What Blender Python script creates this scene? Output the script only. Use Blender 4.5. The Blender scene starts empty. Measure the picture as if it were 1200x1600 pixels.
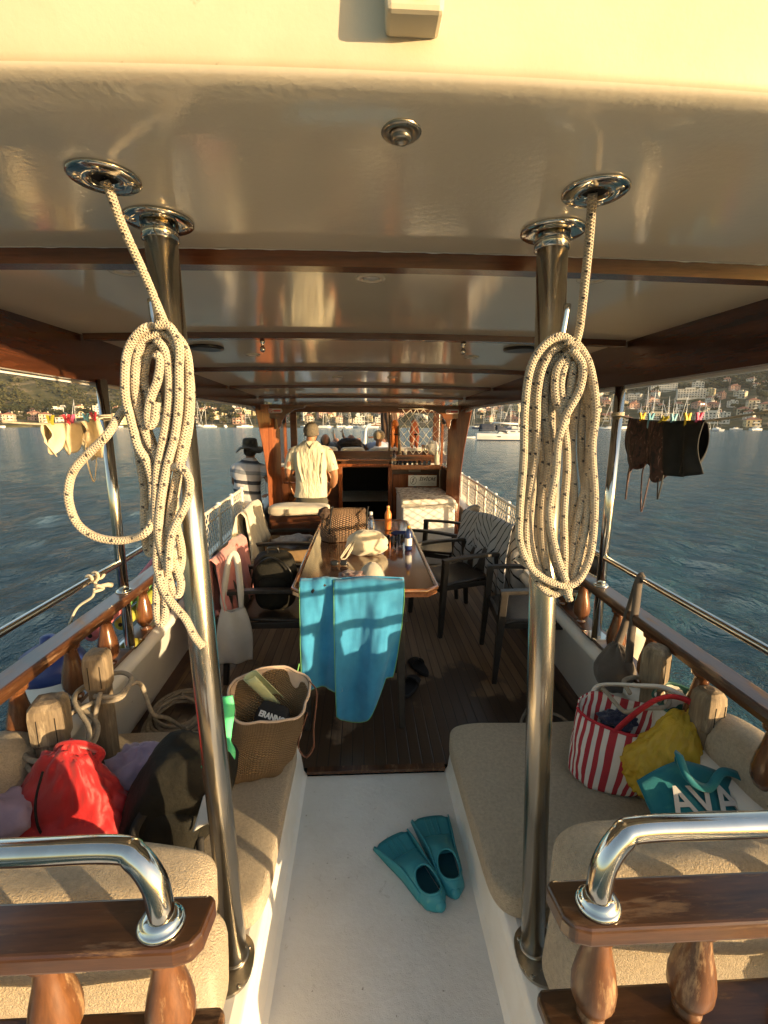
import bpy, bmesh, math, random
from mathutils import Vector, Matrix, noise
R = math.radians; PI = math.pi
random.seed(7)
sc = bpy.context.scene; col = sc.collection

# ---------------------------------------------------------------- camera
F = 718.0; PITCH = R(10.88); YAW = R(2.72); ROLL = R(.24); EYE = Vector((0, 0, 1.75))
cd = bpy.data.cameras.new('camera'); cam = bpy.data.objects.new('camera', cd); col.objects.link(cam)
cd.sensor_fit = 'VERTICAL'; cd.sensor_height = 36; cd.lens = F / 1600 * 36; cd.clip_start = .02; cd.clip_end = 12000
CM = Matrix.Rotation(-YAW, 4, 'Z') @ Matrix.Rotation(PI / 2 - PITCH, 4, 'X') @ Matrix.Rotation(ROLL, 4, 'Z')
cam.matrix_world = Matrix.Translation(EYE) @ CM
sc.camera = cam
C3 = CM.to_3x3()
def at(px, py, x=None, y=None, z=None):
    """measuring help: the point on the plane x=, y= or z= that a photo position looks at"""
    d = C3 @ Vector(((px - 600) / F, (800 - py) / F, -1))
    t = y / d.y if y is not None else ((z - EYE.z) / d.z if z is not None else x / d.x)
    return EYE + d * t

# ---------------------------------------------------------------- light
SUN_EL = R(4.5); SUN_AZ = R(124.0)      # azimuth clockwise from the bow (+Y): abaft the starboard beam
w = bpy.data.worlds.new('World'); sc.world = w; w.use_nodes = True
wn = w.node_tree.nodes; wl = w.node_tree.links
sky = wn.new('ShaderNodeTexSky'); sky.sky_type = 'NISHITA'; sky.sun_disc = False
sky.sun_elevation = SUN_EL; sky.sun_rotation = SUN_AZ; sky.air_density = 1.0; sky.dust_density = 1.8; sky.ozone_density = 1.1
bg = wn['Background']; wl.new(sky.outputs[0], bg.inputs[0]); bg.inputs[1].default_value = .15
sd = bpy.data.lights.new('sun', 'SUN'); sun = bpy.data.objects.new('sun', sd); col.objects.link(sun)
sd.energy = 3.0; sd.angle = R(.5); sd.color = (1, .74, .42)
sdir = Vector((math.sin(SUN_AZ) * math.cos(SUN_EL), math.cos(SUN_AZ) * math.cos(SUN_EL), math.sin(SUN_EL)))
sun.rotation_euler = sdir.to_track_quat('Z', 'Y').to_euler()
sc.view_settings.view_transform = 'Standard'; sc.view_settings.look = 'None'; sc.view_settings.gamma = 1
sc.view_settings.exposure = 1.95

# ---------------------------------------------------------------- mesh helpers
def V(*a): return Vector(a)
def lerp(a, b, t): return a + (b - a) * t
def interp(tab, x):
    if x <= tab[0][0]: return tab[0][1]
    for (a, b), (c, d) in zip(tab, tab[1:]):
        if x <= c: return b + (d - b) * (x - a) / (c - a)
    return tab[-1][1]
def nz(p, s=1.0, seed=0): return noise.noise(Vector((p[0] * s + seed * 7.3, p[1] * s - seed * 3.1, p[2] * s + seed * 1.7)))
def smooth_path(pts, n=8, closed=False):
    P = [Vector(p) for p in pts]; out = []; N = len(P)
    rng = N if closed else N - 1
    for i in range(rng):
        p0 = P[(i - 1) % N] if (closed or i > 0) else P[0] * 2 - P[1]
        p1 = P[i]; p2 = P[(i + 1) % N]
        p3 = P[(i + 2) % N] if (closed or i + 2 < N) else P[-1] * 2 - P[-2]
        for k in range(n):
            t = k / n
            out.append(.5 * ((2 * p1) + (p2 - p0) * t + (2 * p0 - 5 * p1 + 4 * p2 - p3) * t * t + (3 * p1 - p0 - 3 * p2 + p3) * t ** 3))
    if not closed: out.append(P[-1].copy())
    return out
class MB:
    def __init__(s): s.v = []; s.f = []; s.mi = []; s.sm = []; s.uv = {}
    def add(s, vs, fs, mi=0, smooth=True, uvs=None):
        o = len(s.v); s.v += [Vector(v) for v in vs]
        for k, f in enumerate(fs):
            if uvs: s.uv[len(s.f)] = uvs[k]
            s.f.append([i + o for i in f]); s.mi.append(mi); s.sm.append(smooth)
        return s
    def box(s, c, d, rot=None, mi=0, taper=1.0):
        c = Vector(c); hx, hy, hz = d[0] / 2, d[1] / 2, d[2] / 2; vs = []
        for z, q in ((-hz, 1), (hz, taper)):
            for x, y in ((-hx, -hy), (hx, -hy), (hx, hy), (-hx, hy)):
                p = Vector((x * q, y * q, z)); vs.append(c + (rot @ p if rot else p))
        return s.add(vs, [(3, 2, 1, 0), (4, 5, 6, 7), (0, 1, 5, 4), (1, 2, 6, 5), (2, 3, 7, 6), (3, 0, 4, 7)], mi, False)
    def bx(s, x0, x1, y0, y1, z0, z1, mi=0): return s.box(((x0 + x1) / 2, (y0 + y1) / 2, (z0 + z1) / 2), (x1 - x0, y1 - y0, z1 - z0), mi=mi)
    def tube(s, pts, r, seg=10, closed=False, cap=True, mi=0, uvs=1.0, flat=1.0):
        P = [Vector(p) for p in pts]; n = len(P); rr = r if isinstance(r, (list, tuple)) else [r] * n
        T = []
        for i in range(n):
            a = P[(i - 1) % n] if (closed or i) else P[0]; b = P[(i + 1) % n] if (closed or i < n - 1) else P[-1]
            t = (b - a); T.append(t.normalized() if t.length > 1e-9 else Vector((0, 0, 1)))
        up = Vector((0, 0, 1)) if abs(T[0].z) < .9 else Vector((0, 1, 0))
        nrm = (up - T[0] * up.dot(T[0])).normalized(); vs = []; L = 0; Ls = [0]
        for i in range(n):
            nrm = (nrm - T[i] * nrm.dot(T[i])).normalized(); b = T[i].cross(nrm)
            for k in range(seg):
                a = 2 * PI * k / seg; vs.append(P[i] + (nrm * math.cos(a) + b * math.sin(a) * flat) * rr[i])
            if i: L += (P[i] - P[i - 1]).length; Ls.append(L)
        fs = []; uv = []
        for i in range(n if closed else n - 1):
            j = (i + 1) % n
            for k in range(seg):
                k2 = (k + 1) % seg; fs.append((i * seg + k, i * seg + k2, j * seg + k2, j * seg + k))
                l1 = Ls[j] if j else L
                uv.append([(Ls[i] * uvs, k / seg), (Ls[i] * uvs, (k + 1) / seg), (l1 * uvs, (k + 1) / seg), (l1 * uvs, k / seg)])
        if cap and not closed:
            fs.append(tuple(range(seg - 1, -1, -1))); fs.append(tuple((n - 1) * seg + k for k in range(seg)))
            uv += [[(0, .1)] * seg] * 2
        return s.add(vs, fs, mi, True, uv)
    def lathe(s, prof, c=(0, 0, 0), seg=20, axis=None, mi=0, sx=1, sy=1, caps=True):
        c = Vector(c); q = Vector(axis).to_track_quat('Z', 'Y') if axis is not None else None; vs = []; n = len(prof)
        for r, z in prof:
            for k in range(seg):
                a = 2 * PI * k / seg; p = Vector((r * math.cos(a) * sx, r * math.sin(a) * sy, z)); vs.append(c + (q @ p if q else p))
        fs = [(i * seg + k, i * seg + (k + 1) % seg, (i + 1) * seg + (k + 1) % seg, (i + 1) * seg + k) for i in range(n - 1) for k in range(seg)]
        if caps: fs.append(tuple(range(seg - 1, -1, -1))); fs.append(tuple((n - 1) * seg + k for k in range(seg)))
        return s.add(vs, fs, mi, True)
    def ell(s, c, rad, rot=None, u=20, v=12, mi=0, fn=None, p=1.0):
        c = Vector(c); vs = []; sg = lambda x: math.copysign(abs(x) ** p, x)
        for i in range(v + 1):
            th = PI * i / v
            for k in range(u):
                a = 2 * PI * k / u; d = Vector((sg(math.sin(th)) * sg(math.cos(a)), sg(math.sin(th)) * sg(math.sin(a)), -sg(math.cos(th))))
                q = Vector((d.x * rad[0], d.y * rad[1], d.z * rad[2]))
                if fn: q = fn(q, d)
                vs.append(c + (rot @ q if rot else q))
        fs = [(i * u + k, i * u + (k + 1) % u, (i + 1) * u + (k + 1) % u, (i + 1) * u + k) for i in range(v) for k in range(u)]
        return s.add(vs, fs, mi, True)
    def grid(s, fn, nu, nv, cu=False, cv=False, mi=0, smooth=True, uv=True):
        vs = [fn(i / nu, j / nv) for i in range(nu + (0 if cu else 1)) for j in range(nv + (0 if cv else 1))]
        W = nv + (0 if cv else 1); H = nu + (0 if cu else 1); fs = []; us = []
        for i in range(nu):
            for j in range(nv):
                i2 = (i + 1) % H; j2 = (j + 1) % W; fs.append((i * W + j, i2 * W + j, i2 * W + j2, i * W + j2))
                us.append([(i / nu, j / nv), ((i + 1) / nu, j / nv), ((i + 1) / nu, (j + 1) / nv), (i / nu, (j + 1) / nv)])
        return s.add(vs, fs, mi, smooth, us if uv else None)
    def prism(s, poly, a, b, mi=0, smooth=False):
        """poly: list of points, extruded from offset vector a to offset vector b"""
        n = len(poly); a = Vector(a); b = Vector(b); vs = [Vector(p) + a for p in poly] + [Vector(p) + b for p in poly]
        fs = [tuple(range(n - 1, -1, -1)), tuple(range(n, 2 * n))] + [(i, (i + 1) % n, (i + 1) % n + n, i + n) for i in range(n)]
        return s.add(vs, fs, mi, smooth)
    def build(s, name, mats, parent=None, origin=None, bevel=0, sub=0, solid=0, remesh=0, fix=True, bseg=2, smoothit=0):
        if not isinstance(mats, (list, tuple)): mats = [mats]
        me = bpy.data.meshes.new(name)
        if parent is not None: o0 = WL[parent.name]
        elif origin is not None: o0 = Vector(origin)
        else:
            xs = [v.x for v in s.v]; ys = [v.y for v in s.v]
            o0 = Vector(((min(xs) + max(xs)) / 2, (min(ys) + max(ys)) / 2, min(v.z for v in s.v)))
        me.from_pydata([v - o0 for v in s.v], [], s.f)
        for m in mats: me.materials.append(m)
        me.polygons.foreach_set('material_index', s.mi); me.polygons.foreach_set('use_smooth', s.sm)
        if s.uv:
            lay = me.uv_layers.new(name='UVMap')
            for p in me.polygons:
                if p.index in s.uv:
                    for li, t in zip(p.loop_indices, s.uv[p.index]): lay.data[li].uv = t
        if fix:
            bm = bmesh.new(); bm.from_mesh(me); bmesh.ops.recalc_face_normals(bm, faces=bm.faces); bm.to_mesh(me); bm.free()
        o = bpy.data.objects.new(name, me); col.objects.link(o)
        if parent is not None: o.parent = parent; WL[o.name] = o0
        else: o.location = o0; WL[o.name] = o0
        if remesh:
            m = o.modifiers.new('r', 'REMESH'); m.mode = 'VOXEL'; m.voxel_size = remesh; m.use_smooth_shade = True
            k = o.modifiers.new('k', 'SMOOTH'); k.factor = .5; k.iterations = smoothit or 6
        if solid: m = o.modifiers.new('s', 'SOLIDIFY'); m.thickness = solid; m.offset = 0
        if bevel: m = o.modifiers.new('b', 'BEVEL'); m.width = bevel; m.segments = bseg; m.limit_method = 'ANGLE'; m.angle_limit = R(40)
        if sub: m = o.modifiers.new('u', 'SUBSURF'); m.levels = sub; m.render_levels = sub
        return o
WL = {}
def tag(o, label=None, cat=None, group=None, kind=None):
    if label: o['label'] = label
    if cat: o['category'] = cat
    if group: o['group'] = group
    if kind: o['kind'] = kind
    return o
def thing(name, loc, label, cat, group=None):
    o = bpy.data.objects.new(name, None); col.objects.link(o); o.location = loc; o.empty_display_size = .1
    WL[o.name] = Vector(loc); return tag(o, label, cat, group)
def copy_tree(o, parent=None):
    c = o.copy(); col.objects.link(c)
    if parent is not None: c.parent = parent
    for ch in [x for x in col.objects if x.parent == o]: copy_tree(ch, c)
    return c
def text_mesh(name, body, size, mat, parent, origin, xdir, updir, depth=.001, shear=0, bold=0, align='CENTER'):
    cu = bpy.data.curves.new(name, 'FONT'); cu.body = body; cu.size = size; cu.align_x = align; cu.align_y = 'CENTER'
    cu.extrude = depth; cu.shear = shear; cu.offset = bold; cu.resolution_u = 3
    t = bpy.data.objects.new(name + '_tmp', cu); col.objects.link(t)
    dg = bpy.context.evaluated_depsgraph_get(); me = bpy.data.meshes.new_from_object(t.evaluated_get(dg)); bpy.data.objects.remove(t)
    X = Vector(xdir).normalized(); Y = Vector(updir).normalized(); Z = X.cross(Y)
    m = Matrix((X, Y, Z)).transposed().to_4x4(); m.translation = Vector(origin) - WL[parent.name]
    me.transform(m); me.materials.clear(); me.materials.append(mat)
    o = bpy.data.objects.new(name, me); col.objects.link(o); o.parent = parent; WL[o.name] = WL[parent.name]; return o

# ---------------------------------------------------------------- materials
def new_mat(name):
    m = bpy.data.materials.new(name); m.use_nodes = True; nt = m.node_tree; b = nt.nodes['Principled BSDF']
    return m, nt, b
class NB:
    def __init__(s, nt): s.nt = nt
    def n(s, t, props=None, **inp):
        x = s.nt.nodes.new('ShaderNode' + t)
        for k, v in (props or {}).items(): setattr(x, k, v)
        for k, v in inp.items():
            k2 = int(k[1:]) if k[0] == '_' else k.replace('_', ' ')
            if hasattr(v, 'is_output') or isinstance(v, bpy.types.NodeSocket): s.nt.links.new(v, x.inputs[k2])
            else: x.inputs[k2].default_value = v
        return x
    def ramp(s, fac, stops, interp='LINEAR'):
        x = s.nt.nodes.new('ShaderNodeValToRGB'); x.color_ramp.interpolation = interp
        e = x.color_ramp.elements
        while len(e) < len(stops): e.new(.5)
        for el, (p, c) in zip(e, stops): el.position = p; el.color = (*c, 1) if len(c) == 3 else c
        s.nt.links.new(fac, x.inputs[0]); return x.outputs[0]
    def math(s, op, a, b=0.0, c=0.0):
        x = s.nt.nodes.new('ShaderNodeMath'); x.operation = op
        for i, v in enumerate((a, b, c)):
            if isinstance(v, bpy.types.NodeSocket): s.nt.links.new(v, x.inputs[i])
            else: x.inputs[i].default_value = v
        return x.outputs[0]
    def mix(s, fac, a, b, mode='MIX'):
        x = s.nt.nodes.new('ShaderNodeMix'); x.data_type = 'RGBA'; x.blend_type = mode
        for i, v in ((0, fac), (6, a), (7, b)):
            if isinstance(v, bpy.types.NodeSocket): s.nt.links.new(v, x.inputs[i])
            else: x.inputs[i].default_value = (v if i == 0 else ((*v, 1) if len(v) == 3 else v))
        return x.outputs[2]
    def bump(s, h, strength=.3, dist=.01, normal=None):
        x = s.nt.nodes.new('ShaderNodeBump'); x.inputs['Strength'].default_value = strength; x.inputs['Distance'].default_value = dist
        s.nt.links.new(h, x.inputs['Height'])
        if normal is not None: s.nt.links.new(normal, x.inputs['Normal'])
        return x.outputs[0]
    def obj(s): return s.nt.nodes.new('ShaderNodeTexCoord').outputs['Object']
    def uvc(s): return s.nt.nodes.new('ShaderNodeTexCoord').outputs['UV']
    def link(s, a, b): s.nt.links.new(a, b)
def pbr(name, c1, c2=None, ns=6, rough=.5, metal=0, bump=0, bs=60, bd=.004, st=(1, 1, 1), thr=(.35, .65), coat=0, rvar=0, spec=.5, sheen=0, trans=0, ior=1.45, sss=0, spots=None):
    m, nt, b = new_mat(name); k = NB(nt)
    b.inputs['Roughness'].default_value = rough; b.inputs['Metallic'].default_value = metal
    b.inputs['Coat Weight'].default_value = coat; b.inputs['Coat Roughness'].default_value = .08
    b.inputs['Specular IOR Level'].default_value = spec; b.inputs['Sheen Weight'].default_value = sheen
    b.inputs['Transmission Weight'].default_value = trans; b.inputs['IOR'].default_value = ior
    if sss: b.inputs['Subsurface Weight'].default_value = sss; b.inputs['Subsurface Radius'].default_value = (.02, .008, .004)
    b.inputs['Base Color'].default_value = (*c1, 1)
    mp = k.n('Mapping', Vector=k.obj(), Scale=st).outputs[0]
    if c2 is not None:
        t = k.n('TexNoise', Vector=mp, Scale=ns, Detail=6.0, Roughness=.6)
        cc = k.ramp(t.outputs[0], [(thr[0], c1), (thr[1], c2)])
        if spots:
            t2 = k.n('TexNoise', Vector=k.obj(), Scale=spots[1], Detail=4.0, Roughness=.65)
            cc = k.mix(k.ramp(t2.outputs[0], [(spots[2], (0, 0, 0)), (spots[2] + .06, (1, 1, 1))]), cc, spots[0])
        k.link(cc, b.inputs['Base Color'])
        if rvar: k.link(k.math('MULTIPLY_ADD', t.outputs[0], rvar, rough - rvar / 2), b.inputs['Roughness'])
    if bump:
        t = k.n('TexNoise', Vector=mp, Scale=bs, Detail=5.0, Roughness=.6)
        k.link(k.bump(t.outputs[0], bump, bd), b.inputs['Normal'])
    return m
def wood(name, dark, light, axis='x', rough=.3, coat=.3, ring=14, worn=0, wornc=(.35, .22, .12), bump=.15):
    m, nt, b = new_mat(name); k = NB(nt)
    s = {'x': (.09, 1, 1), 'y': (1, .09, 1), 'z': (1, 1, .09)}[axis]
    mp = k.n('Mapping', Vector=k.obj(), Scale=s).outputs[0]
    n1 = k.n('TexNoise', Vector=mp, Scale=float(ring), Detail=5.0, Roughness=.65, Distortion=.6)
    n2 = k.n('TexNoise', Vector=mp, Scale=float(ring * 9), Detail=3.0, Roughness=.7)
    f = k.math('ADD', k.math('MULTIPLY', n1.outputs[0], .7), k.math('MULTIPLY', n2.outputs[0], .3))
    c = k.ramp(f, [(.36, dark), (.5, tuple((a + q) / 2 for a, q in zip(dark, light))), (.62, light)])
    if worn:
        n3 = k.n('TexNoise', Vector=k.n('Mapping', Vector=k.obj(), Scale=tuple(.16 if q < 1 else 1 for q in s)).outputs[0], Scale=24.0, Detail=9.0, Roughness=.78)
        wf = k.ramp(n3.outputs[0], [(.56 - worn * .1, (0, 0, 0)), (.66 - worn * .1, (1, 1, 1))])
        c = k.mix(wf, c, wornc)
        k.link(k.math('MULTIPLY_ADD', wf, .4, rough), b.inputs['Roughness'])
        k.link(k.math('MULTIPLY_ADD', wf, -coat, coat), b.inputs['Coat Weight'])
    else:
        b.inputs['Roughness'].default_value = rough; b.inputs['Coat Weight'].default_value = coat
    b.inputs['Coat Roughness'].default_value = .12
    k.link(c, b.inputs['Base Color'])
    k.link(k.bump(f, bump, .002), b.inputs['Normal'])
    return m
MT = {}
def mk_materials():
    MT['gel'] = pbr('white_gelcoat', (.72, .70, .65), (.62, .59, .53), 3, .38, bump=.08, bs=90, thr=(.3, .75), spots=((.33, .29, .23), 26, .70))
    MT['white'] = pbr('white_paint', (.76, .74, .70), (.66, .63, .57), 4, .35, bump=.05, bs=60)
    # nonskid floor: sandy white paint with scuffs
    m, nt, b = new_mat('nonskid_paint'); k = NB(nt)
    n1 = k.n('TexNoise', Vector=k.obj(), Scale=5.0, Detail=8.0, Roughness=.7); n2 = k.n('TexNoise', Vector=k.obj(), Scale=55.0, Detail=3.0)
    n3 = k.n('TexNoise', Vector=k.obj(), Scale=19.0, Detail=5.0, Roughness=.75, Distortion=1.2); n4 = k.n('TexNoise', Vector=k.obj(), Scale=420.0, Detail=2.0)
    c = k.ramp(n1.outputs[0], [(.3, (.60, .575, .54)), (.7, (.70, .68, .65))])
    c = k.mix(k.ramp(n3.outputs[0], [(.62, (0, 0, 0)), (.74, (1, 1, 1))]), c, (.45, .42, .38))
    c = k.mix(k.ramp(n2.outputs[0], [(.71, (0, 0, 0)), (.76, (1, 1, 1))]), c, (.22, .19, .15))
    k.link(c, b.inputs['Base Color']); b.inputs['Roughness'].default_value = .55
    k.link(k.bump(k.math('ADD', k.math('MULTIPLY', n4.outputs[0], .8), n2.outputs[0]), .6, .003), b.inputs['Normal'])
    MT['nonskid'] = m
    # roof underside: glossy cream paint, orange-peel near the stern
    m, nt, b = new_mat('ceiling_gloss'); k = NB(nt)
    n1 = k.n('TexNoise', Vector=k.obj(), Scale=2.0, Detail=4.0); n2 = k.n('TexNoise', Vector=k.obj(), Scale=70.0, Detail=4.0, Roughness=.6)
    n3 = k.n('TexNoise', Vector=k.obj(), Scale=4.0, Detail=2.0)
    k.link(k.ramp(n1.outputs[0], [(.3, (.66, .585, .45)), (.7, (.72, .645, .50))]), b.inputs['Base Color'])
    b.inputs['Roughness'].default_value = .09; b.inputs['Specular IOR Level'].default_value = .75
    sy = k.n('SeparateXYZ', Vector=k.obj()).outputs['Y']
    grain = k.n('MapRange', Value=sy, From_Min=-2.1, From_Max=-1.4, To_Min=.14, To_Max=.03).outputs[0]
    bp = k.n('Bump', Strength=grain, Distance=.004, Height=k.math('ADD', n2.outputs[0], k.math('MULTIPLY', n3.outputs[0], 3.0)))
    k.link(bp.outputs[0], b.inputs['Normal']); MT['ceil'] = m
    MT['roofskin'] = pbr('roof_paint', (.54, .475, .34), (.47, .41, .28), 5, .5, bump=.10, bs=140, bd=.003, spots=((.40, .33, .22), 22, .69))
    MT['steel'] = pbr('stainless', (.62, .60, .56), (.50, .48, .43), 9, .11, 1.0, bump=.02, bs=30, rvar=.10, st=(1, 1, .3))
    MT['steelworn'] = pbr('stainless_worn', (.68, .64, .56), (.48, .43, .34), 14, .22, 1.0, bump=.04, bs=50, rvar=.16, st=(1, 1, .12))
    MT['steeldark'] = pbr('steel_tarnished', (.42, .39, .33), (.26, .23, .19), 18, .3, 1.0, bump=.05, bs=40, rvar=.2)
    MT['teakx'] = wood('varnished_mahogany_x', (.062, .019, .007), (.165, .052, .018), 'x', .25, .4)
    MT['teaky'] = wood('varnished_mahogany_y', (.040, .013, .006), (.105, .034, .013), 'y', .25, .4)
    MT['teakz'] = wood('varnished_mahogany_z', (.12, .03, .009), (.29, .085, .024), 'z', .25, .5)
    MT['cabin'] = wood('cabin_mahogany', (.038, .012, .005), (.10, .034, .013), 'x', .3, .35)
    MT['railx'] = wood('weathered_rail_x', (.026, .010, .004), (.085, .035, .012), 'x', .3, .35, 14, .12, (.15, .08, .035), .35)
    MT['raily'] = wood('weathered_rail_y', (.032, .012, .005), (.095, .038, .015), 'y', .3, .3, 12, .2, (.20, .115, .06), .3)
    MT['balu'] = wood('baluster_wood', (.06, .023, .008), (.17, .068, .024), 'z', .38, .22, 14, .2, (.33, .20, .10), .35)
    MT['balu2'] = wood('baluster_varnished', (.07, .026, .011), (.19, .075, .03), 'z', .22, .6, 12)
    MT['post'] = wood('grey_oak_post', (.09, .065, .042), (.25, .185, .115), 'z', .8, 0, 16, .3, (.32, .25, .165), .9)
    # teak deck with caulked seams and damp patches
    m, nt, b = new_mat('teak_deck'); k = NB(nt); o = k.obj(); sp = k.n('SeparateXYZ', Vector=o)
    pw = .062; fx = k.math('DIVIDE', sp.outputs['X'], pw); idx = k.math('FLOOR', fx); fr = k.math('FRACT', fx)
    seam = k.ramp(fr, [(.0, (1, 1, 1)), (.07, (0, 0, 0)), (.93, (0, 0, 0)), (1., (1, 1, 1))])
    wn_ = k.n('TexWhiteNoise', {'noise_dimensions': '1D'}, W=idx)
    n1 = k.n('TexNoise', Vector=k.n('Mapping', Vector=o, Scale=(1, .06, 1)).outputs[0], Scale=60.0, Detail=5.0)
    c = k.ramp(k.math('ADD', k.math('MULTIPLY', n1.outputs[0], .6), k.math('MULTIPLY', wn_.outputs[0], .4)), [(.25, (.125, .078, .044)), (.75, (.235, .155, .09))])
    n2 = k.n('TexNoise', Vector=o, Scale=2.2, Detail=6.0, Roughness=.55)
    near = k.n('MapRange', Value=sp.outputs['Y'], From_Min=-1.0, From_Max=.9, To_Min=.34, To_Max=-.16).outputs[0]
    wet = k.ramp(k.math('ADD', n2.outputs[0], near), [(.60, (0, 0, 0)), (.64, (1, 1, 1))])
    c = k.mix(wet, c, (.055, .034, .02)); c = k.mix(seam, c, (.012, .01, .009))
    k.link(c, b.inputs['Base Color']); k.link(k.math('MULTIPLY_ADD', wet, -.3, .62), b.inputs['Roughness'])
    k.link(k.bump(k.math('SUBTRACT', n1.outputs[0], k.math('MULTIPLY', seam, 2.0)), .25, .003), b.inputs['Normal']); MT['deck'] = m
    # table: varnished boards
    MT['table'] = wood('table_varnish', (.085, .03, .010), (.17, .062, .021), 'y', .12, .9, 7, bump=.04)
    MT['tablerim'] = wood('table_rim', (.16, .06, .025), (.30, .13, .055), 'y', .2, .8, 12)
    # terry towelling cushions
    MT['terry'] = pbr('beige_terry', (.50, .385, .245), (.66, .53, .36), 85, .95, bump=1, bs=230, bd=.022, sheen=.35, thr=(.34, .66), spec=.1)
    MT['terry2'] = pbr('pale_terry', (.52, .44, .33), (.60, .52, .40), 10, .95, bump=.9, bs=300, bd=.006, sheen=.3, spec=.1)
    # braided rope with paired dark flecks (u metres along, v round)
    m, nt, b = new_mat('flecked_rope'); k = NB(nt); sp = k.n('SeparateXYZ', Vector=k.uvc())
    u, v = sp.outputs['X'], sp.outputs['Y']
    a1 = k.math('SINE', k.math('ADD', k.math('MULTIPLY', u, 1000.0), k.math('MULTIPLY', v, 2 * PI * 5)))
    a2 = k.math('SINE', k.math('SUBTRACT', k.math('MULTIPLY', u, 1000.0), k.math('MULTIPLY', v, 2 * PI * 5)))
    br = k.math('MAXIMUM', a1, a2)
    v4 = k.math('MULTIPLY', v, 3.0); par = k.math('MULTIPLY', k.math('FLOOR', v4), .37)
    ph = k.math('FRACT', k.math('ADD', k.math('MULTIPLY', u, 20.0), par)); pv = k.math('FRACT', v4)
    sl = k.math('FRACT', k.math('ADD', k.math('MULTIPLY', ph, 5.0), pv))
    f1 = k.math('MULTIPLY', k.math('LESS_THAN', ph, .16), k.math('COMPARE', pv, .5, .20))
    fl = k.math('MULTIPLY', f1, k.math('GREATER_THAN', sl, .30))
    n1 = k.n('TexNoise', Vector=k.obj(), Scale=60.0, Detail=4.0)
    c = k.ramp(n1.outputs[0], [(.3, (.52, .42, .29)), (.7, (.66, .56, .41))])
    c = k.mix(k.math('MULTIPLY', k.math('LESS_THAN', br, .0), .35), c, (.25, .18, .10)); c = k.mix(fl, c, (.025, .018, .014))
    k.link(c, b.inputs['Base Color']); b.inputs['Roughness'].default_value = .85; b.inputs['Sheen Weight'].default_value = .3
    k.link(k.bump(k.math('ADD', br, k.math('MULTIPLY', n1.outputs[0], .6)), .9, .003), b.inputs['Normal']); MT['rope'] = m
    MT['cord'] = pbr('pale_cord', (.42, .36, .27), (.55, .48, .37), 40, .9, bump=.7, bs=260, bd=.004)
    MT['greyrope'] = pbr('grey_rope', (.22, .18, .135), (.33, .28, .21), 40, .9, bump=.7, bs=260, bd=.004)
    MT['net'] = pbr('white_net_cord', (.62, .56, .45), (.70, .64, .53), 30, .8)
    # woven plastic rattan
    m, nt, b = new_mat('dark_rattan'); k = NB(nt); o = k.obj()
    ck = k.n('TexChecker', Vector=o, Scale=70.0); wv = k.n('TexNoise', Vector=o, Scale=30.0)
    k.link(k.ramp(wv.outputs[0], [(.3, (.020, .016, .013)), (.7, (.040, .033, .027))]), b.inputs['Base Color'])
    b.inputs['Roughness'].default_value = .42; k.link(k.bump(ck.outputs['Fac'], .7, .004), b.inputs['Normal']); MT['rattan'] = m
    MT['chairplastic'] = pbr('dark_chair_plastic', (.022, .018, .015), (.035, .029, .024), 20, .4, bump=.1, bs=90)
    MT['black'] = pbr('black_fabric', (.010, .009, .009), (.02, .018, .017), 20, .8, bump=.4, bs=180)
    MT['blackgloss'] = pbr('black_plastic', (.012, .012, .012), rough=.3)
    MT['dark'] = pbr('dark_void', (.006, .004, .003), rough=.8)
    MT['glass'] = pbr('clear_glass', (.9, .92, .92), rough=.03, trans=1.0)
mk_materials()
# ================================================================ THE BOAT
HW = [(.0, 1.28), (.6, 1.31), (2.5, 1.335), (3.3, 1.37), (5, 1.45), (6, 1.51), (7.6, 1.56), (8.8, 1.45), (10, 1.15), (11.2, .62), (12, .06)]
CX = .03
def hw(y): return interp(HW, y)
def side(y, s, d=0): return CX + s * (hw(y) + d)
boat = thing('tour_boat', (0, 3, 0), 'wooden day cruise boat with white roof, varnished mahogany cabin and teak deck', 'boat')
def frange(a, b, n): return [a + (b - a) * i / n for i in range(n + 1)]

# hull with bulwarks
m = MB()
prof = [(.03, -.02), (.02, .03), (-.035, .40), (-.075, .445), (-.085, .475), (-.07, .50), (-.03, .508), (.10, .50), (.12, .42), (.10, .1), (.02, -.7), (-.14, -1.4)]
ys = frange(.62, 12, 46)
for s in (-1, 1):
    m.grid(lambda u, v: V(side(ys[int(round(u * 46))], s, prof[int(round(v * 11))][0]), ys[int(round(u * 46))], prof[int(round(v * 11))][1] + max(0, ys[int(round(u * 46))] - 6) * .055 * (1 if prof[int(round(v * 11))][1] > .3 else 0)), 46, 11)
for s in (-1, 1):   # quarter bulwark under the stern rail
    xa, xb = sorted((CX + s * (.55 if s > 0 else .47), side(.66, s, .1))); m.bx(xa, xb, .64, .80, .10, .16)
m.bx(-1.2, 1.26, .60, .66, -1.35, -.06)
hull = m.build('hull', MT['gel'], boat)
for s in (-1, 1):
    m = MB(); yy = frange(.62, 3.26, 14)
    m.grid(lambda u, v: (lambda y, q: V(side(y, s, (-.028, .085, .085, -.028, -.028)[q]), y, (.528, .528, .50, .50, .528)[q]))(yy[int(round(u * 14))], int(round(v * 4))), 14, 4, smooth=False)
    m.build('gunwale_plank', MT['raily'], hull)
    m = MB(); ya = frange(3.262, 8.4, 24)      # white toe strip along the wide side decks
    m.grid(lambda u, v: (lambda y, q: V(side(y, s, (-.05, .10, .10, -.05, -.05)[q]), y, (.535, .535, .50, .50, .535)[q]))(ya[int(round(u * 24))], int(round(v * 4))), 24, 4, smooth=False)
    m.build('cap_strip', MT['white'], hull)

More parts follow.
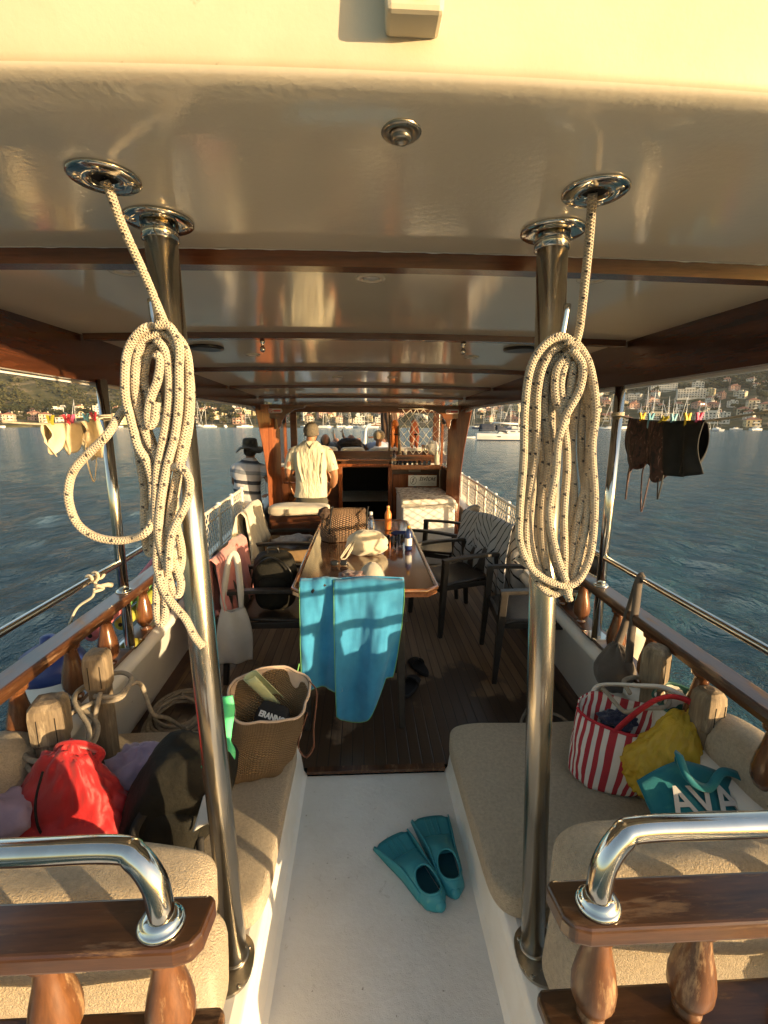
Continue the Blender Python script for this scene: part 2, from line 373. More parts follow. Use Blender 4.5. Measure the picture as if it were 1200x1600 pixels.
# decks
m = MB(); yd = frange(2.1, 8, 24)
m.grid(lambda u, v: V(lerp(side(yd[int(round(u * 24))], -1, .04), side(yd[int(round(u * 24))], 1, .04), v), yd[int(round(u * 24))], 0), 24, 1, smooth=False)
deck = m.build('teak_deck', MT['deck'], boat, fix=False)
m = MB(); m.bx(-.29, .42, 2.065, 2.10, -.012, .006); m.build('nosing', MT['raily'], deck)
for s in (-1, 1):
    m = MB(); m.grid(lambda u, v: V(side(yd[int(round(u * 24))], s, lerp(-.06, .03, v)), yd[int(round(u * 24))], .011), 24, 1, smooth=False)
    m.build('margin_plank', MT['raily'], deck, fix=False)
m = MB(); m.bx(-.33, .46, -.6, 2.064, -.08, -.02)
cock = m.build('cockpit_floor', MT['nonskid'], boat)
m = MB()
for s, xf, xt in ((-1, -.29, -.335), (1, .42, .462)):   # coved coamings and seat bases
    xo = side(1, s, .0)
    pr = [(xf, -.02), (lerp(xf, xt, .35), .0), (lerp(xf, xt, .75), .13), (xt, .155), (xt + s * .03, .165), (xo, .165), (xo, -.05), (xf, -.05)]
    m.prism([V(x, 0, z) for x, z in pr], (0, .55, 0), (0, 2.085, 0))
m.build('seat_base', MT['white'], boat, bevel=.006)
m = MB()
for s, x0, x1 in ((-1, -1.3, -.44), (1, .53, 1.36)): m.bx(x0, x1, .60, .67, -.02, .10)
m.bx(-1.2, 1.26, -.62, .60, -.1, -.03)
m.build('stern_platform', MT['nonskid'], boat)

# ---- roof
def zc(y): return interp([(0, 2.20), (1.3, 2.185), (2.5, 2.18), (5.9, 2.045), (7.5, 2.0)], y)
def wr(y): return interp([(0, 1.40), (1.2, 1.36), (2.6, 1.32), (5.9, 1.17), (7.5, 1.12)], y)
def cam_(x): return -.018 * (x / 1.3) ** 2
m = MB()
lip = [(.865, 2.189), (.80, 2.188), (.76, 2.192), (.728, 2.197), (.712, 2.201), (.704, 2.207), (.700, 2.216), (.698, 2.24), (.694, 2.29), (.69, 2.36), (.69, 2.42), (.70, 2.45), (.78, 2.46)]
pr = [(y, zc(y)) for y in (7.4, 6.4, 5.6, 4.6, 3.6, 2.6, 1.9, 1.3, 1.0)] + lip + [(2.5, 2.40), (5.6, 2.24), (7.4, 2.12)]
NV = len(pr) - 1
def roofp(u, v):
    y, z = pr[int(round(v * NV))]; x = (u * 2 - 1)
    yy = y + (.05 * x * x - .02 * x if y < .9 else 0)
    w_ = wr(y) + .06
    return V(x * w_, yy, z + cam_(x * w_) + (-.012 * x if y < .8 else 0))
m.grid(roofp, 24, NV, cv=False)
def mi_roof(i):
    j = i % NV; return 1 if 9 + 5 <= j else 0
m.mi = [mi_roof(i) for i in range(len(m.f))]
for s in (0, 1): m.add([roofp(s, j / NV) for j in range(NV + 1)], [tuple(range(NV + 1))], 1, False)
roof = m.build('roof', [MT['ceil'], MT['roofskin']], boat)
for y, hgt in ((1.31, .038), (2.36, .03), (3.42, .026), (4.45, .026), (5.45, .026)):
    m = MB(); n = 16; w_ = wr(y) - .02
    m.grid(lambda u, v: (lambda x, q: V(x, y + (-.028, .028, .024, -.024, -.028)[q], zc(y) + cam_(x) + (.004, .004, -hgt, -hgt, .004)[q]))((u * 2 - 1) * w_, int(round(v * 4))), n, 4, smooth=False)
    m.build('ceiling_beam', MT['teakx'], roof)
rr = random.Random(3); m = MB()     # one flaked bead of white sealant along the first beam
m.grid(lambda u, v: V((u * 2 - 1) * 1.25, 1.2805 + .0015 * v, zc(1.3) + cam_((u * 2 - 1) * 1.25) - .001 - (.0035 * max(0, nz((u * 60, 0, 0)) + .1) + .0004) * v), 260, 1)
m.build('sealant', MT['white'], roof, solid=.002)
for s in (-1, 1):
    m = MB(); yy = frange(1.28, 5.75, 20)
    def fp(u, v):
        y = yy[int(round(u * 20))]; q = int(round(v * 4)); zb = interp([(1.2, 1.955), (2.5, 1.945), (5.8, 1.93)], y) - (max(0, y - 5.3) * .12)
        zt = zc(y) + cam_(wr(y)) + .01
        return V(s * (wr(y) + (0, .045, .045, 0, 0)[q]), y, (zb, zb, zt, zt, zb)[q])
    m.grid(fp, 20, 4, smooth=False); m.add([fp(0, q / 4) for q in range(4)], [(0, 1, 2, 3)], 0, False)
    f = m.build('fascia', MT['teaky'], roof)
    m = MB(); m.grid(lambda u, v: V(s * (wr(yy[int(round(u * 20))]) + .05 + (0, .03, .03, 0, 0)[int(round(v * 4))]), yy[int(round(u * 20))], fp(u, 0).z - .012 + (0, 0, .06, .06, 0)[int(round(v * 4))]), 20, 4, smooth=False)
    m.build('drip_edge', MT['white'], f)
# fittings in the ceiling
def ring(x, y, r, mat, name='downlight', dz=0, rin=.55, h=.006):
    z = zc(y) + cam_(x) + dz; m = MB()
    m.lathe([(r, .001), (r, -h * .5), (r * .93, -h), (r * rin * 1.12, -h), (r * rin, -h * .4), (r * rin * .98, .001)], (x, y, z), 28, caps=False)
    return m, z
for x, y in ((-.68, 1.46), (.03, 1.50), (.69, 1.45), (.02, 2.47), (-.66, 2.95), (.68, 2.95), (-.2, 3.9), (.25, 3.9)):
    m, z = ring(x, y, .045, None)
    o = m.build('downlight', MT['ceil'], roof); m = MB(); m.lathe([(.024, 0), (.024, -.002), (.001, -.003)], (x, y, z), 20); m.build('lens', MT['white'], o)
for x, y in ((-.86, 2.72), (.885, 2.66)):
    z = zc(y) + cam_(x); m = MB(); m.lathe([(.092, .002), (.092, -.008), (.084, -.014), (.07, -.012), (.001, -.012)], (x, y, z), 30)
    o = m.build('ceiling_speaker', MT['blackgloss'], roof)
for x in (-.48, .50):
    y = 2.36; z = zc(y) + cam_(x) - .035; m = MB(); m.lathe([(.012, .003), (.012, -.012), (.007, -.016), (.007, -.03), (.013, -.034), (.013, -.048), (.004, -.056)], (x, y, z), 14)
    m.build('awning_hook', MT['steel'], roof)
x, y = .062, .80; z = 2.19 + cam_(x); m = MB()
m.lathe([(.031, .003), (.031, -.002), (.028, -.0045), (.018, -.005), (.0165, -.003), (.0155, -.010), (.013, -.0135), (.0085, -.0145), (.008, -.011), (.001, -.0105)], (x, y, z), 28)
m.build('deck_light', MT['steeldark'], roof)
def flange(x, y, r, parent, mat, up=False, hole=0, z=None, name='pole_flange', bolts=4, rot=.4):
    z = zc(y) + cam_(x) if z is None else z; s = 1 if up else -1; m = MB()
    inner = hole if hole else .001
    m.lathe([(r, -.001 * s), (r, .005 * s), (r * .94, .0075 * s), (r * .6, .0085 * s), (inner, .008 * s), (inner, -.001 * s)], (x, y, z), 30)
    for k in range(bolts):
        a = rot + 2 * PI * k / bolts; m.ell((x + math.cos(a) * r * .72, y + math.sin(a) * r * .72, z + .008 * s), (.0085, .0085, .003), u=10, v=6)
    return m.build(name, mat, parent)
for s, (bx_, by), (tx, ty) in ((-1, (-.388, 1.125), (-.442, 1.13)), (1, (.515, 1.11), (.438, 1.135))):
    zt = zc(ty) + cam_(tx); m = MB(); m.tube([V(bx_, by, .165), V(lerp(bx_, tx, .5), lerp(by, ty, .5), (.165 + zt) / 2), V(tx, ty, zt)], .0345, 32)
    pole = m.build('support_pole', MT['steelworn'], boat)
    flange(tx, ty, .072, pole, MT['steel']); m = MB(); m.lathe([(.039, 0), (.039, -.03), (.0352, -.031)], (tx, ty, zt - .011), 28); m.build('collar', MT['steel'], pole)
    # low base plate bolted to the coaming
    m = MB(); n = 28; pts = [V(bx_ - .015 * -s * 1 + math.cos(2 * PI * i / n) * .072, by - .018 + math.copysign(abs(math.sin(2 * PI * i / n)) ** .8, math.sin(2 * PI * i / n)) * .085, 0) for i in range(n)]
    m.prism(pts, (0, 0, .166), (0, 0, .176)); m.lathe([(.04, .176), (.04, .182), (.035, .184)], (bx_, by, 0), 24)
    for a, b in ((-.045, -.06), (.045, -.06), (-.05, .04), (.05, .04)): m.ell((bx_ + .015 * s + a, by - .018 + b, .178), (.007, .007, .003), u=10, v=6)
    m.build('base_plate', MT['steeldark'], pole)
    # upright hook rod for the rope coil
    hx = lerp(bx_, tx, .82) + (-.022 if s < 0 else .022); hy = lerp(by, ty, .8) - .03
    p0 = at(243, 515, y=1.02) if s < 0 else at(872, 560, y=1.03); p1 = at(236, 468, y=1.03) if s < 0 else at(887, 475, y=1.03)
    m = MB(); m.tube(smooth_path([V(lerp(bx_, tx, .75), 1.11, p0.z - .01), (p0 + V(0, .02, -.018)), p0 + V(0, 0, -.004), lerp(p0, p1, .4), p1], 5), .0075, 12)
    m.build('rope_hook', MT['steel'], pole)
for x, y, ro in ((-.463, .952, .2), (.444, .952, .9)):
    o = flange(x, y, .061, roof, MT['steel'], hole=.024, name='rope_eye', rot=ro)
    m = MB(); m.lathe([(.024, .0), (.001, -.0005)], (x, y, zc(y) + cam_(x) - .002), 20, caps=False); m.build('bore', MT['dark'], o)
# deck-light bracket on the sunlit stern face
p = at(648, 27, y=.665); m = MB()
m.prism([V(-.035, 0, 0), V(.035, 0, 0), V(.038, 0, .09), V(-.038, 0, .09)], V(p.x, .70, p.z), V(p.x, .655, p.z))
o = m.build('stern_light_housing', MT['roofskin'], roof, bevel=.006); m = MB(); m.bx(p.x - .006, p.x + .014, .651, .655, p.z + .012, p.z + .08); m.build('lens', MT['steeldark'], o)

# ---- turned balusters
def balprof(h, r):
    q = [(0, .62), (.05, .64), (.07, .5), (.10, .52), (.13, .72), (.24, .98), (.36, 1.0), (.52, .86), (.70, .62), (.84, .5), (.88, .56), (.90, .74), (.95, .78), (1, .78)]
    return [(b * r, a * h) for a, b in q]
ZR = .85
def stern_rail(x0, x1, yb=.705, dy=.1, s=1, tubex=(0, 1)):
    # cap board
    m = MB(); n = 10; r = .028
    a, b = (x0, x1) if x0 < x1 else (x1, x0); pts = []
    for cx, cy, a0 in ((b - r if s < 0 else b, yb + dy - .0, 0), (a if s < 0 else a + r, yb + dy, PI / 2)): pass
    inner = x1 if s < 0 else x0; outer = x0 if s < 0 else x1; sgn = 1 if s < 0 else -1
    pts = [V(outer, yb - dy / 2, 0), V(inner - sgn * .05, yb - dy / 2, 0), V(inner - sgn * .02, yb - dy / 2 + .008, 0), V(inner - sgn * .006, yb - dy / 2 + .028, 0), V(inner, yb + dy / 2 - .012, 0), V(inner - sgn * .012, yb + dy / 2, 0), V(outer, yb + dy / 2, 0)]
    m.prism(pts, (0, 0, ZR - .042), (0, 0, ZR))
    rail = m.build('stern_rail', MT['railx'], boat, bevel=.010, bseg=3)
    m = MB(); m.prism([V(p.x, p.y, 0) for p in pts], (0, 0, .535), (0, 0, .57)); m.build('lower_board', MT['railx'], rail, bevel=.008)
    for q in (.22, .78): m = MB(); m.tube([V(lerp(x0, x1, q), yb + .02, .155), V(lerp(x0, x1, q), yb + .02, .537)], .017, 14); m.build('rail_foot', MT['steel'], rail)
    return rail
def put_bal(x, y, z0, z1, r, parent, mat):
    m = MB(); m.lathe(balprof(z1 - z0, r), (x, y, z0), 22); return m.build('baluster', mat, parent)
railL = stern_rail(-1.31, -.285, s=-1); railR = stern_rail(.362, 1.37, s=1)
for x in (-.372, -.585, -.80, -1.01, -1.22): put_bal(x, .705, .57, ZR - .042, .045, railL, MT['balu'])
for x in (.458, .66, .90, 1.12, 1.31): put_bal(x, .705, .57, ZR - .042, .043, railR, MT['balu'])
def handrail(x_in, x_out, s, rail):
    zt = .985; r = .023; path = [V(x_in, .70, ZR + .002), V(x_in, .702, ZR + .04), V(x_in + s * .012, .71, ZR + .085), V(x_in + s * .045, .722, zt - .012), V(x_in + s * .09, .73, zt), V(x_in + s * .3, .73, zt), V(x_out, .73, zt - .0)]
    m = MB(); m.tube(smooth_path(path, 8), r, 24); o = m.build('handrail', MT['steel'], rail)
    m = MB(); m.lathe([(.042, 0), (.042, .006), (.038, .010), (.035, .011), (.034, .018), (.027, .022), (.0235, .024)], (x_in, .70, ZR), 28, sy=.9); m.build('handrail_socket', MT['steel'], o)
handrail(-.37, -1.31, -1, railL); handrail(.445, 1.37, 1, railR)

# ---- side rails
for s in (-1, 1):
    yy = frange(.60, 3.12, 18); zt = .842
    m = MB(); m.grid(lambda u, v: (lambda y, q: V(side(y, s, (-.045, -.05, -.045, .045, .05, .045, -.045)[q]), y, zt + (-.048, -.024, 0, .002, -.02, -.048, -.048)[q]))(yy[int(round(u * 18))], int(round(v * 6))), 18, 6, smooth=False)
    for e in (0, 18): m.add([V(side(yy[e], s, d), yy[e], zt + z) for d, z in ((-.045, -.048), (-.05, -.024), (-.045, 0), (.045, .002), (.05, -.02), (.045, -.048))], [(0, 1, 2, 3, 4, 5)], 0, False)
    rail = m.build('side_rail', MT['raily'], boat, bevel=.008)
    for y in (.95, 1.28, 1.62, 1.95, 2.24, 2.66, 2.95): put_bal(side(y, s), y, .525, zt - .045, .05, rail, MT['balu2'])
    zz = 1.012; pts = [V(side(y, s, .0), y, zz + (.0 if y < 3 else -.01)) for y in frange(.35, 3.45, 12)]
    m = MB(); m.tube(pts, .0165, 16); m.build('rail_tube', MT['steel'], rail)
    px, pz = (CX + s * 1.335, 1.935); ptop = V(px + s * .0 , 2.45, 1.96); m = MB()
    m.tube([V(px, 2.45, .528), ptop], .026, 24); st = m.build('side_stanchion', MT['steel'], boat)
    m = MB(); m.lathe([(.042, 0), (.042, .006), (.036, .012), (.027, .014)], (px, 2.45, zt), 24); m.build('collar', MT['steel'], st)
    m = MB(); m.box((px, 2.45, .534), (.11, .12, .01))
    for a in (-.04, .04):
        for b in (-.045, .045): m.ell((px + a, 2.45 + b, .54), (.007, .007, .003), u=10, v=6)
    m.build('base_plate', MT['steel'], st)

# ---- netting along the side decks
for s in (-1, 1):
    y0, y1, zb, zt = 3.28, 8.0, .55, .955; m = MB()
    def P(y, z): return V(side(y, s, .02), y, z)
    m.tube([P(y, zt) for y in frange(y0, y1, 14)], .016, 10); sn = m.build('side_netting', MT['net'], boat)
    for y in frange(y0 + .12, y1 - .1, 8):
        m = MB(); m.tube([P(y, .52), P(y, zt + .01)], .017, 10); m.ell(P(y, zt + .012), (.026, .026, .02), u=10, v=6); m.lathe([(.04, 0), (.036, .012), (.018, .02)], P(y, .535), 14); m.build('net_post', MT['white'], sn)
    m = MB(); d = .085; H = zt - zb; k = y0 - H
    while k < y1:
        for sg in (1, -1):
            a, b = k, k + H; za, zb_ = (zb, zt) if sg > 0 else (zt, zb)
            aa, bb = max(a, y0), min(b, y1)
            if bb - aa > .02:
                z_ = lambda y: za + (zb_ - za) * (y - a) / H
                m.tube([P(aa, z_(aa)), P((aa + bb) / 2, z_((aa + bb) / 2)), P(bb, z_(bb))], .0032, 4, cap=False)
        k += d
    m.tube([P(y, zb) for y in frange(y0, y1, 14)], .007, 8); m.tube([P(y, zt - .10) for y in frange(y0, y1, 14)], .007, 8)
    m.build('mesh', MT['net'], sn)

# ---- mooring posts of weathered oak
for (x, y, zt, wd, rz, b0) in ((-1.15, 1.57, .765, .118, .30, .16), (-1.11, 1.82, .82, .094, .12, .16), (1.262, 1.77, .82, .096, .55, .16), (1.345, 1.56, .745, .095, .2, .16)):
    rot = Matrix.Rotation(rz, 3, 'Z'); n = 16; m = MB()
    def rg(h, q, tw=0): return [V(x, y, h) + rot @ V(*(math.copysign(min(.5 * wd * q, abs(math.cos(2 * PI * i / n)) * .62 * wd * q), math.cos(2 * PI * i / n)), math.copysign(min(.5 * wd * q, abs(math.sin(2 * PI * i / n)) * .62 * wd * q), math.sin(2 * PI * i / n)), .004 * nz((i, h * 9, x), .9))) for i in range(n)]
    rows = [rg(b0, .82), rg(zt - .19, .82), rg(zt - .17, .84), rg(zt - .155, .98), rg(zt - .14, 1.0), rg(zt - .05, 1.02), rg(zt - .022, .96), rg(zt - .004, .72), rg(zt, .4)]
    vs = [p for r_ in rows for p in r_]; L = len(rows)
    fs = [(i * n + k, i * n + (k + 1) % n, (i + 1) * n + (k + 1) % n, (i + 1) * n + k) for i in range(L - 1) for k in range(n)] + [tuple((L - 1) * n + k for k in range(n)), tuple(range(n - 1, -1, -1))]
    m.add(vs, fs, 0, False)
    for a in (-.2, .28):   # drying cracks
        p = V(x, y, 0) + rot @ V(a * wd, -.515 * wd, 0); m.box((p.x, p.y, zt - .1), (.003, .003, .1), rot, mi=1)
    m.build('mooring_post', [MT['post'], MT['dark']], boat, bevel=.004)

# ---- wheelhouse
PY = 5.62
wh = MB()
for s in (-1, 1):
    x0 = CX + s * 1.145
    # sides ahead of the pillars: low panel
    wh.bx(min(x0, x0 + s * .05), max(x0, x0 + s * .05), PY + .16, 7.25, -.02, 1.12)
wh.bx(-1.12, -.32, 6.92, 6.98, 0, 1.13)             # helm side bulkhead
wh.bx(.40, 1.17, 6.92, 6.98, 0, 1.12)                # galley side bulkhead
wh.bx(-.32, .40, 6.92, 6.98, 1.10, 1.20)             # lintel
wh.bx(-1.16, 1.22, 7.24, 7.30, 1.14, 1.33)           # beam under the windscreen
wh.bx(-1.16, 1.22, 7.18, 7.26, 1.915, 2.01)          # header
wh.bx(-1.10, -1.0, 7.2, 7.26, 1.33, 1.92); wh.bx(1.10, 1.20, 7.2, 7.26, 1.33, 1.92)
wh.bx(.405, .44, 7.19, 7.25, 1.33, 1.92)
house = wh.build('wheelhouse', MT['cabin'], boat, bevel=.006)
m = MB(); m.bx(-1.09, 1.15, 6.90, 7.24, 1.20, 1.222); m.build('dashboard', wood('dash_wood', (.12, .05, .02), (.22, .10, .045), 'x', .2, .6), house, bevel=.006)
m = MB(); m.bx(.42, 1.16, 6.72, 6.92, 1.10, 1.125); m.bx(.42, 1.16, 6.70, 6.72, 1.09, 1.16); m.bx(.42, 1.16, 7.0, 7.23, 1.26, 1.285); m.build('galley_shelf', MT['tablerim'], house, bevel=.004)
m = MB(); m.bx(.46, .78, 6.905, 6.918, .35, 1.0); m.bx(.82, 1.13, 6.905, 6.918, .35, 1.0); m.build('cabinet_door', MT['teakz'], house, bevel=.006)
m = MB(); m.bx(-.36, -.30, 6.86, 6.93, 0, 1.12); m.bx(.385, .445, 6.86, 6.93, 0, 1.12); m.bx(-.36, .445, 6.86, 6.93, 1.12, 1.16); m.build('door_frame', MT['teakz'], house, bevel=.006)
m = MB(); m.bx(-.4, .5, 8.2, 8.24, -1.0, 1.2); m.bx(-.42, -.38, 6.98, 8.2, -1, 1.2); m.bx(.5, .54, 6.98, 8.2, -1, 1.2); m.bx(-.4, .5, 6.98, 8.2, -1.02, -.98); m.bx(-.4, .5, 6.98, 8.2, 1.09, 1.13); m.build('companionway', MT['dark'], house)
for s in (-1, 1):   # side window posts and a clear pane each
    x0 = CX + s * 1.145; m = MB()
    for y in (6.3, 6.9): m.bx(min(x0, x0 + s * .04), max(x0, x0 + s * .04), y, y + .06, 1.12, 2.0)
    m.bx(min(x0, x0 + s * .05), max(x0, x0 + s * .05), PY + .2, 7.22, 1.12, 1.15)
    o = m.build('window_post', MT['teakz'], house)
    m = MB(); m.bx(x0 + s * .018, x0 + s * .022, 5.95, 6.3, 1.15, 1.95); m.bx(x0 + s * .018, x0 + s * .022, 6.36, 6.9, 1.15, 1.95); m.build('pane', MT['glass'], o)
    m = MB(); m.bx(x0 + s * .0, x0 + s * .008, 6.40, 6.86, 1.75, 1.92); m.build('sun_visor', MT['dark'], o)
# steering wheel
m = MB(); wc = V(-.68, 6.05, .98)
m.tube([wc + V(math.cos(a) * .27, 0, math.sin(a) * .27) for a in frange(0, 2 * PI, 28)[:-1]], .014, 10, closed=True)
for k in range(8): a = 2 * PI * k / 8; m.tube([wc, wc + V(math.cos(a) * .35, 0, math.sin(a) * .35)], .010, 8)
m.lathe([(.05, -.03), (.05, .03), (.03, .05)], wc, 16, axis=(0, -1, 0)); m.tube([wc, wc + V(0, .86, 0)], .03, 12); m.build('steering_wheel', MT['tablerim'], house)
m = MB(); m.box((-.86, 6.84, 1.12), (.26, .05, .26)); m.build('instrument_panel', pbr('red_panel', (.20, .05, .02), (.34, .09, .03), 5, .35), house, bevel=.008)  # panel in a plain mottled red-brown
m = MB()
for i in range(5): m.lathe([(.016, 0), (.016, .02), (.01, .024)], (-.98 + i * .05, 6.80, .98 + .03 * (i % 2)), 12, axis=(0, -1, 0))
m.lathe([(.012, 0), (.012, .16), (.02, .17), (.02, .2)], (-.98, 6.7, 1.05), 12); m.build('engine_controls', MT['steel'], house)
# pillars with carved brackets
for s in (-1, 1):
    xi = CX + s * 1.00; xo = CX + s * 1.20
    m = MB()
    # tapering board: wider at the head on the outboard side
    # the boards stand at an angle, their broad faces turned inboard
    pts = [V(CX + s * a, (1.15 - a) * 1.05, b) for a, b in ((1.03, .0), (1.03, 1.97), (1.275, 1.97), (1.25, 1.80), (1.205, 1.45), (1.175, 1.1), (1.165, .0))]
    if s > 0: pts = pts[::-1]
    m.prism(pts, (0, PY, 0), (s * .02, PY + .07, 0))
    pl = m.build('roof_pillar', MT['teakz'], boat, bevel=.008)
    m = MB(); br = [(1.24, 1.97), (1.22, 1.82), (1.05, 1.80), (1.03, 1.68), (1.0, 1.72), (.985, 1.78), (.95, 1.82), (.93, 1.86), (.87, 1.885), (.84, 1.91), (.72, 1.93), (.70, 1.97)]
    bp = [V(CX + s * a, 0, b) for a, b in br]
    if s < 0: bp = bp[::-1]
    m.prism(bp, (0, PY + .02, 0), (0, PY + .07, 0)); m.build('bracket', MT['teakx'], pl, bevel=.005)
    m = MB(); c = V(CX + s * 1.06, PY + .014, 1.895); hw_, hh = .085, .026
    sp = [V(hw_ * (1 if math.cos(t) > 0 else -1) * .7 + math.cos(t) * .3 * hw_, 0, math.sin(t) * hh) for t in frange(0, 2 * PI, 20)[:-1]]
    m.prism(sp, c, c + V(0, .003, 0)); stk = m.build('warning_sticker', MT['white'], pl)
    RED = pbr('sign_red', (.55, .03, .02), rough=.5) if s < 0 else bpy.data.materials['sign_red']
    m = MB(); m.tube([c + V(-.052 + math.cos(a) * .018, -.001, math.sin(a) * .018) for a in frange(0, 2 * PI, 16)[:-1]], .0035, 6, closed=True); m.tube([c + V(-.065, -.001, .012), c + V(-.039, -.001, -.012)], .003, 6)
    m.bx(c.x - .022, c.x + .065, c.y - .0022, c.y - .0005, c.z - .004, c.z + .008); m.bx(c.x - .018, c.x + .06, c.y - .0022, c.y - .0005, c.z - .015, c.z - .009); m.build('emblem', RED, stk)
# helm bench: wooden box under a loose cushion, with a lower step
m = MB(); m.bx(-.97, -.36, 4.72, 5.08, .30, .80); m.bx(-.95, -.38, 4.70, 4.72, .36, .74); m.bx(-.97, -.36, 4.72, 4.80, 0, .30)
hb = m.build('helm_bench', MT['cabin'], boat, bevel=.01)
m = MB(); m.bx(-.86, -.70, 4.695, 4.70, .46, .60); m.bx(-.60, -.40, 4.695, 4.70, .44, .58); m.build('notice_plate', pbr('pale_notice', (.55, .53, .48)), hb)
m = MB(); m.bx(-.34, .28, 5.35, 5.95, .05, .40); m.build('engine_box', MT['cabin'], boat, bevel=.02)
m = MB(); m.box((-.04, 5.62, .43), (.64, .62, .06)); m.build('engine_box_pad', pbr('brown_vinyl', (.09, .062, .045), (.13, .09, .065), 9, .5), boat, bevel=.025, bseg=4)
# coach roof and foredeck ahead of the windscreen
m = MB(); m.bx(-1.12, 1.18, 7.30, 9.6, 1.135, 1.165); m.bx(-1.12, -.45, 7.31, 9.6, .4, 1.134); m.bx(.56, 1.18, 7.31, 9.6, .4, 1.134); m.bx(-.449, .559, 8.3, 9.6, .4, 1.134); m.build('coach_roof', MT['white'], boat, bevel=.012, bseg=3)
m = MB(); yf = frange(7.3, 12, 14)
m.grid(lambda u, v: V(lerp(side(yf[int(round(u * 14))], -1), side(yf[int(round(u * 14))], 1), v), yf[int(round(u * 14))], .52 + (yf[int(round(u * 14))] - 7.3) * .05), 14, 1, smooth=False); m.build('foredeck', MT['white'], boat, fix=False)
m = MB()     # boarding ladder folded up at the bow
for x in (.06, .50): m.tube(smooth_path([V(x, 10.2, .7), V(x, 10.2, 1.35), V(x + (.04 if x < .3 else -.04), 10.2, 1.68), V(.28, 10.2, 1.745)], 6), .032, 10)
for x in (-.03, .59): m.tube([V(x, 10.32, .75), V(x + (.05 if x < .3 else -.05), 10.25, 1.6)], .026, 8)
ld = m.build('bow_ladder', MT['white'], boat); m = MB(); m.bx(.13, .49, 10.16, 10.26, 1.44, 1.475); m.bx(.13, .49, 10.16, 10.26, 1.1, 1.13); m.bx(.2, .42, 10.17, 10.23, 1.70, 1.76); m.build('step', MT['balu'], ld)
# ================================================================ SEA, HILLS, TOWN
ZS = -1.2
def waterz(x, y):
    r = math.hypot(x, y); f = 1 / (1 + (r / 26) ** 2)
    a = .030 * math.sin(1.9 * x + 2.6 * y + 2 * nz((x, y, 0), .25)) + .022 * math.sin(-3.1 * x + 2.1 * y + 1.3) + .07 * nz((x, y, 0), .55, 1) + .05 * nz((x, y, 2), 1.5, 2)
    wk = 0
    for s in (-1, 1):
        d = s * x - 2.0 - max(0, 5 - y) * .22
        if d > -1.5: wk += .13 * math.exp(-((d - .3) / 1.0) ** 2) * math.sin(d * 3.4 + y * .5) * max(0, min(1, (9 - y) / 6))
    return ZS + f * (a + wk)
m = MB(); rs = [1.4 * (1.040 ** i) for i in range(215)]
NA = 340; angs = [2 * PI * i / NA for i in range(NA)]
def wp(u, v):
    r = rs[int(round(u * 214))]; a = angs[int(round(v * NA)) % NA]; x = r * math.sin(a); y = r * math.cos(a) + 1.5
    return V(x, y, waterz(x, y) if r < 90 else ZS)
m.grid(wp, 214, NA, cv=True, uv=False)
wm, nt, b = new_mat('sea_water'); k = NB(nt); o = k.obj()
n1 = k.n('TexNoise', Vector=k.n('Mapping', Vector=o, Rotation=(0, 0, .5), Scale=(1, .45, 1)).outputs[0], Scale=.55, Detail=4.0, Roughness=.6, Distortion=.6)
n2 = k.n('TexNoise', Vector=k.n('Mapping', Vector=o, Rotation=(0, 0, .35), Scale=(1, .5, 1)).outputs[0], Scale=2.6, Detail=5.0, Roughness=.62, Distortion=.8)
n3 = k.n('TexNoise', Vector=o, Scale=11.0, Detail=3.0)
n4 = k.n('TexNoise', Vector=k.n('Mapping', Vector=o, Scale=(1, .4, 1)).outputs[0], Scale=.05, Detail=3.0)
h = k.math('ADD', k.math('ADD', k.math('MULTIPLY', n1.outputs[0], .9), k.math('MULTIPLY', n2.outputs[0], .52)), k.math('MULTIPLY', n3.outputs[0], .10))
h = k.math('MULTIPLY', h, k.math('MULTIPLY_ADD', n4.outputs[0], 1.2, .4))
sp = k.n('SeparateXYZ', Vector=o); ax = k.math('ABSOLUTE', sp.outputs['X'])
yy = k.math('MAXIMUM', k.math('SUBTRACT', 6.0, sp.outputs['Y']), 0.0)
dist = k.math('ABSOLUTE', k.math('SUBTRACT', ax, k.math('MULTIPLY_ADD', yy, .18, 1.9)))
band = k.n('MapRange', Value=dist, From_Min=.15, From_Max=1.25, To_Min=.30, To_Max=-.25).outputs[0]
fade = k.n('MapRange', Value=sp.outputs['Y'], From_Min=2.5, From_Max=6.0, To_Min=0.0, To_Max=.4).outputs[0]
nf = k.n('TexNoise', Vector=o, Scale=3.4, Detail=9.0, Roughness=.72, Distortion=1.0)
foam = k.ramp(k.math('SUBTRACT', k.math('ADD', nf.outputs[0], band), fade), [(.66, (0, 0, 0)), (.80, (1, 1, 1))])
k.link(k.mix(foam, (.018, .064, .085), (.62, .64, .62)), b.inputs['Base Color'])
k.link(k.math('MULTIPLY_ADD', foam, .5, .13), b.inputs['Roughness']); b.inputs['IOR'].default_value = 1.333
k.link(k.bump(h, 1.0, .62), b.inputs['Normal'])
tag(m.build('sea', wm, origin=(0, 0, 0), fix=False), 'rippled blue grey bay with white wake foam beside the boat', kind='structure', cat='sea')

def az_px(px): return math.atan((px - 566) / 718.0)
def shore_r(a): return 352 + 22 * nz((a * 6, 0, 0), 1) + 18 * a
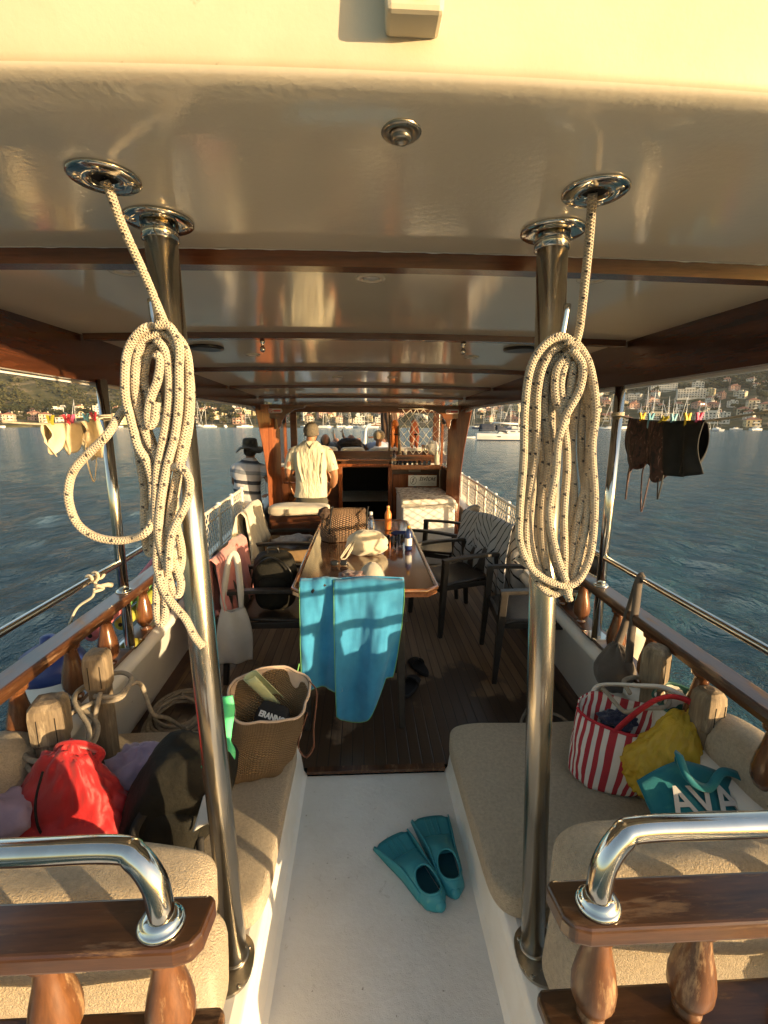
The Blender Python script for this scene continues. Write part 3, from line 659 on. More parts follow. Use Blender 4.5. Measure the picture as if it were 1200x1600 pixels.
# hill skyline heights (m) by bearing
RIDGE = [(-60, 130), (-40, 112), (-33, 118), (-27, 105), (-20, 70), (-10, 60), (0, 62), (8, 66), (16, 74), (24, 84), (30, 120), (36, 150), (46, 165), (60, 170)]
def gz(a, r):
    d = r - shore_r(a); ad = math.degrees(a)
    if d < 0: return ZS - 3
    town = interp([(-60, 7), (-24, 8), (-12, 16), (0, 16), (14, 30), (24, 44), (60, 46)], ad)
    tl = interp([(-60, 90), (-24, 100), (0, 200), (16, 250), (60, 260)], ad)
    z = 1.2 + town * min(1, d / tl) ** 1.15
    if d > tl: z += (interp(RIDGE, ad) - town) * (1 - math.exp(-((d - tl) / interp([(-60, 190), (0, 330), (60, 300)], ad)) ** 1.3))
    z += (6 * nz((a * 9, r / 90, 0)) + 3 * nz((a * 30, r / 30, 3))) * min(1, d / 120)
    # nearer spur on the right that falls away towards the water
    if d > tl: z += 34 * math.exp(-((ad - 32.5) / 3.6) ** 2) * math.exp(-((d - 330) / 130) ** 2)
    if d > 900: z += (d - 900) * .10
    return ZS + z
m = MB(); na, nr = 170, 70
rows = [0.0, .5] + [2.2 + 1500 * (i / (nr - 2)) ** 1.7 for i in range(nr - 1)]
def hp(u, v):
    a = R(-62 + 122 * u); j = int(round(v * nr)); d = rows[j]; r = shore_r(a) + d
    z = ZS - 2 if j == 0 else (ZS + .6 if j == 1 else gz(a, r))
    return V(r * math.sin(a), r * math.cos(a), z)
m.grid(hp, na, nr, uv=False)
hm, nt, b = new_mat('hill_ground'); k = NB(nt); o = k.obj()
n1 = k.n('TexNoise', Vector=o, Scale=.05, Detail=8.0, Roughness=.7); n2 = k.n('TexNoise', Vector=o, Scale=.016, Detail=4.0)
c = k.ramp(n1.outputs[0], [(.38, (.040, .042, .019)), (.52, (.080, .072, .035)), (.66, (.24, .185, .11))])
k.link(c, b.inputs['Base Color']); b.inputs['Roughness'].default_value = 1; b.inputs['Specular IOR Level'].default_value = .1
tag(m.build('hills', hm, origin=(0, 0, ZS), fix=False), 'dry pine covered hills rising behind the harbour town', kind='structure', cat='hills')
# far hazy ridge over the left shore
m = MB()
m.grid(lambda u, v: (lambda a, r: V(r * math.sin(a), r * math.cos(a), ZS + (0 if v < .02 else (v ** .8) * (310 + 60 * nz((a * 5, v * 2, 0)) + 30 * nz((a * 14, v * 4, 0)) ))))(R(-62 + 122 * u), 2300 + 900 * v), 80, 12, uv=False)
tag(m.build('far_hills', hm, origin=(0, 0, ZS), fix=False), 'distant pale ridge above the left shore', kind='structure', cat='hills')

FOL = []
for i, (c1, c2) in enumerate((((.030, .033, .013), (.080, .072, .030)), ((.040, .043, .018), (.100, .088, .040)), ((.019, .024, .012), (.048, .050, .023)))):
    FOL.append(pbr(('pine_foliage', 'olive_foliage', 'dark_foliage')[i], c1, c2, .9, .95, bump=0, spec=.1))
BARK = pbr('bark', (.07, .05, .035), (.12, .09, .06), 3, .9)
def clump(m, c, r, h, rnd, n=9, mi=0):
    """crown of many small leafy tufts spread through a volume"""
    for _ in range(n):
        d = Vector((rnd.gauss(0, 1), rnd.gauss(0, 1), rnd.gauss(0, 1))).normalized() * rnd.random() ** .45
        p = Vector(c) + Vector((d.x * r, d.y * r, d.z * h)); q = r * rnd.uniform(.22, .5)
        vs = [p + Vector((rnd.uniform(-1, 1) * .25 * q + a * q, rnd.uniform(-1, 1) * .25 * q + b2 * q, cc * q * rnd.uniform(.5, 1.1))) for a, b2, cc in ((1, 0, 0), (-1, 0, 0), (0, 1, 0), (0, -1, 0), (0, 0, 1), (0, 0, -.6))]
        m.add(vs, [(0, 2, 4), (2, 1, 4), (1, 3, 4), (3, 0, 4), (2, 0, 5), (1, 2, 5), (3, 1, 5), (0, 3, 5)], mi, False)
rnd = random.Random(11)
m = MB()
for i in range(13500):
    a = R(rnd.uniform(-46, 47)); ad = math.degrees(a); tl = interp([(-60, 90), (-24, 100), (0, 200), (16, 250), (60, 260)], ad)
    d = tl * .85 + rnd.random() ** 1.5 * (620 if ad < 22 else 760); r = shore_r(a) + d
    if -24 < ad < 17 and d > tl + 200 and rnd.random() < .8: continue
    if ad < -20 and nz((a * 40, r / 25, 0)) > .12 and rnd.random() < .85: continue
    q = rnd.uniform(2.0, 4.6) * (1 + d / 1500)
    clump(m, (r * math.sin(a), r * math.cos(a), gz(a, r) + q * .55), q, q * .9, rnd, 4, rnd.choice((0, 0, 1, 2)))
tag(m.build('hillside_forest', FOL, origin=(0, 400, 0), fix=False), 'scrubby pine wood covering the slopes above the town', kind='stuff', cat='forest')

# ---- houses
WALLS = [('white', pbr('wall_white', (.60, .56, .48), (.48, .45, .39), .3, .8)), ('cream', pbr('wall_cream', (.55, .46, .32), (.45, .38, .27), .3, .8)),
         ('yellow', pbr('wall_yellow', (.52, .42, .24), (.45, .36, .2), .3, .8)), ('pink', pbr('wall_pink', (.55, .33, .24), (.48, .29, .21), .3, .8)), ('grey', pbr('wall_grey', (.42, .40, .37), (.35, .33, .3), .3, .8))]
TILE = pbr('red_tile', (.27, .10, .055), (.36, .16, .09), .6, .8, bump=.4, bs=3, bd=.1); FLAT = pbr('flat_roof', (.55, .52, .46), (.45, .42, .37), .4, .9)
WIN = pbr('dark_window', (.03, .035, .04), rough=.15); SLAB = pbr('balcony_slab', (.70, .67, .6), rough=.8)
def house_mesh(w, d, n, roof, seed):
    rr = random.Random(seed); m = MB(); fh = 3.0; H = n * fh; m.bx(-w / 2, w / 2, -d / 2, d / 2, -6, H, 0)
    nx = max(2, int(w / 3.2)); ny = max(2, int(d / 3.5))
    for f in range(n):
        z = f * fh + .9
        for i in range(nx):
            x = -w / 2 + (i + .5) * w / nx; ww = rr.choice((1.1, 1.4, 1.9)); tall = rr.random() < .35
            m.bx(x - ww / 2, x + ww / 2, -d / 2 - .05, -d / 2 + .3, z - (.7 if tall else 0), z + 1.35, 2)
        for i in range(ny):
            y = -d / 2 + (i + .5) * d / ny
            for s in (-1, 1): m.bx(min(s * w / 2 - .3 * s, s * w / 2 + .05 * s), max(s * w / 2 - .3 * s, s * w / 2 + .05 * s), y - .55, y + .55, z, z + 1.3, 2)
        if rr.random() < .75:
            a = rr.uniform(-.5, .1) * w; l = rr.uniform(.35, .5) * w
            m.bx(a, min(a + l, w / 2), -d / 2 - 1.5, -d / 2 - .06, f * fh - .15, f * fh + .12, 3); m.bx(a, min(a + l, w / 2), -d / 2 - 1.5, -d / 2 - 1.38, f * fh + .12, f * fh + .95, 3)
    if roof == 'flat':
        m.bx(-w / 2 - .25, w / 2 + .25, -d / 2 - .25, d / 2 + .25, H, H + .35, 1); m.bx(-w * .2, w * .15, 0, d * .35, H + .35, H + 2.4, 0); m.lathe([(.5, 0), (.5, 1.3)], (w * .3, d * .2, H + .9), 8, axis=(1, 0, 0), mi=3)
    else:
        e = .6; h = min(w, d) * .27; x0, x1, y0, y1 = -w / 2 - e, w / 2 + e, -d / 2 - e, d / 2 + e; r = max(0, (w - d) / 2)
        m.add([(x0, y0, H), (x1, y0, H), (x1, y1, H), (x0, y1, H), (-r, 0, H + h), (r, 0, H + h)], [(0, 1, 5, 4), (1, 2, 5), (2, 3, 4, 5), (3, 0, 4), (3, 2, 1, 0)], 1, False)
        m.bx(w * .22, w * .22 + .9, d * .1, d * .1 + .9, H + .1, H + h + .8, 0)
    return m
HP = []
for wi, (cn, wm_) in enumerate(WALLS):
    for (w, d, n, roof) in ((11, 9, 2, 'tile'), (14, 10, 3, 'flat'), (10, 9, 3, 'tile')) if cn != 'grey' else ((20, 11, 4, 'flat'),):
        HP.append((cn, n, roof, house_mesh(w, d, n, roof, wi * 10 + n), [wm_, TILE if roof == 'tile' else FLAT, WIN, SLAB], w))
HP.append(('white', 4, 'flat', house_mesh(34, 12, 4, 'flat', 77), [WALLS[0][1], FLAT, WIN, SLAB], 34)); HP.append(('cream', 3, 'flat', house_mesh(42, 12, 3, 'flat', 78), [WALLS[1][1], FLAT, WIN, SLAB], 42))
NUMW = {2: 'two', 3: 'three', 4: 'four'}; hproto = {}
def put_house(k, a, r, rz):
    cn, n, roof, mb, mats, w = HP[k]; z = gz(a, r)
    ad = math.degrees(a)
    where = 'left shore' if ad < -24 else ('shore past the helmsman' if ad < -9 else ('bow shore' if ad < 9 else 'right shore')); d = r - shore_r(a)
    tier = 'beside the water' if d < 45 else ('halfway uphill' if d < 150 else 'below the wood')
    lab = f'{cn} {NUMW[n]} storey house with {"red" if roof == "tile" else "flat"} roof {tier} on the {where}'
    if k not in hproto: o = mb.build('house', mats, origin=(0, 0, 0)); hproto[k] = o
    else: o = hproto[k].copy(); col.objects.link(o)
    o.location = (r * math.sin(a), r * math.cos(a), z); o.rotation_euler = (0, 0, -a + rz); q = HS * rnd.uniform(.85, 1.15); o.scale = (q, q, q)
    return tag(o, lab, 'house', lab.replace('house', 'houses', 1))
placed = []; HS = .62
def try_house(k, a, r, rz=0):
    p = (r * math.sin(a), r * math.cos(a)); w = HP[k][5]
    if any(math.hypot(p[0] - q[0], p[1] - q[1]) < (w + q[2]) * .5 for q in placed): return False
    placed.append((*p, w)); put_house(k, a, r, rz); return True
rnd = random.Random(5)
NB_SMALL = list(range(len(HP) - 3))
# deliberate larger blocks on the right
for px, dd, k in ((985, 150, len(HP) - 3), (1035, 205, len(HP) - 2), (1090, 200, 1), (1110, 175, 7), (1080, 150, len(HP) - 2), (1030, 40, len(HP) - 1), (1120, 22, len(HP) - 2), (1180, 30, len(HP) - 1), (1150, 120, 1), (360, 30, 7), (560, 30, 1)):
    a = az_px(px); try_house(k, a, shore_r(a) + dd, rnd.uniform(-.2, .2))
cnt = 0
for i in range(900):
    z_ = rnd.random()
    if z_ < .5: px, dm = rnd.uniform(690, 1240), 225
    elif z_ < .68: px, dm = rnd.uniform(-30, 210), 70
    elif z_ < .85: px, dm = rnd.uniform(290, 425), 150
    else: px, dm = rnd.uniform(440, 660), 120
    a = az_px(px); d = 10 + dm * rnd.random() ** .9
    if try_house(rnd.choice(NB_SMALL), a, shore_r(a) + d, rnd.choice((0, 0, .3, -.3, .8, -.6))): cnt += 1
    if cnt >= 175: break
# ---- trees between the houses
def tree_mesh(h, r, mi, seed, conif=False):
    rr = random.Random(seed); m = MB(); m.tube([V(0, 0, -1), V(.1, .05, h * .4), V(.05, .1, h * .8)], [.28, .2, .06], 6, mi=3)
    for k in range(3): a = rr.uniform(0, 6.28); m.tube([V(0, 0, h * .4), V(math.cos(a) * r * .5, math.sin(a) * r * .5, h * .68)], [.12, .04], 5, mi=3)
    if conif:
        for k in range(7): clump(m, (0, 0, h * (.22 + .12 * k)), r * (1 - k / 8), h * .09, rr, 10, mi)
    else:
        for k in range(6): a = rr.uniform(0, 6.28); clump(m, (math.cos(a) * r * .45, math.sin(a) * r * .45, h * rr.uniform(.55, .85)), r * .6, h * .16, rr, 12, mi)
    return m
TP = [tree_mesh(8, 3.6, 0, 1), tree_mesh(6.5, 3.2, 1, 2), tree_mesh(11, 2.2, 2, 3, True), tree_mesh(9.5, 4.4, 2, 4)]
TK = ['round olive green pine', 'low light green tree', 'narrow dark cypress', 'broad dark evergreen tree']; tproto = {}
def put_tree(k, a, r, s):
    ad = math.degrees(a)
    where = 'left shore' if ad < -24 else ('shore past the helmsman' if ad < -9 else ('bow shore' if ad < 9 else 'right shore'))
    if k not in tproto: o = TP[k].build('tree', FOL + [BARK], origin=(0, 0, 0), fix=False); tproto[k] = o
    else: o = tproto[k].copy(); col.objects.link(o)
    o.location = (r * math.sin(a), r * math.cos(a), gz(a, r)); o.scale = (s, s, s); o.rotation_euler = (0, 0, rnd.uniform(0, 6))
    tag(o, f'{TK[k]} growing among the houses of the {where}', 'tree', f'{TK[k]}s among the houses of the {where}')
for i in range(345):
    z_ = rnd.random()
    if z_ < .4: px, dm = rnd.uniform(690, 1240), 260
    elif z_ < .55: px, dm = rnd.uniform(-30, 210), 90
    elif z_ < .75: px, dm = rnd.uniform(290, 425), 190
    else: px, dm = rnd.uniform(440, 660), 170
    a = az_px(px); d = 5 + dm * rnd.random(); r = shore_r(a) + d; p = (r * math.sin(a), r * math.cos(a))
    if any(math.hypot(p[0] - q[0], p[1] - q[1]) < q[2] * .5 * HS + .5 for q in placed): continue
    put_tree(rnd.choice((0, 0, 1, 2, 3, 3)), a, r, rnd.uniform(.55, 1.05))

# ---- moored boats
HULLW = pbr('boat_white', (.74, .73, .70), (.66, .65, .61), .5, .35); HULLB = pbr('boat_navy', (.02, .03, .07), rough=.3); DKC = pbr('canvas_navy', (.03, .035, .05), (.05, .055, .07), 2, .9); ALU = pbr('mast_alloy', (.62, .60, .56), rough=.4, metal=.3); BLK = pbr('window_tint', (.015, .017, .02), rough=.1)
def hull_mb(L, B, H, mi=0, boot=1):
    m = MB(); st = [(-.5, .72, .95), (-.35, .9, .92), (-.1, 1, .9), (.15, .93, .95), (.35, .62, 1.03), (.45, .3, 1.1), (.5, .03, 1.16)]; vs = []
    for t, wd, hh in st:
        for z, q in ((-.35, .35), (0, .80), (.12 * H, .84), (.6 * H, .95), (hh * H, 1.0)): vs.append((t * L, -wd * B / 2 * q, z))
        for z, q in ((hh * H, 1.0), (.6 * H, .95), (.12 * H, .84), (0, .80), (-.35, .35)): vs.append((t * L, wd * B / 2 * q, z))
    n = 10
    for i in range(len(st) - 1):
        for k in range(n - 1): m.add([], [], mi)
    fs = [(i * n + k, i * n + k + 1, (i + 1) * n + k + 1, (i + 1) * n + k) for i in range(len(st) - 1) for k in range(n - 1)]
    m.add(vs, fs, mi, True); m.add([vs[k] for k in range(n)], [tuple(range(n))], mi, False)
    for j, f in enumerate(fs):
        if (f[0] % n) in (1, 7): m.mi[j] = boot
    return m
def sailboat(seed, L, mast, hm_):
    m = hull_mb(L, L * .3, L * .1); rr = random.Random(seed); dz = L * .098
    m.box((L * .02, 0, dz + .22), (L * .42, L * .17, .5), taper=.85, mi=0); m.bx(-L * .12, L * .16, -L * .0751, L * .0751, dz + .18, dz + .38, 3)
    m.box((-L * .28, 0, dz + 1.3), (L * .2, L * .2, .15), mi=2)
    m.tube([V(L * .08, 0, 0), V(L * .08, 0, mast)], [.13, .08], 6, mi=4); m.tube([V(L * .07, 0, dz + 1.5), V(-L * .33, 0, dz + 1.6)], .16, 6, mi=2)
    for z in (.45, .7): m.tube([V(L * .08, -L * .09, mast * z), V(L * .08, L * .09, mast * z)], .05, 5, mi=4)
    for e in ((L * .49, 0, L * .11), (-L * .48, 0, L * .095), (L * .06, L * .14, dz), (L * .06, -L * .14, dz)): m.tube([V(*e), V(L * .08, 0, mast * .98)], .012, 4, mi=4)
    m.tube([V(L * .48, 0, L * .13), V(L * .1, 0, mast * .9)], .09, 5, mi=0)
    return m, [hm_, HULLB, DKC, BLK, ALU]
SB = [sailboat(1, 11, 15, HULLW), sailboat(2, 13, 18, HULLW), sailboat(3, 12, 16, HULLB), sailboat(4, 15, 22, HULLW)]
SN = ['white sailing yacht with bare mast', 'white sailing yacht with tall bare mast', 'navy sailing yacht with bare mast', 'large white ketch with very tall mast']; sproto = {}
def put_sb(k, px, dist, rz):
    a = az_px(px); ad = math.degrees(a)
    where = 'off the left shore' if ad < -24 else ('off the shore left of the helm' if ad < -9 else ('off the shore ahead of the bow' if ad < 9 else ('in the marina right of the rope coil' if ad > 26 else 'in the marina between pillar and rope')))
    if k not in sproto: o = SB[k][0].build('sailing_yacht', SB[k][1], origin=(0, 0, 0)); sproto[k] = o
    else: o = sproto[k].copy(); col.objects.link(o)
    o.location = (dist * math.sin(a), dist * math.cos(a), ZS); o.rotation_euler = (0, 0, rz)
    tag(o, f'{SN[k]} moored {where}', 'yacht', f'{SN[k]}s moored {where}')
for px in (958, 976, 1003, 1010, 1024, 1034, 1046, 1052, 1062, 1079, 1095, 1104, 1131, 740, 752, 764, 772, 781, 793, 800, 940):
    put_sb(rnd.choice((0, 1, 1, 2, 0)) if px not in (1010, 976, 1024) else 3, px, rnd.uniform(255, 335), rnd.uniform(0, 6.28))
for px in (22, 142, 318, 333, 388, 505, 512, 536, 545, 557, 569, 578): put_sb(rnd.choice((0, 1, 0)), px, rnd.uniform(300, 335), rnd.uniform(0, 6.28))
def motor(seed):
    m = hull_mb(7, 2.4, 1.0); m.box((.1, 0, 1.25), (2.4, 1.7, .8), taper=.75, mi=0); m.bx(-.8, 1.0, -.78, .78, 1.2, 1.5, 3); m.box((-.6, 0, 2.2), (2.2, 1.7, .08), mi=2)
    for s in (-1, 1): m.tube([V(-1.4, s * .8, .9), V(-1.3, s * .75, 2.2)], .04, 5, mi=4); m.tube([V(.3, s * .8, 1.5), V(.3, s * .75, 2.2)], .04, 5, mi=4)
    return m
mo = None
for i in range(46):
    px = rnd.choice((rnd.uniform(0, 200), rnd.uniform(300, 420), rnd.uniform(730, 800), rnd.uniform(950, 1200), rnd.uniform(470, 600))); a = az_px(px); r = shore_r(a) - rnd.uniform(3, 14)
    if mo is None: mo = o = motor(1).build('motor_boat', [HULLW, HULLB, DKC, BLK, ALU], origin=(0, 0, 0))
    else: o = mo.copy(); col.objects.link(o)
    ad = math.degrees(a); where = 'left shore' if ad < -24 else ('shore past the helmsman' if ad < -9 else ('bow shore' if ad < 9 else 'right shore'))
    o.location = (r * math.sin(a), r * math.cos(a), ZS); o.rotation_euler = (0, 0, rnd.uniform(0, 6.28)); tag(o, f'small white motor boat tied up along the {where}', 'motor boat', f'small motor boats along the {where}')
# the near white sloop seen between the right pillar and the rope coil
a = az_px(797); D = 90; nc = V(D * math.sin(a), D * math.cos(a), ZS)
ny = thing('sailing_yacht', nc, 'big white sloop with black canvas bimini anchored nearest, half hidden behind the right rope coil', 'yacht')
def nb(mb, name, mats, par=None, **kw):
    mb.v = [nc + Matrix.Rotation(-.12, 3, 'Z') @ v for v in mb.v]; return mb.build(name, mats, par or ny, **kw)
hu = nb(hull_mb(12.5, 3.9, 1.35), 'hull', [HULLW, HULLB])
q = MB(); q.box((.6, 0, 1.55), (6.2, 2.5, .55), taper=.82); ca = nb(q, 'cabin', HULLW, bevel=.08)
for x in (-1.6, -.2, 1.2, 2.4): q = MB(); q.bx(x, x + .9, -1.22, -1.1, 1.5, 1.68); nb(q, 'window', BLK, ca)
q = MB(); q.bx(-2.6, -2.0, -1.83, -1.78, .62, .8); nb(q, 'port_light', BLK, hu)
q = MB(); q.grid(lambda u, v: V(-5.6 + u * 2.6, (v - .5) * 3.2, 3.0 - 1.3 * (abs(v - .5) * 2) ** 2.2 - .3 * (u - .5) ** 2), 8, 10); nb(q, 'bimini', DKC, solid=.05)
q = MB(); q.grid(lambda u, v: V(-2.7 + u * 2.2, (v - .5) * 2.6, 2.75 - 1.0 * (abs(v - .5) * 2) ** 2.4 - .75 * u ** 2), 8, 10); nb(q, 'spray_hood', DKC, solid=.05)
q = MB(); q.tube([V(1.4, 0, 1), V(1.4, 0, 17)], [.12, .08], 8); mst = nb(q, 'mast', ALU); q = MB(); q.tube([V(1.3, 0, 3.0), V(-3.4, 0, 3.2)], .17, 8); nb(q, 'boom', HULLW, mst)
q = MB()
for s in (-1, 1): q.tube([V(-5.8, s * 1.5, 1.9), V(0, s * 1.85, 1.85), V(4.5, s * 1.2, 2.0), V(6.1, 0, 2.1)], .025, 5)
nb(q, 'guard_rail', ALU)
a = az_px(736); p = V(98 * math.sin(a), 98 * math.cos(a), ZS); dg_ = hull_mb(2.6, 1.3, .42); dg_.v = [p + v for v in dg_.v]
tag(dg_.build('dinghy', [HULLW, HULLB], origin=p), 'small white tender floating beyond the right pillar', 'dinghy')
# ================================================================ CUSHIONS AND FURNITURE
def pad(m, x0, x1, y0, y1, z0, z1, p=.22, puff=.0, wob=.006, seed=0, tilt=None, u=56, v=28, mi=0):
    c = V((x0 + x1) / 2, (y0 + y1) / 2, (z0 + z1) / 2); rad = ((x1 - x0) / 2, (y1 - y0) / 2, (z1 - z0) / 2)
    def fn(q, d):
        w_ = nz(q + c, 6, seed) * wob + nz(q + c, 2.2, seed + 3) * wob * 1.6
        k_ = 1 + puff * (1 - min(1, (q.x / rad[0]) ** 2)) * (1 - min(1, (q.y / rad[1]) ** 2))
        return V(q.x + d.x * w_, q.y + d.y * w_, q.z * k_ + d.z * w_)
    return m.ell(c, rad, tilt, u, v, mi, fn, p)
def cushion(name, lab, box, group=None, mat=None, **kw):
    m = MB(); pad(m, *box, **kw); return tag(m.build(name, mat or MT['terry']), lab, 'cushion', group)
cushion('seat_cushion', 'wide beige towelling seat cushion under the red bag and backpack, left of the gangway', (-1.27, -.315, 1.17, 2.07, .168, .272), seed=1)
cushion('seat_cushion', 'wide beige towelling seat cushion under the striped tote, right of the gangway', (.415, 1.34, 1.17, 2.06, .168, .272), seed=2)
cushion('back_cushion', 'upper beige back cushion behind the left stern rail with sunlit patches', (-1.28, -.355, .835, 1.02, .48, .735), seed=3, p=.42, wob=.010)
cushion('back_cushion', 'lower beige back cushion seen between the left stern balusters', (-1.28, -.36, .85, 1.05, .17, .52), seed=4, p=.4, wob=.010)
cushion('back_cushion', 'upper beige back cushion behind the right stern rail and handrail', (.475, 1.33, .835, 1.02, .48, .755), seed=5, p=.42, wob=.010)
cushion('back_cushion', 'lower beige back cushion seen between the right stern balusters', (.50, 1.33, .85, 1.05, .17, .52), seed=6, p=.4, wob=.010)
cushion('scatter_pillow', 'round edged beige pillow propped against the left mooring post', (-1.43, -1.20, 1.38, 1.63, .36, .64), seed=7, p=.75, wob=.012)
cushion('scatter_pillow', 'tall beige pillow leaning on the right side rail', (1.32, 1.50, 1.16, 1.66, .24, .66), seed=8, p=.62, wob=.012)
cushion('bench_cushion', 'fat rolled beige cushion on the wooden helm bench', (-.985, -.345, 4.68, 4.98, .80, .915), seed=9, p=.45, mat=MT['terry2'])
for i, (a, b, lb) in enumerate(((-.86, -.40, 'leftmost of the three beige sunbathing pads ahead of the windscreen'), (-.36, .05, 'middle of the three beige sunbathing pads, under the dark haired person'), (.10, 1.12, 'widest of the three beige sunbathing pads, under the person in the cap'))):
    cushion('sunbathing_pad', lb, (a, b, 7.45, 7.75, 1.14, 1.375), seed=20 + i, p=.4, mat=MT['terry2'], u=28, v=14)

# ---- table
m = MB(); X0, X1, Y0, Y1, c_ = -.437, .468, 2.67, 4.77, .07
oc = lambda e: [V(X0 + c_ + e * .4, Y0 + e, 0), V(X1 - c_ - e * .4, Y0 + e, 0), V(X1 - e, Y0 + c_ + e * .4, 0), V(X1 - e, Y1 - c_ - e * .4, 0), V(X1 - c_ - e * .4, Y1 - e, 0), V(X0 + c_ + e * .4, Y1 - e, 0), V(X0 + e, Y1 - c_ - e * .4, 0), V(X0 + e, Y0 + c_ + e * .4, 0)]
table = thing('dining_table', (.015, 3.72, 0), 'long varnished wooden table with clipped corners and raised rim in the middle of the deck', 'table')
m.prism(oc(.02), (0, 0, .71), (0, 0, .742)); m.build('tabletop', MT['table'], table)
m = MB(); m.tube([p + V(0, 0, .738) for p in smooth_path([q for q in oc(.004)], 1, True)], .016, 8, closed=True)
for a, b in zip(oc(0), oc(0)[1:] + oc(0)[:1]):
    d = (b - a).normalized(); n_ = V(-d.y, d.x, 0); m.prism([a, b, b + n_ * .024, a + n_ * .024], (0, 0, .70), (0, 0, .738))
m.build('rim', MT['tablerim'], table)
for y in (3.2, 4.25):
    m = MB(); m.bx(-.05, .08, y - .05, y + .05, .04, .71); m.build('pedestal', MT['cabin'], table, bevel=.01); m = MB(); m.bx(-.26, .29, y - .05, y + .05, 0, .05); m.build('foot', MT['cabin'], table, bevel=.012); m = MB(); m.bx(-.3, .33, y - .04, y + .04, .665, .71); m.build('bearer', MT['cabin'], table, bevel=.01)

# ---- dark rattan armchairs (local: faces +Y)
def make_chair():
    t = thing('armchair', (0, 0, 0), '', 'chair', 'dark rattan armchairs round the table'); t.name = 'armchair'
    m = MB(); m.grid(lambda u, v: V((u - .5) * (.50 - .05 * (1 - v)), -.24 + v * .47, .435 - .018 * math.sin(PI * u) * math.sin(PI * v) - (.025 * max(0, v - .85) / .15) + .012 * (1 - v)), 14, 14)
    m.build('seat', MT['rattan'], t, solid=.022)
    m = MB()
    for s in (-1, 1): m.bx(s * .235 - .012, s * .235 + .012, -.22, .24, .385, .428)
    m.bx(-.24, .24, .215, .245, .36, .425); m.bx(-.23, .23, -.25, -.22, .385, .43); m.build('seat_frame', MT['chairplastic'], t, bevel=.004)
    m = MB(); m.grid(lambda u, v: V((u - .5) * (.45 + .03 * math.sin(PI * v) - .07 * max(0, v - .8)), -.245 - .115 * v - .035 * (math.sin(PI * u) - 1) * -1 + .0, .455 + v * (.425 + .025 * math.sin(PI * u))), 14, 16)
    m.build('backrest', MT['rattan'], t, solid=.018)
    m = MB(); pts = [V((u - .5) * .47, -.245 - .115 * v - .035 * (1 - math.sin(PI * u)), .455 + v * (.43 + .025 * math.sin(PI * u))) for u, v in [(0, 0), (0, .3), (0, .6), (.02, .9), (.1, 1), (.3, 1), (.5, 1), (.7, 1), (.9, 1), (.98, .9), (1, .6), (1, .3), (1, 0)]]
    m.tube(smooth_path(pts, 3), .014, 8); m.build('back_frame', MT['chairplastic'], t)
    for s in (-1, 1):
        m = MB(); m.grid(lambda u, v: (lambda q: V(s * (.275 + (-.026, .026, .026, -.026, -.026)[q]), -.31 + u * .57, .655 + (.013, .013, -.013, -.013, .013)[q] + .012 * math.sin(PI * u)))(int(round(v * 4))), 8, 4, smooth=False)
        for e in (0, 1): m.add([V(s * (.275 + a), -.31 + e * .57, .655 + b_) for a, b_ in ((-.026, .013), (.026, .013), (.026, -.013), (-.026, -.013))], [(0, 1, 2, 3)], 0, False)
        m.build('armrest', MT['rattan'], t, bevel=.004)
        for top, bot, w0, w1 in ((V(s * .275, .235, .65), V(s * .285, .275, 0), .048, .034), (V(s * .262, -.285, .65), V(s * .275, -.335, 0), .048, .034)):
            m = MB(); vs = []
            for p, w_ in ((bot, w1), (lerp(bot, top, .63), w0), (top, w0)):
                for a, b_ in ((-1, -1), (1, -1), (1, 1), (-1, 1)): vs.append(p + V(a * w_ * .5, b_ * w_ * .5, 0))
            m.add(vs, [(3, 2, 1, 0), (8, 9, 10, 11)] + [(i * 4 + k, i * 4 + (k + 1) % 4, i * 4 + 4 + (k + 1) % 4, i * 4 + 4 + k) for i in (0, 1) for k in range(4)], 0, False); m.build('leg', MT['chairplastic'], t, bevel=.005)
    return t
chair0 = make_chair(); CH = {}
for i, (key, x, y, rz, lab) in enumerate((
        ('A', -.05, 2.74, 0, 'dark rattan armchair at the near table end, hidden behind the blue towel'),
        ('B', -.60, 3.18, -90, 'dark rattan armchair holding the black backpack, with a pink towel over its back'),
        ('C', -.72, 4.40, -88, 'dark rattan armchair far left of the table, under the pale hooded towel'),
        ('D', 1.20, 3.10, 84, 'empty dark rattan armchair standing nearest the right side rail'),
        ('E', .80, 3.90, 110, 'dark rattan armchair under the black lined towel, right of the table'),
        ('F', .80, 4.80, 60, 'empty dark rattan armchair in front of the white chest'))):
    o = chair0 if i == 0 else copy_tree(chair0)
    o.location = (x, y, 0); o.rotation_euler = (0, 0, R(rz)); o['label'] = lab
    CH[key] = Matrix.Translation((x, y, 0)) @ Matrix.Rotation(R(rz), 4, 'Z')

# ---- white chest with rug
ch = thing('chest_freezer', (.80, 5.9, 0), 'white chest freezer under a fringed rug beside the right pillar', 'freezer')
m = MB(); m.bx(.48, 1.12, 5.42, 6.42, .04, .78); m.build('body', MT['white'], ch, bevel=.02, bseg=3)
m = MB(); m.bx(.475, 1.125, 5.41, 6.43, .785, .85); m.build('lid', MT['white'], ch, bevel=.015, bseg=3)
m = MB(); m.bx(.70, .90, 5.385, 5.41, .80, .83); m.build('handle', MT['gel'], ch, bevel=.006)
m = MB()
for k in range(5): m.bx(.52, .60, 5.414, 5.419, .10 + k * .018, .108 + k * .018)
m.build('vent', MT['dark'], ch)
m, nt, b = new_mat('rug_weave'); k = NB(nt); o = k.obj()
v1 = k.n('TexVoronoi', Vector=o, Scale=16.0); n1 = k.n('TexNoise', Vector=o, Scale=45.0, Detail=3.0)
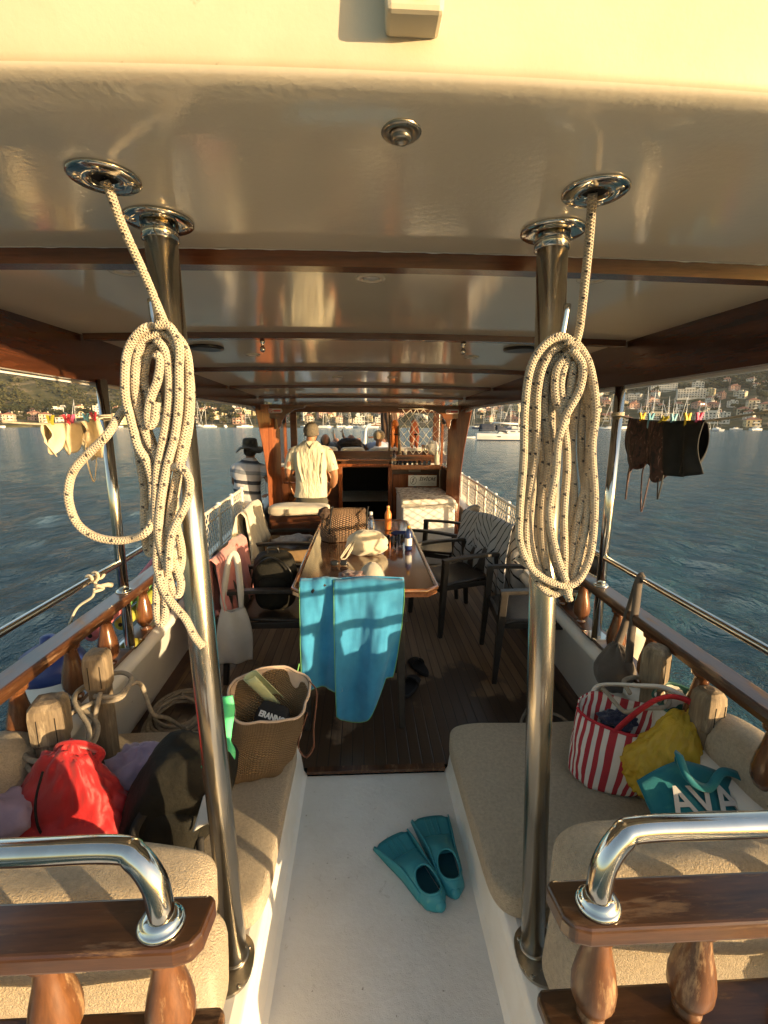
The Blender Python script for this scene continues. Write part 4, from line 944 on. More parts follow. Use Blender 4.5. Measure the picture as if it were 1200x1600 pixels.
k.link(k.ramp(k.math('ADD', v1.outputs['Distance'], k.math('MULTIPLY', n1.outputs[0], .5)), [(.3, (.16, .05, .04)), (.45, (.42, .30, .20)), (.6, (.10, .075, .07)), (.75, (.50, .42, .32))]), b.inputs['Base Color']); b.inputs['Roughness'].default_value = 1; MT['rug'] = m
m = MB(); m.grid(lambda u, v: V(.462 + u * .68, 5.395 + v * 1.03, .862 + .006 * nz((u * 5, v * 6, 1)) - (.06 * max(0, u - .93) / .07) - .0), 20, 24)
m.grid(lambda u, v: V(.462 + u * .68, 5.398 - .006 * math.sin(v * 3) - .004 * math.sin(u * 30), .862 - v * .06 - (.06 * max(0, u - .93) / .07) + .006 * nz((u * 5, 0, 1))), 24, 4, mi=1)
rug = m.build('rug', [MT['rug'], MT['net']], solid=.008); tag(rug, 'worn reddish patterned rug lying on the white chest', 'rug')
m = MB(); rr = random.Random(4)
for i in range(90):
    x = .47 + i * .0075; z = .80 - (.06 * max(0, (x - 1.09)) / .05); l = rr.uniform(.03, .055); m.tube([V(x, 5.388, z + .004), V(x + rr.uniform(-.004, .004), 5.380, z - l * .5), V(x + rr.uniform(-.01, .01), 5.386, z - l)], .0022, 4)
m.build('fringe', MT['net'], rug)
# insurance plate on the bulkhead behind the chest
pl = thing('name_plate', (.86, 6.50, .855), 'small silver name plate propped behind the rug on the white chest', 'sign')
m = MB(); m.bx(.655, 1.06, 6.495, 6.502, .875, 1.03); m.build('plate', pbr('silver_plate', (.50, .49, .46), (.42, .41, .38), 4, .4), pl)
INK = pbr('black_ink', (.015, .015, .015), rough=.6)
text_mesh('lettering', 'İSVİÇRE', .062, INK, pl, (.925, 6.492, .975), (1, 0, 0), (0, 0, 1), shear=.25, bold=.0012)
text_mesh('lettering', 'SİGORTA', .045, pbr('grey_ink', (.25, .25, .25)), pl, (.925, 6.492, .91), (1, 0, 0), (0, 0, 1))
m = MB(); m.tube([V(.725 + math.cos(a) * .045, 6.494, .955 + math.sin(a) * .055) for a in frange(0, 2 * PI, 20)[:-1]], .003, 6, closed=True); m.tube([V(.70, 6.493, .915), V(.725, 6.493, .95), V(.72, 6.493, .97), V(.75, 6.493, 1.0)], [.002, .008, .008, .002], 6); m.build('emblem', INK, pl)
m = MB(); m.bx(.70, .88, 6.908, 6.915, 1.035, 1.075); tag(m.build('notice_plate', pbr('grey_notice', (.22, .19, .15), rough=.4)), 'small grey plate screwed to the galley bulkhead above the name plate', 'sign')

# ---- galley clutter
GL = MT['glass']
gp = None
for i in range(7):
    x = .56 + i * .072; m = MB(); m.lathe([(.022, 0), (.027, .085), (.0245, .085), (.020, .006)], (x, 6.80 + .012 * (i % 2), 1.126), 14)
    if gp is None: gp = o = m.build('drinking_glass', GL)
    else: o = gp.copy(); col.objects.link(o); o.location.x += i * .072
    tag(o, 'small clear drinking glass in the row on the galley shelf', 'glass', 'drinking glasses in a row on the galley shelf')
def bottle(name, loc, r, h, mat, capm, lab, cat='bottle', rot=None, neck=.35, group=None, band=None):
    t = thing(name, loc, lab, cat, group); m = MB(); L = V(*loc)
    m.lathe([(r * .9, 0), (r, h * .03), (r, h * (.95 - neck)), (r * .85, h * (1.02 - neck)), (r * .4, h * .86), (r * .38, h * .9)], L, 18); o = m.build('body', mat, t)
    m = MB(); m.lathe([(r * .45, h * .88), (r * .45, h), (r * .3, h * 1.005)], L, 16); m.build('cap', capm, t)
    if band: m = MB(); m.lathe([(r * 1.012, h * .2), (r * 1.012, h * .5)], L, 18, caps=False); m.build('label_band', band, t)
    if rot is not None: t.rotation_euler = rot
    return t
ORG = pbr('orange_plastic', (.75, .22, .04), (.70, .19, .04), 5, .35); ORG2 = pbr('peach_plastic', (.80, .36, .12), rough=.35); NVY = pbr('navy_plastic', (.015, .03, .12), rough=.3); YEL = pbr('amber_cap', (.75, .38, .05), rough=.35); PW = pbr('paper_white', (.75, .73, .68), rough=.6)
bottle('bottle', (.47, 6.78, 1.126), .032, .24, GL, MT['dark'], 'clear glass bottle at the left end of the galley shelf')
bottle('bottle', (1.10, 6.80, 1.126), .035, .26, pbr('pale_bottle', (.5, .47, .36), rough=.3), PW, 'pale upright bottle at the right end of the galley shelf')
for (x, y, z, r, h, mt_, nm, lb) in ((.66, 7.08, 1.286, .030, .085, PW, 'paper_cup', 'white paper cup on the upper galley shelf'), (.95, 7.05, 1.286, .045, .15, MT['steel'], 'steel_tin', 'shiny steel tin on the upper galley shelf')):
    m = MB(); m.lathe([(r * .85, 0), (r, h), (r * .92, h), (r * .8, .01)], (x, y, z), 18); tag(m.build(nm, mt_), lb, nm.split('_')[1])
m = MB(); m.ell((1.08, 7.06, 1.39), (.085, .07, .11), fn=lambda q, d: q * (1 + .18 * nz(d, 3, 2)) , u=22, v=14); tag(m.build('paper_bag', PW, smooth_path and None), 'crumpled white paper bag at the right end of the upper galley shelf', 'bag')
# life jackets and a scoop net behind the cargo net
for i, (x, z, lb) in enumerate(((.50, 1.60, 'bright orange life jacket hanging left of the cargo net'), (.80, 1.60, 'dull orange life jacket hanging behind the cargo net'))):
    t = thing('life_jacket', (x, 7.10, z - .22), lb, 'life jacket'); m = MB()
    for s in (-1, 1): m.ell((x + s * .038, 7.12 + .02 * s, z - .05), (.04, .045, .17), fn=lambda q, d: q * (1 + .12 * nz(d, 2.5, i)), u=16, v=12)
    m.ell((x, 7.14, z + .12), (.06, .03, .09), u=14, v=10); m.build('body', ORG if i == 0 else pbr('faded_orange', (.5, .12, .04)), t); m = MB(); m.bx(x - .075, x + .075, 7.065, 7.075, z - .02, z + .0); m.build('strap', MT['black'], t)
m = MB(); m.tube([V(.57, 7.0, 1.29), V(.56, 7.05, 1.5), V(.55, 7.10, 1.72)], [.03, .018, .014], 10); tag(m.build('wooden_club', MT['post']), 'pale wooden club standing before the orange life jacket', 'club')
m = MB(); rr = random.Random(9); nu, nv = 11, 9
def NP(i, j):
    u, v = i / nu, j / nv; x = .60 + u * .60 + .03 * nz((u * 3, v * 3, 0)) - .05 * math.sin(PI * v) * (1 - u); z = 1.96 - v * .66 + .02 * nz((u * 4, v * 4, 4)); return V(x, 6.98 + .05 * nz((u * 3, v * 2, 8)), z)
for i in range(nu + 1):
    for j in range(nv):
        if (i + j) % 2 == 0:
            for d in (-1, 1):
                if 0 <= i + d <= nu: m.tube([NP(i, j), NP(i + d, j + 1)], .0052, 5, cap=False)
m.tube([NP(0, 0) + V(-.06, 0, .01), NP(5, 0), NP(nu, 0), NP(nu, nv) + V(0, 0, .0)], .007, 6)
tag(m.build('cargo_net', MT['net']), 'white rope cargo net hanging in the right half of the windscreen', 'net')
# ================================================================ ROPES
def trace(pts, Y, n=7):
    """a rope's course over measured points; every point carries its own distance from the eye"""
    out = []
    for i, p in enumerate(pts):
        y = p[2] if len(p) > 2 else Y
        out.append(at(p[0], p[1], y=y))
    return smooth_path(out, n)
RR = .0088
def z8(pts): return [(80 + p[0] / 2.962, 480 + p[1] / 2.962, *p[2:]) for p in pts]
m = MB()
def strand(pts, Y, r=RR): m.tube(trace(pts, Y), r, 12, uvs=1.0)
strand([(163, 282, .955), (172, 300, .965), (190, 350, .99), (224, 425, 1.02), (252, 492, 1.03), (262, 512, 1.035), (285, 540, 1.04), (297, 590, 1.04), (298, 640, 1.04), (292, 690, 1.035), (278, 745, 1.03), (268, 800, 1.02)], 1.03)
strand(z8([(500, 95, 1.02), (440, 95), (385, 145), (352, 215), (342, 300), (345, 420), (375, 540), (400, 640), (440, 710), (466, 800), (470, 880), (478, 960, 1.0), (440, 1040, .98), (375, 1070), (300, 1080), (200, 1060), (120, 1000), (82, 900), (85, 810), (115, 740), (190, 660), (260, 590), (320, 495, 1.03), (370, 430, 1.06)]), .995)
strand(z8([(510, 120), (450, 140), (410, 190), (392, 280), (390, 380), (412, 500), (452, 620), (488, 690), (500, 780), (490, 900), (480, 1000)]), 1.005)
strand(z8([(500, 150), (455, 200), (434, 280), (430, 350), (455, 430), (447, 500), (440, 530), (462, 545), (482, 490), (470, 420)]), 1.02)
strand(z8([(480, 215), (505, 245), (492, 340), (462, 420), (448, 500), (456, 548), (478, 520), (486, 440)]), .985)
strand(z8([(488, 150), (525, 200), (545, 300), (547, 400), (535, 520), (512, 640), (492, 750), (487, 850), (484, 960), (492, 1080), (488, 1180), (500, 1235), (512, 1290), (560, 1370), (620, 1440), (662, 1520), (702, 1572)]), .99)
strand(z8([(482, 82), (550, 92), (592, 180), (592, 300), (590, 450), (572, 600), (540, 720), (520, 820), (502, 950), (500, 1060), (520, 1150), (540, 1215)]), .985)
strand(z8([(540, 90), (610, 170), (636, 260), (640, 400), (632, 520), (606, 640), (585, 760), (562, 880), (545, 1000), (530, 1100), (542, 1230), (565, 1310), (590, 1330), (600, 1270), (572, 1190), (560, 1120)]), 1.0)
strand(z8([(570, 120), (618, 220), (628, 330), (618, 450), (600, 600), (590, 700), (585, 800), (560, 960), (548, 1100), (545, 1180)]), 1.015)
strand(z8([(548, 742, 1.0), (600, 742), (636, 790), (640, 850), (620, 920), (585, 990), (556, 1060), (546, 1150), (545, 1220)]), .975)
strand(z8([(570, 880), (578, 1000), (602, 1110), (602, 1190), (580, 1250), (560, 1200)]), 1.01)
strand(z8([(498, 1200), (490, 1300), (488, 1400), (502, 1462), (524, 1440), (530, 1350), (524, 1250)]), .995)
strand(z8([(400, 640), (418, 760), (432, 860), (430, 960), (436, 1080), (455, 1140), (470, 1120), (466, 1040), (460, 940)]), 1.03)
strand(z8([(470, 140), (400, 215), (378, 300), (376, 400), (398, 520), (436, 630), (474, 700), (486, 800), (478, 900), (468, 1000), (480, 1120), (500, 1200)]), 1.02)
strand(z8([(520, 110), (572, 170), (600, 280), (604, 420), (588, 560), (556, 690), (530, 800), (512, 920), (508, 1040), (515, 1140), (528, 1220)]), 1.002)
strand(z8([(510, 170), (560, 240), (572, 350), (566, 470), (545, 600), (515, 720), (505, 840), (496, 960), (505, 1080), (516, 1180)]), 1.02)
strand(z8([(450, 210), (412, 300), (410, 420), (440, 540), (474, 640), (500, 720), (530, 820), (545, 920), (550, 1030), (548, 1120)]), 1.03)
ropeL = m.build('rope_coil', MT['rope'], origin=at(245, 560, y=1.03)); tag(ropeL, 'cream braided rope with dark flecks coiled on the left pole, one loop swinging out', 'rope')
m = MB()
strand([(926, 302, .955), (921, 370, .985), (914, 440, 1.01), (906, 510, 1.03), (900, 545, 1.035), (912, 590, 1.04), (925, 640, 1.04), (924, 700), (914, 760), (908, 820), (893, 880), (888, 928)], 1.035)
strand([(905, 548), (880, 526), (852, 538), (829, 575), (820, 640), (818, 720), (812, 800), (813, 850), (832, 890), (865, 911), (895, 913), (914, 890), (925, 850), (929, 780), (925, 700), (931, 640), (922, 575), (903, 540), (885, 532)], .99)
strand([(890, 532), (857, 556), (840, 610), (838, 700), (826, 780), (822, 850), (838, 905), (862, 928), (888, 920)], 1.01)
strand([(885, 545), (858, 575), (850, 640), (858, 720), (846, 790), (849, 860), (862, 915), (880, 925)], 1.025)
strand([(893, 545), (910, 572), (905, 610), (884, 650), (872, 690), (868, 740), (858, 800), (868, 860), (884, 908)], .985)
strand([(890, 552), (870, 578), (868, 620), (880, 660), (886, 720), (881, 800), (882, 860), (882, 905), (890, 938)], 1.0)
strand([(897, 550), (914, 600), (922, 660), (918, 740), (905, 800), (895, 850), (890, 908)], 1.015)
strand([(886, 560), (876, 600), (884, 640), (892, 600), (896, 565)], 1.0)
strand([(830, 600), (828, 680), (832, 760), (828, 840), (846, 900), (870, 916), (896, 906), (912, 860), (915, 780), (908, 700), (912, 620)], 1.03)
strand([(884, 536), (848, 560), (831, 620), (829, 700), (824, 780), (830, 860), (850, 905), (876, 914)], 1.02)
strand([(900, 540), (920, 590), (927, 660), (921, 740), (917, 810), (904, 870), (892, 916)], 1.005)
strand([(888, 548), (848, 590), (845, 670), (848, 740), (838, 810), (842, 880), (868, 920)], 1.035)
strand([(893, 556), (900, 620), (893, 700), (897, 780), (888, 850), (886, 912)], 1.03)
strand([(882, 560), (864, 600), (862, 680), (866, 760), (860, 830), (870, 890), (886, 914)], 1.03)
strand([(808, 870, 1.10), (830, 885, 1.09), (850, 872, 1.07)], 1.09)
ropeR = m.build('rope_coil', MT['rope'], origin=at(872, 560, y=1.03)); tag(ropeR, 'cream braided rope with dark flecks hung in neat long loops on the right pole', 'rope')
# mooring line belayed round the left posts and flaked down on the deck
m = MB()
def ringround(x, y, z, r, n=14, tilt=.02): return [V(x + math.cos(2 * PI * k / n) * r, y + math.sin(2 * PI * k / n) * r, z + tilt * math.cos(2 * PI * k / n + 1)) for k in range(n + 1)]
rq = .0095
m.tube(smooth_path([V(-1.09, 1.74, .66), V(-1.0, 1.75, .655), V(-1.0, 1.86, .665), V(-1.09, 1.92, .66), V(-1.18, 1.84, .65), V(-1.17, 1.74, .645), V(-1.05, 1.62, .60), V(-1.02, 1.52, .585), V(-1.12, 1.47, .58), V(-1.22, 1.52, .585), V(-1.2, 1.66, .60), V(-1.09, 1.73, .64)], 8), rq, 10)
m.tube(smooth_path([V(-1.17, 1.75, .63), V(-1.04, 1.66, .575), V(-1.025, 1.50, .555), V(-1.14, 1.455, .55), V(-1.23, 1.56, .555), V(-1.15, 1.74, .61), V(-1.0, 1.75, .64), V(-.985, 1.82, .66), V(-.97, 1.88, .62), V(-.96, 1.93, .45), V(-.95, 2.05, .34), V(-.93, 2.2, .16), V(-.98, 2.35, .03)], 8), rq, 10)
m.tube(smooth_path([V(-1.06, 1.735, .68), V(-1.07, 1.70, .60), V(-1.10, 1.68, .45), V(-1.14, 1.66, .32)], 6), rq, 10)
rr = random.Random(21); pts = []
for k in range(58):
    t = k / 57; a = t * 2 * PI * 7.3; r = .17 + .09 * nz((t * 9, 0, 0), 1) - .04 * t
    pts.append(V(-1.10 + math.cos(a) * r * 1.0 + .07 * nz((t * 6, 1, 0)), 2.52 + math.sin(a) * r * 1.35 + .1 * nz((t * 6, 0, 3)), .022 + .055 * t + .012 * math.sin(a * 2.3)))
pts += [V(-.90, 2.55, .05), V(-.80, 2.62, .02), V(-.74, 2.5, .015), V(-.80, 2.36, .012), V(-.95, 2.3, .02)]
m.tube(smooth_path(pts, 6), rq, 10)
tag(m.build('mooring_line', MT['greyrope']), 'grey mooring line round both left posts, its slack heaped on the deck', 'rope')
m = MB(); m.tube(smooth_path([V(1.13, 1.72, .63), V(1.15, 1.80, .64), V(1.24, 1.82, .64), V(1.30, 1.74, .63), V(1.24, 1.64, .62), V(1.15, 1.66, .60), V(1.10, 1.70, .56), V(1.08, 1.83, .58), V(1.12, 1.93, .50), V(1.16, 2.02, .36)], 8), rq, 10)
m.tube(smooth_path([V(1.1, 2.6, .02), V(1.0, 2.5, .02), V(.92, 2.35, .02), V(.98, 2.2, .015), V(1.1, 2.15, .015), V(1.2, 2.25, .02), V(1.18, 2.42, .03), V(1.04, 2.46, .035), V(.94, 2.28, .035), V(1.05, 2.12, .03), V(1.2, 2.05, .12), V(1.2, 1.95, .40)], 8), rq, 10)
tag(m.build('mooring_line', MT['greyrope']), 'pale mooring line turned round the right posts behind the striped tote', 'rope')
# short rope tied to the left rail tube for the fender
m = MB(); a = at(145, 905, z=1.012); x = -1.305; y = a.y
m.tube([V(x + math.cos(t) * .022, y + .008 * t - .02, 1.012 + math.sin(t) * .022) for t in frange(0, 4 * PI, 40)], .006, 8)
m.tube(smooth_path([V(x + .02, y, 1.0), V(x + .03, y - .01, .975), V(x + .05, y - .03, .99), V(x + .055, y + .0, .965), V(x + .02, y - .02, .955)], 6), .008, 8)
m.tube(smooth_path([V(x + .02, y - .01, .97), V(x + .01, y - .02, .93), V(x - .07, y - .02, .87), V(x - .12, y - .04, .75), V(x - .15, y - .06, .66)], 6), .006, 8)
m.tube([V(x + .03, y + .0, .975), V(x + .055, y + .04, .97), V(x + .06, y + .06, .96)], [.008, .011, .014], 8)
tag(m.build('fender_rope', MT['cord']), 'short cream rope knotted on the left rail tube, holding the fender', 'rope')
m = MB(); x = 1.365; y = 2.62
m.tube([V(x + math.cos(t) * .022, y + .006 * t, 1.012 + math.sin(t) * .022) for t in frange(0, 4 * PI, 40)], .006, 8); m.tube(smooth_path([V(x - .02, y, 1.0), V(x - .03, y - .05, .93), V(x - .04, y + .02, .88), V(x + .02, y - .1, .86), V(x + .05, y - .16, .80)], 6), .006, 8); m.ell((x + .04, y - .10, .87), (.022, .022, .03), u=10, v=8)
tag(m.build('fender_rope', MT['cord']), 'short cream rope knotted on the right rail beside the stanchion', 'rope')
# ---- fenders
def fender(c, r, h, lab, ca, cb, split=.78):
    t = thing('fender', c, lab, 'fender'); c = V(*c); m = MB(); P = [(.3, 0), (.62, .03), (.86, .09), (.97, .2), (1, .35), (1, split - .1), (.985, split)]; Q = [(.985, split), (.93, split + .07), (.76, split + .13), (.48, split + .17), (.24, split + .19), (.2, split + .24), (.1, split + .25)]
    m.lathe([(a * r, b * h) for a, b in P], c, 24); m.build('body', ca, t); m = MB(); m.lathe([(a * r * 1.002, b * h) for a, b in Q], c, 24); m.build('crown', cb, t)
fender((-1.58, 2.22, -.12), .165, .80, 'round white fender with dark blue crown hanging outside the left rail', pbr('fender_white', (.62, .62, .60), (.50, .50, .48), 5, .5), pbr('fender_blue', (.012, .03, .14), (.02, .04, .18), 4, .4))
fender((1.60, 2.50, -.34), .17, .92, 'cream fender hanging outside the right rail behind the balusters', pbr('fender_cream', (.60, .55, .42), (.50, .45, .34), 5, .5), bpy.data.materials['fender_cream'])
# ---- pool noodles lying outside the left stanchion
for (c, a, b, lb) in (((.55, .16, .18), (-1.42, 2.30, .66), (-1.46, 3.25, .80), 'long pink foam pool noodle lying along the left bulwark'), ((.42, .40, .06), (-1.38, 2.52, .62), (-1.40, 3.15, .66), 'yellow foam pool noodle lying along the left bulwark'), ((.10, .28, .07), (-1.41, 2.6, .70), (-1.44, 3.2, .74), 'green foam pool noodle lying along the left bulwark')):
    m = MB(); m.tube(smooth_path([V(*a), (V(*a) + V(*b)) / 2 + V(0, 0, -.02), V(*b)], 6), .036, 16); m.lathe([(.012, 0), (.012, .004), (.001, .004)], V(*a) - V(0, .004, 0), 12, axis=(0, -1, 0), mi=1)
    tag(m.build('pool_noodle', [pbr('noodle_foam_' + lb.split()[1], c, tuple(q * .85 for q in c), 30, .8, bump=.3, bs=120), MT['dark']]), lb, 'pool noodle')
# ---- washing lines, pegs and wet swimwear
def line(pts, r, lab):
    m = MB(); m.tube(smooth_path(pts, 6), r, 8)
    x, y, z = pts[0]; m.tube([V(x + math.cos(t) * .029, y + math.sin(t) * .029, z + .0016 * t - .008) for t in frange(0, 4 * PI, 40)], r, 6)
    return tag(m.build('washing_line', MT['cord']), lab, 'rope')
LY = lambda px, s: at(px, 0, x=1.37 if s > 0 else -1.31).y
pL = [V(-1.305, 2.45, 1.775), V(-1.31, 2.25, 1.752), V(-1.31, 2.0, 1.742), V(-1.30, 1.6, 1.765), V(-1.30, .9, 1.85)]
pR = [V(1.365, 2.45, 1.80), V(1.37, 2.3, 1.776), V(1.37, 2.05, 1.762), V(1.37, 1.82, 1.765), V(1.375, 1.5, 1.80), V(1.38, .8, 1.90)]
line(pL, .0042, 'thin pale washing line tied to the left stanchion under the roof'); line(pR, .0048, 'thin pale washing line tied to the right stanchion under the roof')
def zline(P, y):
    for a, b in zip(P, P[1:]):
        if b.y <= y <= a.y: t = (y - a.y) / (b.y - a.y); return a.z + (b.z - a.z) * t, a.x + (b.x - a.x) * t
    return P[0].z, P[0].x
def peg(P, y, mat, lab, tilt=0):
    z, x = zline(P, y); t = thing('clothes_peg', (x, y, z), lab, 'clothes peg'); m = MB(); rot = Matrix.Rotation(tilt, 3, 'X')
    for s in (-1, 1):
        m = MB(); vs = []
        for (h, o, th) in ((-.042, .004, .003), (-.01, .0055, .004), (.012, .005, .004), (.036, .012, .003)):
            for a, b_ in ((-1, -1), (1, -1), (1, 1), (-1, 1)): vs.append(V(x, y, z) + rot @ V(s * o + a * th, b_ * .006, h))
        m.add(vs, [(3, 2, 1, 0), (12, 13, 14, 15)] + [(i * 4 + k, i * 4 + (k + 1) % 4, i * 4 + 4 + (k + 1) % 4, i * 4 + 4 + k) for i in range(3) for k in range(4)], 0, False); m.build('jaw', mat, t)
    m = MB(); m.tube([V(x, y, z) + rot @ V(0, .007 * math.cos(q), .008 + .005 * math.sin(q)) for q in frange(0, 2 * PI, 8)], .0015, 5); m.build('spring', MT['steel'], t)
PEG = {c: pbr('peg_' + c, v, rough=.4) for c, v in (('yellow', (.72, .50, .02)), ('blue', (.16, .42, .55)), ('pink', (.75, .12, .25)), ('red', (.6, .05, .07)), ('olive', (.35, .30, .03)))}
def py_(px, P): return at(px, 665, x=P[1].x).y
for px, c, lb, t in ((1002, 'yellow', 'yellow peg at the left end of the right washing line', 0), (1015, 'blue', 'blue peg holding the patterned swimsuit, beside the leftmost yellow peg', .1), (1033, 'olive', 'olive peg leaning over between two blue pegs on the right line', .9), (1051, 'blue', 'blue peg where the patterned and black swimsuits meet', 0), (1073, 'yellow', 'yellow peg in the middle of the black swim shorts', -.1), (1090, 'pink', 'pink peg at the right end of the right washing line', .1)): peg(pR, py_(px, pR), PEG[c], lb, t)
for px, c, lb, t in ((80, 'olive', 'olive peg at the left end of the cream bikini top', 0), (106, 'red', 'red peg at the left on the cream bikini top', .1), (112, 'pink', 'pinkish peg touching the red peg on the cream bikini top', -.1), (136, 'blue', 'blue peg on the cream bikini bottom', .1), (147, 'red', 'dark red peg nearest the left stanchion', 0)): peg(pL, py_(px, pL), PEG[c], lb, t)
def garment(name, P, px0, px1, out, lab, mat, thick=.004, sag=.03, strap=None):
    """out(u): hem height below the line along the width"""
    y0, y1 = py_(px0, P), py_(px1, P)
    def fn(u, v):
        y = y0 + (y1 - y0) * u; z, x = zline(P, y); h = out(u); q = abs(v * 2 - 1); side_ = 1 if v > .5 else -1
        xx = x + side_ * (.006 + .022 * math.sin(PI * min(1, q)) * (.6 + .4 * math.sin(9 * u))) + .018 * math.sin(u * 14 + v * 3) * q
        return V(xx, y + .012 * math.sin(v * 9 + u * 5) * q, z + .003 - q * h * (1 if side_ < 0 else .93) - .008 * math.sin(PI * u) * q)
    m = MB(); m.grid(fn, 26, 26); t = m.build(name, mat, solid=thick); tag(t, lab, 'swimwear')
    for s in (strap or []):
        m2 = MB(); pts = [fn(s[0], 0.02), fn(s[0], 0.0) + V(-.01, 0, -.06), (fn(s[0], 0) + fn(s[1], 0)) / 2 + V(-.01, 0, -s[2]), fn(s[1], 0.0) + V(-.01, 0, -.06), fn(s[1], .02)]
        m2.tube(smooth_path(pts, 8), .005, 6, flat=.5); m2.build('strap', mat, t)
    return t
m_, nt, b = new_mat('patterned_swim_fabric'); k = NB(nt); n1 = k.n('TexNoise', Vector=k.n('Mapping', Vector=k.obj(), Rotation=(.6, .3, 0), Scale=(1, 1, .45)).outputs[0], Scale=38.0, Detail=3.0, Distortion=1.5)
k.link(k.ramp(n1.outputs[0], [(.40, (.018, .013, .012)), (.52, (.09, .035, .025)), (.58, (.03, .025, .02)), (.66, (.26, .13, .10))]), b.inputs['Base Color']); b.inputs['Roughness'].default_value = .7; SWP = m_
BLS = pbr('black_swim_fabric', (.008, .008, .008), (.016, .015, .015), 20, .7); CRS = pbr('cream_swim_fabric', (.62, .50, .32), (.70, .58, .40), 30, .75, bump=.3, bs=200)
garment('swimsuit', pR, 984, 1050, lambda u: .15 + .10 * math.sin(PI * (u * .8 + .05)) + .05 * math.sin(u * 9), 'dark swimsuit with reddish pattern pegged on the right washing line', SWP, strap=[(.1, .3, .16), (.5, .72, .2)])
garment('swim_shorts', pR, 1040, 1102, lambda u: .10 + .13 * min(1, u * 5) - .04 * max(0, u - .6), 'black swim shorts pegged at the right end of the washing line', BLS, strap=[(.02, .25, .17)])
q = garment('swimwear', pL, 68, 122, lambda u: .075 + .05 * abs(math.sin(u * 2 * PI)) + .02 * math.sin(u * 12), 'cream bikini top pegged left on the left washing line', CRS)
garment('swimwear', pL, 124, 152, lambda u: .06 + .16 * (u ** .6) * (1 if u < .8 else .7), 'cream bikini bottom with hanging ties next to the left stanchion', CRS, strap=[(.1, .9, .16)])
# ================================================================ TOWELS, BAGS AND SMALL THINGS
def cloth(name, c1, c2=None, ns=20, bump=.35, bs=220, sheen=.25, **kw): return pbr(name, c1, c2 or tuple(q * .82 for q in c1), ns, .92, bump=bump, bs=bs, bd=.004, sheen=sheen, spec=.15, **kw)
def drape(name, key, back, front, width, lab, mat, cat='towel', amp=.022, nf=4, seed=0, shift=0, ztop=.915, flare=.0, ytop=-.36, hem=None, nu=40, nv=40, thick=.006, extra=None):
    """cloth folded over a chair back: u across the chair, v from the outside hem over the top to the inside hem"""
    Mx = CH[key]; L = back + front
    def fn(u, v):
        s = v * L - back; x = (u - .5) * width * (1 + flare * min(1, abs(s) / .5)) + shift
        d = abs(s); k_ = min(1, d / .35) ** 1.2
        w_ = amp * k_ * (math.sin(2 * PI * nf * u + seed + 1.5 * math.sin(3 * u + d * 3)) + .5 * math.sin(2 * PI * nf * 2.3 * u + seed * 2)) + .012 * nz((u * 4, v * 5, seed), 1.3)
        sag = .025 * (1 - math.cos(2 * PI * (u - .5) * 1.0)) * .5 + .01 * math.sin(9 * u + seed)
        h = hem(u) if hem else 0
        if s < 0: y = ytop - .03 - w_ - .01 * k_ * 2 - .03 * d; z = ztop - sag * .6 - d * (1 + h)
        else: y = ytop + .03 + abs(w_) * .8 + .10 * d; z = ztop - sag * .6 - d
        if d < .03: t = s / .03; y = ytop - .0 + .03 * t; z = ztop - sag * .6 - .03 * t * t
        z = max(z, .03)
        p = Mx @ V(x, y, z)
        return extra(p, u, v) if extra else p
    m = MB(); m.grid(fn, nu, nv); o = m.build(name, mat, solid=thick); tag(o, lab, cat); return o, fn
# blue towel: two overlapping falls with a lime seam
BLUE = cloth('blue_microfibre', (.045, .25, .44), (.036, .21, .385), 14, .25, 300)
LIME = pbr('lime_binding', (.16, .40, .12), rough=.8)
tw = thing('towel', (-.055, 2.38, .05), 'bright blue towel with lime edging hung over the near chair back', 'towel')
xa, xb, xc = -.337, -.145, .222
def tfn(x0, x1, hem, n, ph, out, lobe=0):
    def fn(u, v):
        top = .934 - .006 * math.sin(u * 7 + ph); hh = hem(u); d = v * (top - hh); x = x0 + (x1 - x0) * u
        if lobe: k_ = (v ** 2.2); x = lerp(x, lerp(x0 + .01, x0 + .28, u), k_ * .6)
        y = 2.345 - out - .02 * v - .030 * min(1, v * 1.6 + .1) * math.sin(n * PI * u + ph + .8 * v) - .016 * nz((u * 3, v * 3, ph), 1.5) - .006 * nz((u * 9, v * 5, ph), 1.8)
        if v < .04: y += (.04 - v) / .04 * .03
        return V(x, y, top - d)
    return fn
f1 = tfn(xa, xb + .03, lambda u: .315 - .03 * u + .02 * abs(u - .2), 2.4, .4, 0)
f2 = tfn(xb - .01, xc, lambda u: .32 - .225 * math.sin(PI * min(1, u * .9 + .22)) ** .8 + .14 * max(0, u - .6), 3.1, 1.3, .018, 1)
m = MB(); m.grid(f1, 22, 40); m.grid(f2, 30, 44); m.grid(lambda u, v: V(lerp(xa, xc, u), 2.375 + .06 * v + .02 * math.sin(v * 2), .934 - .30 * v - .006 * math.sin(7 * u)), 24, 12)
m.build('fabric', BLUE, tw, solid=.005)
for pts in ([f2(0, t) for t in frange(0, 1, 20)], [f2(t, 1) for t in frange(0, 1, 24)], [f2(1, t) for t in frange(0.02, 1, 20)], [f1(0, t) for t in frange(0.02, 1, 20)], [f1(t, 1) for t in frange(0, .95, 16)]):
    m = MB(); m.tube([p + V(0, -.004, 0) for p in pts], .0015, 6); m.build('edging', LIME, tw)
m = MB(); m.tube(smooth_path([f1(0, .75) + V(-.01, 0, 0), f1(0, .9) + V(-.03, -.01, -.02), f1(0, 1) + V(-.005, 0, -.06), f1(0, 1) + V(-.03, 0, -.07), f1(0, .85) + V(-.015, -.01, 0)], 6), .004, 6); m.build('hanging_loop', LIME, tw)
PINK = cloth('pink_terry', (.62, .25, .23), (.54, .21, .20), 16, .7, 160); OFFW = cloth('offwhite_terry', (.56, .51, .41), (.50, .45, .36), 16, .7, 160)
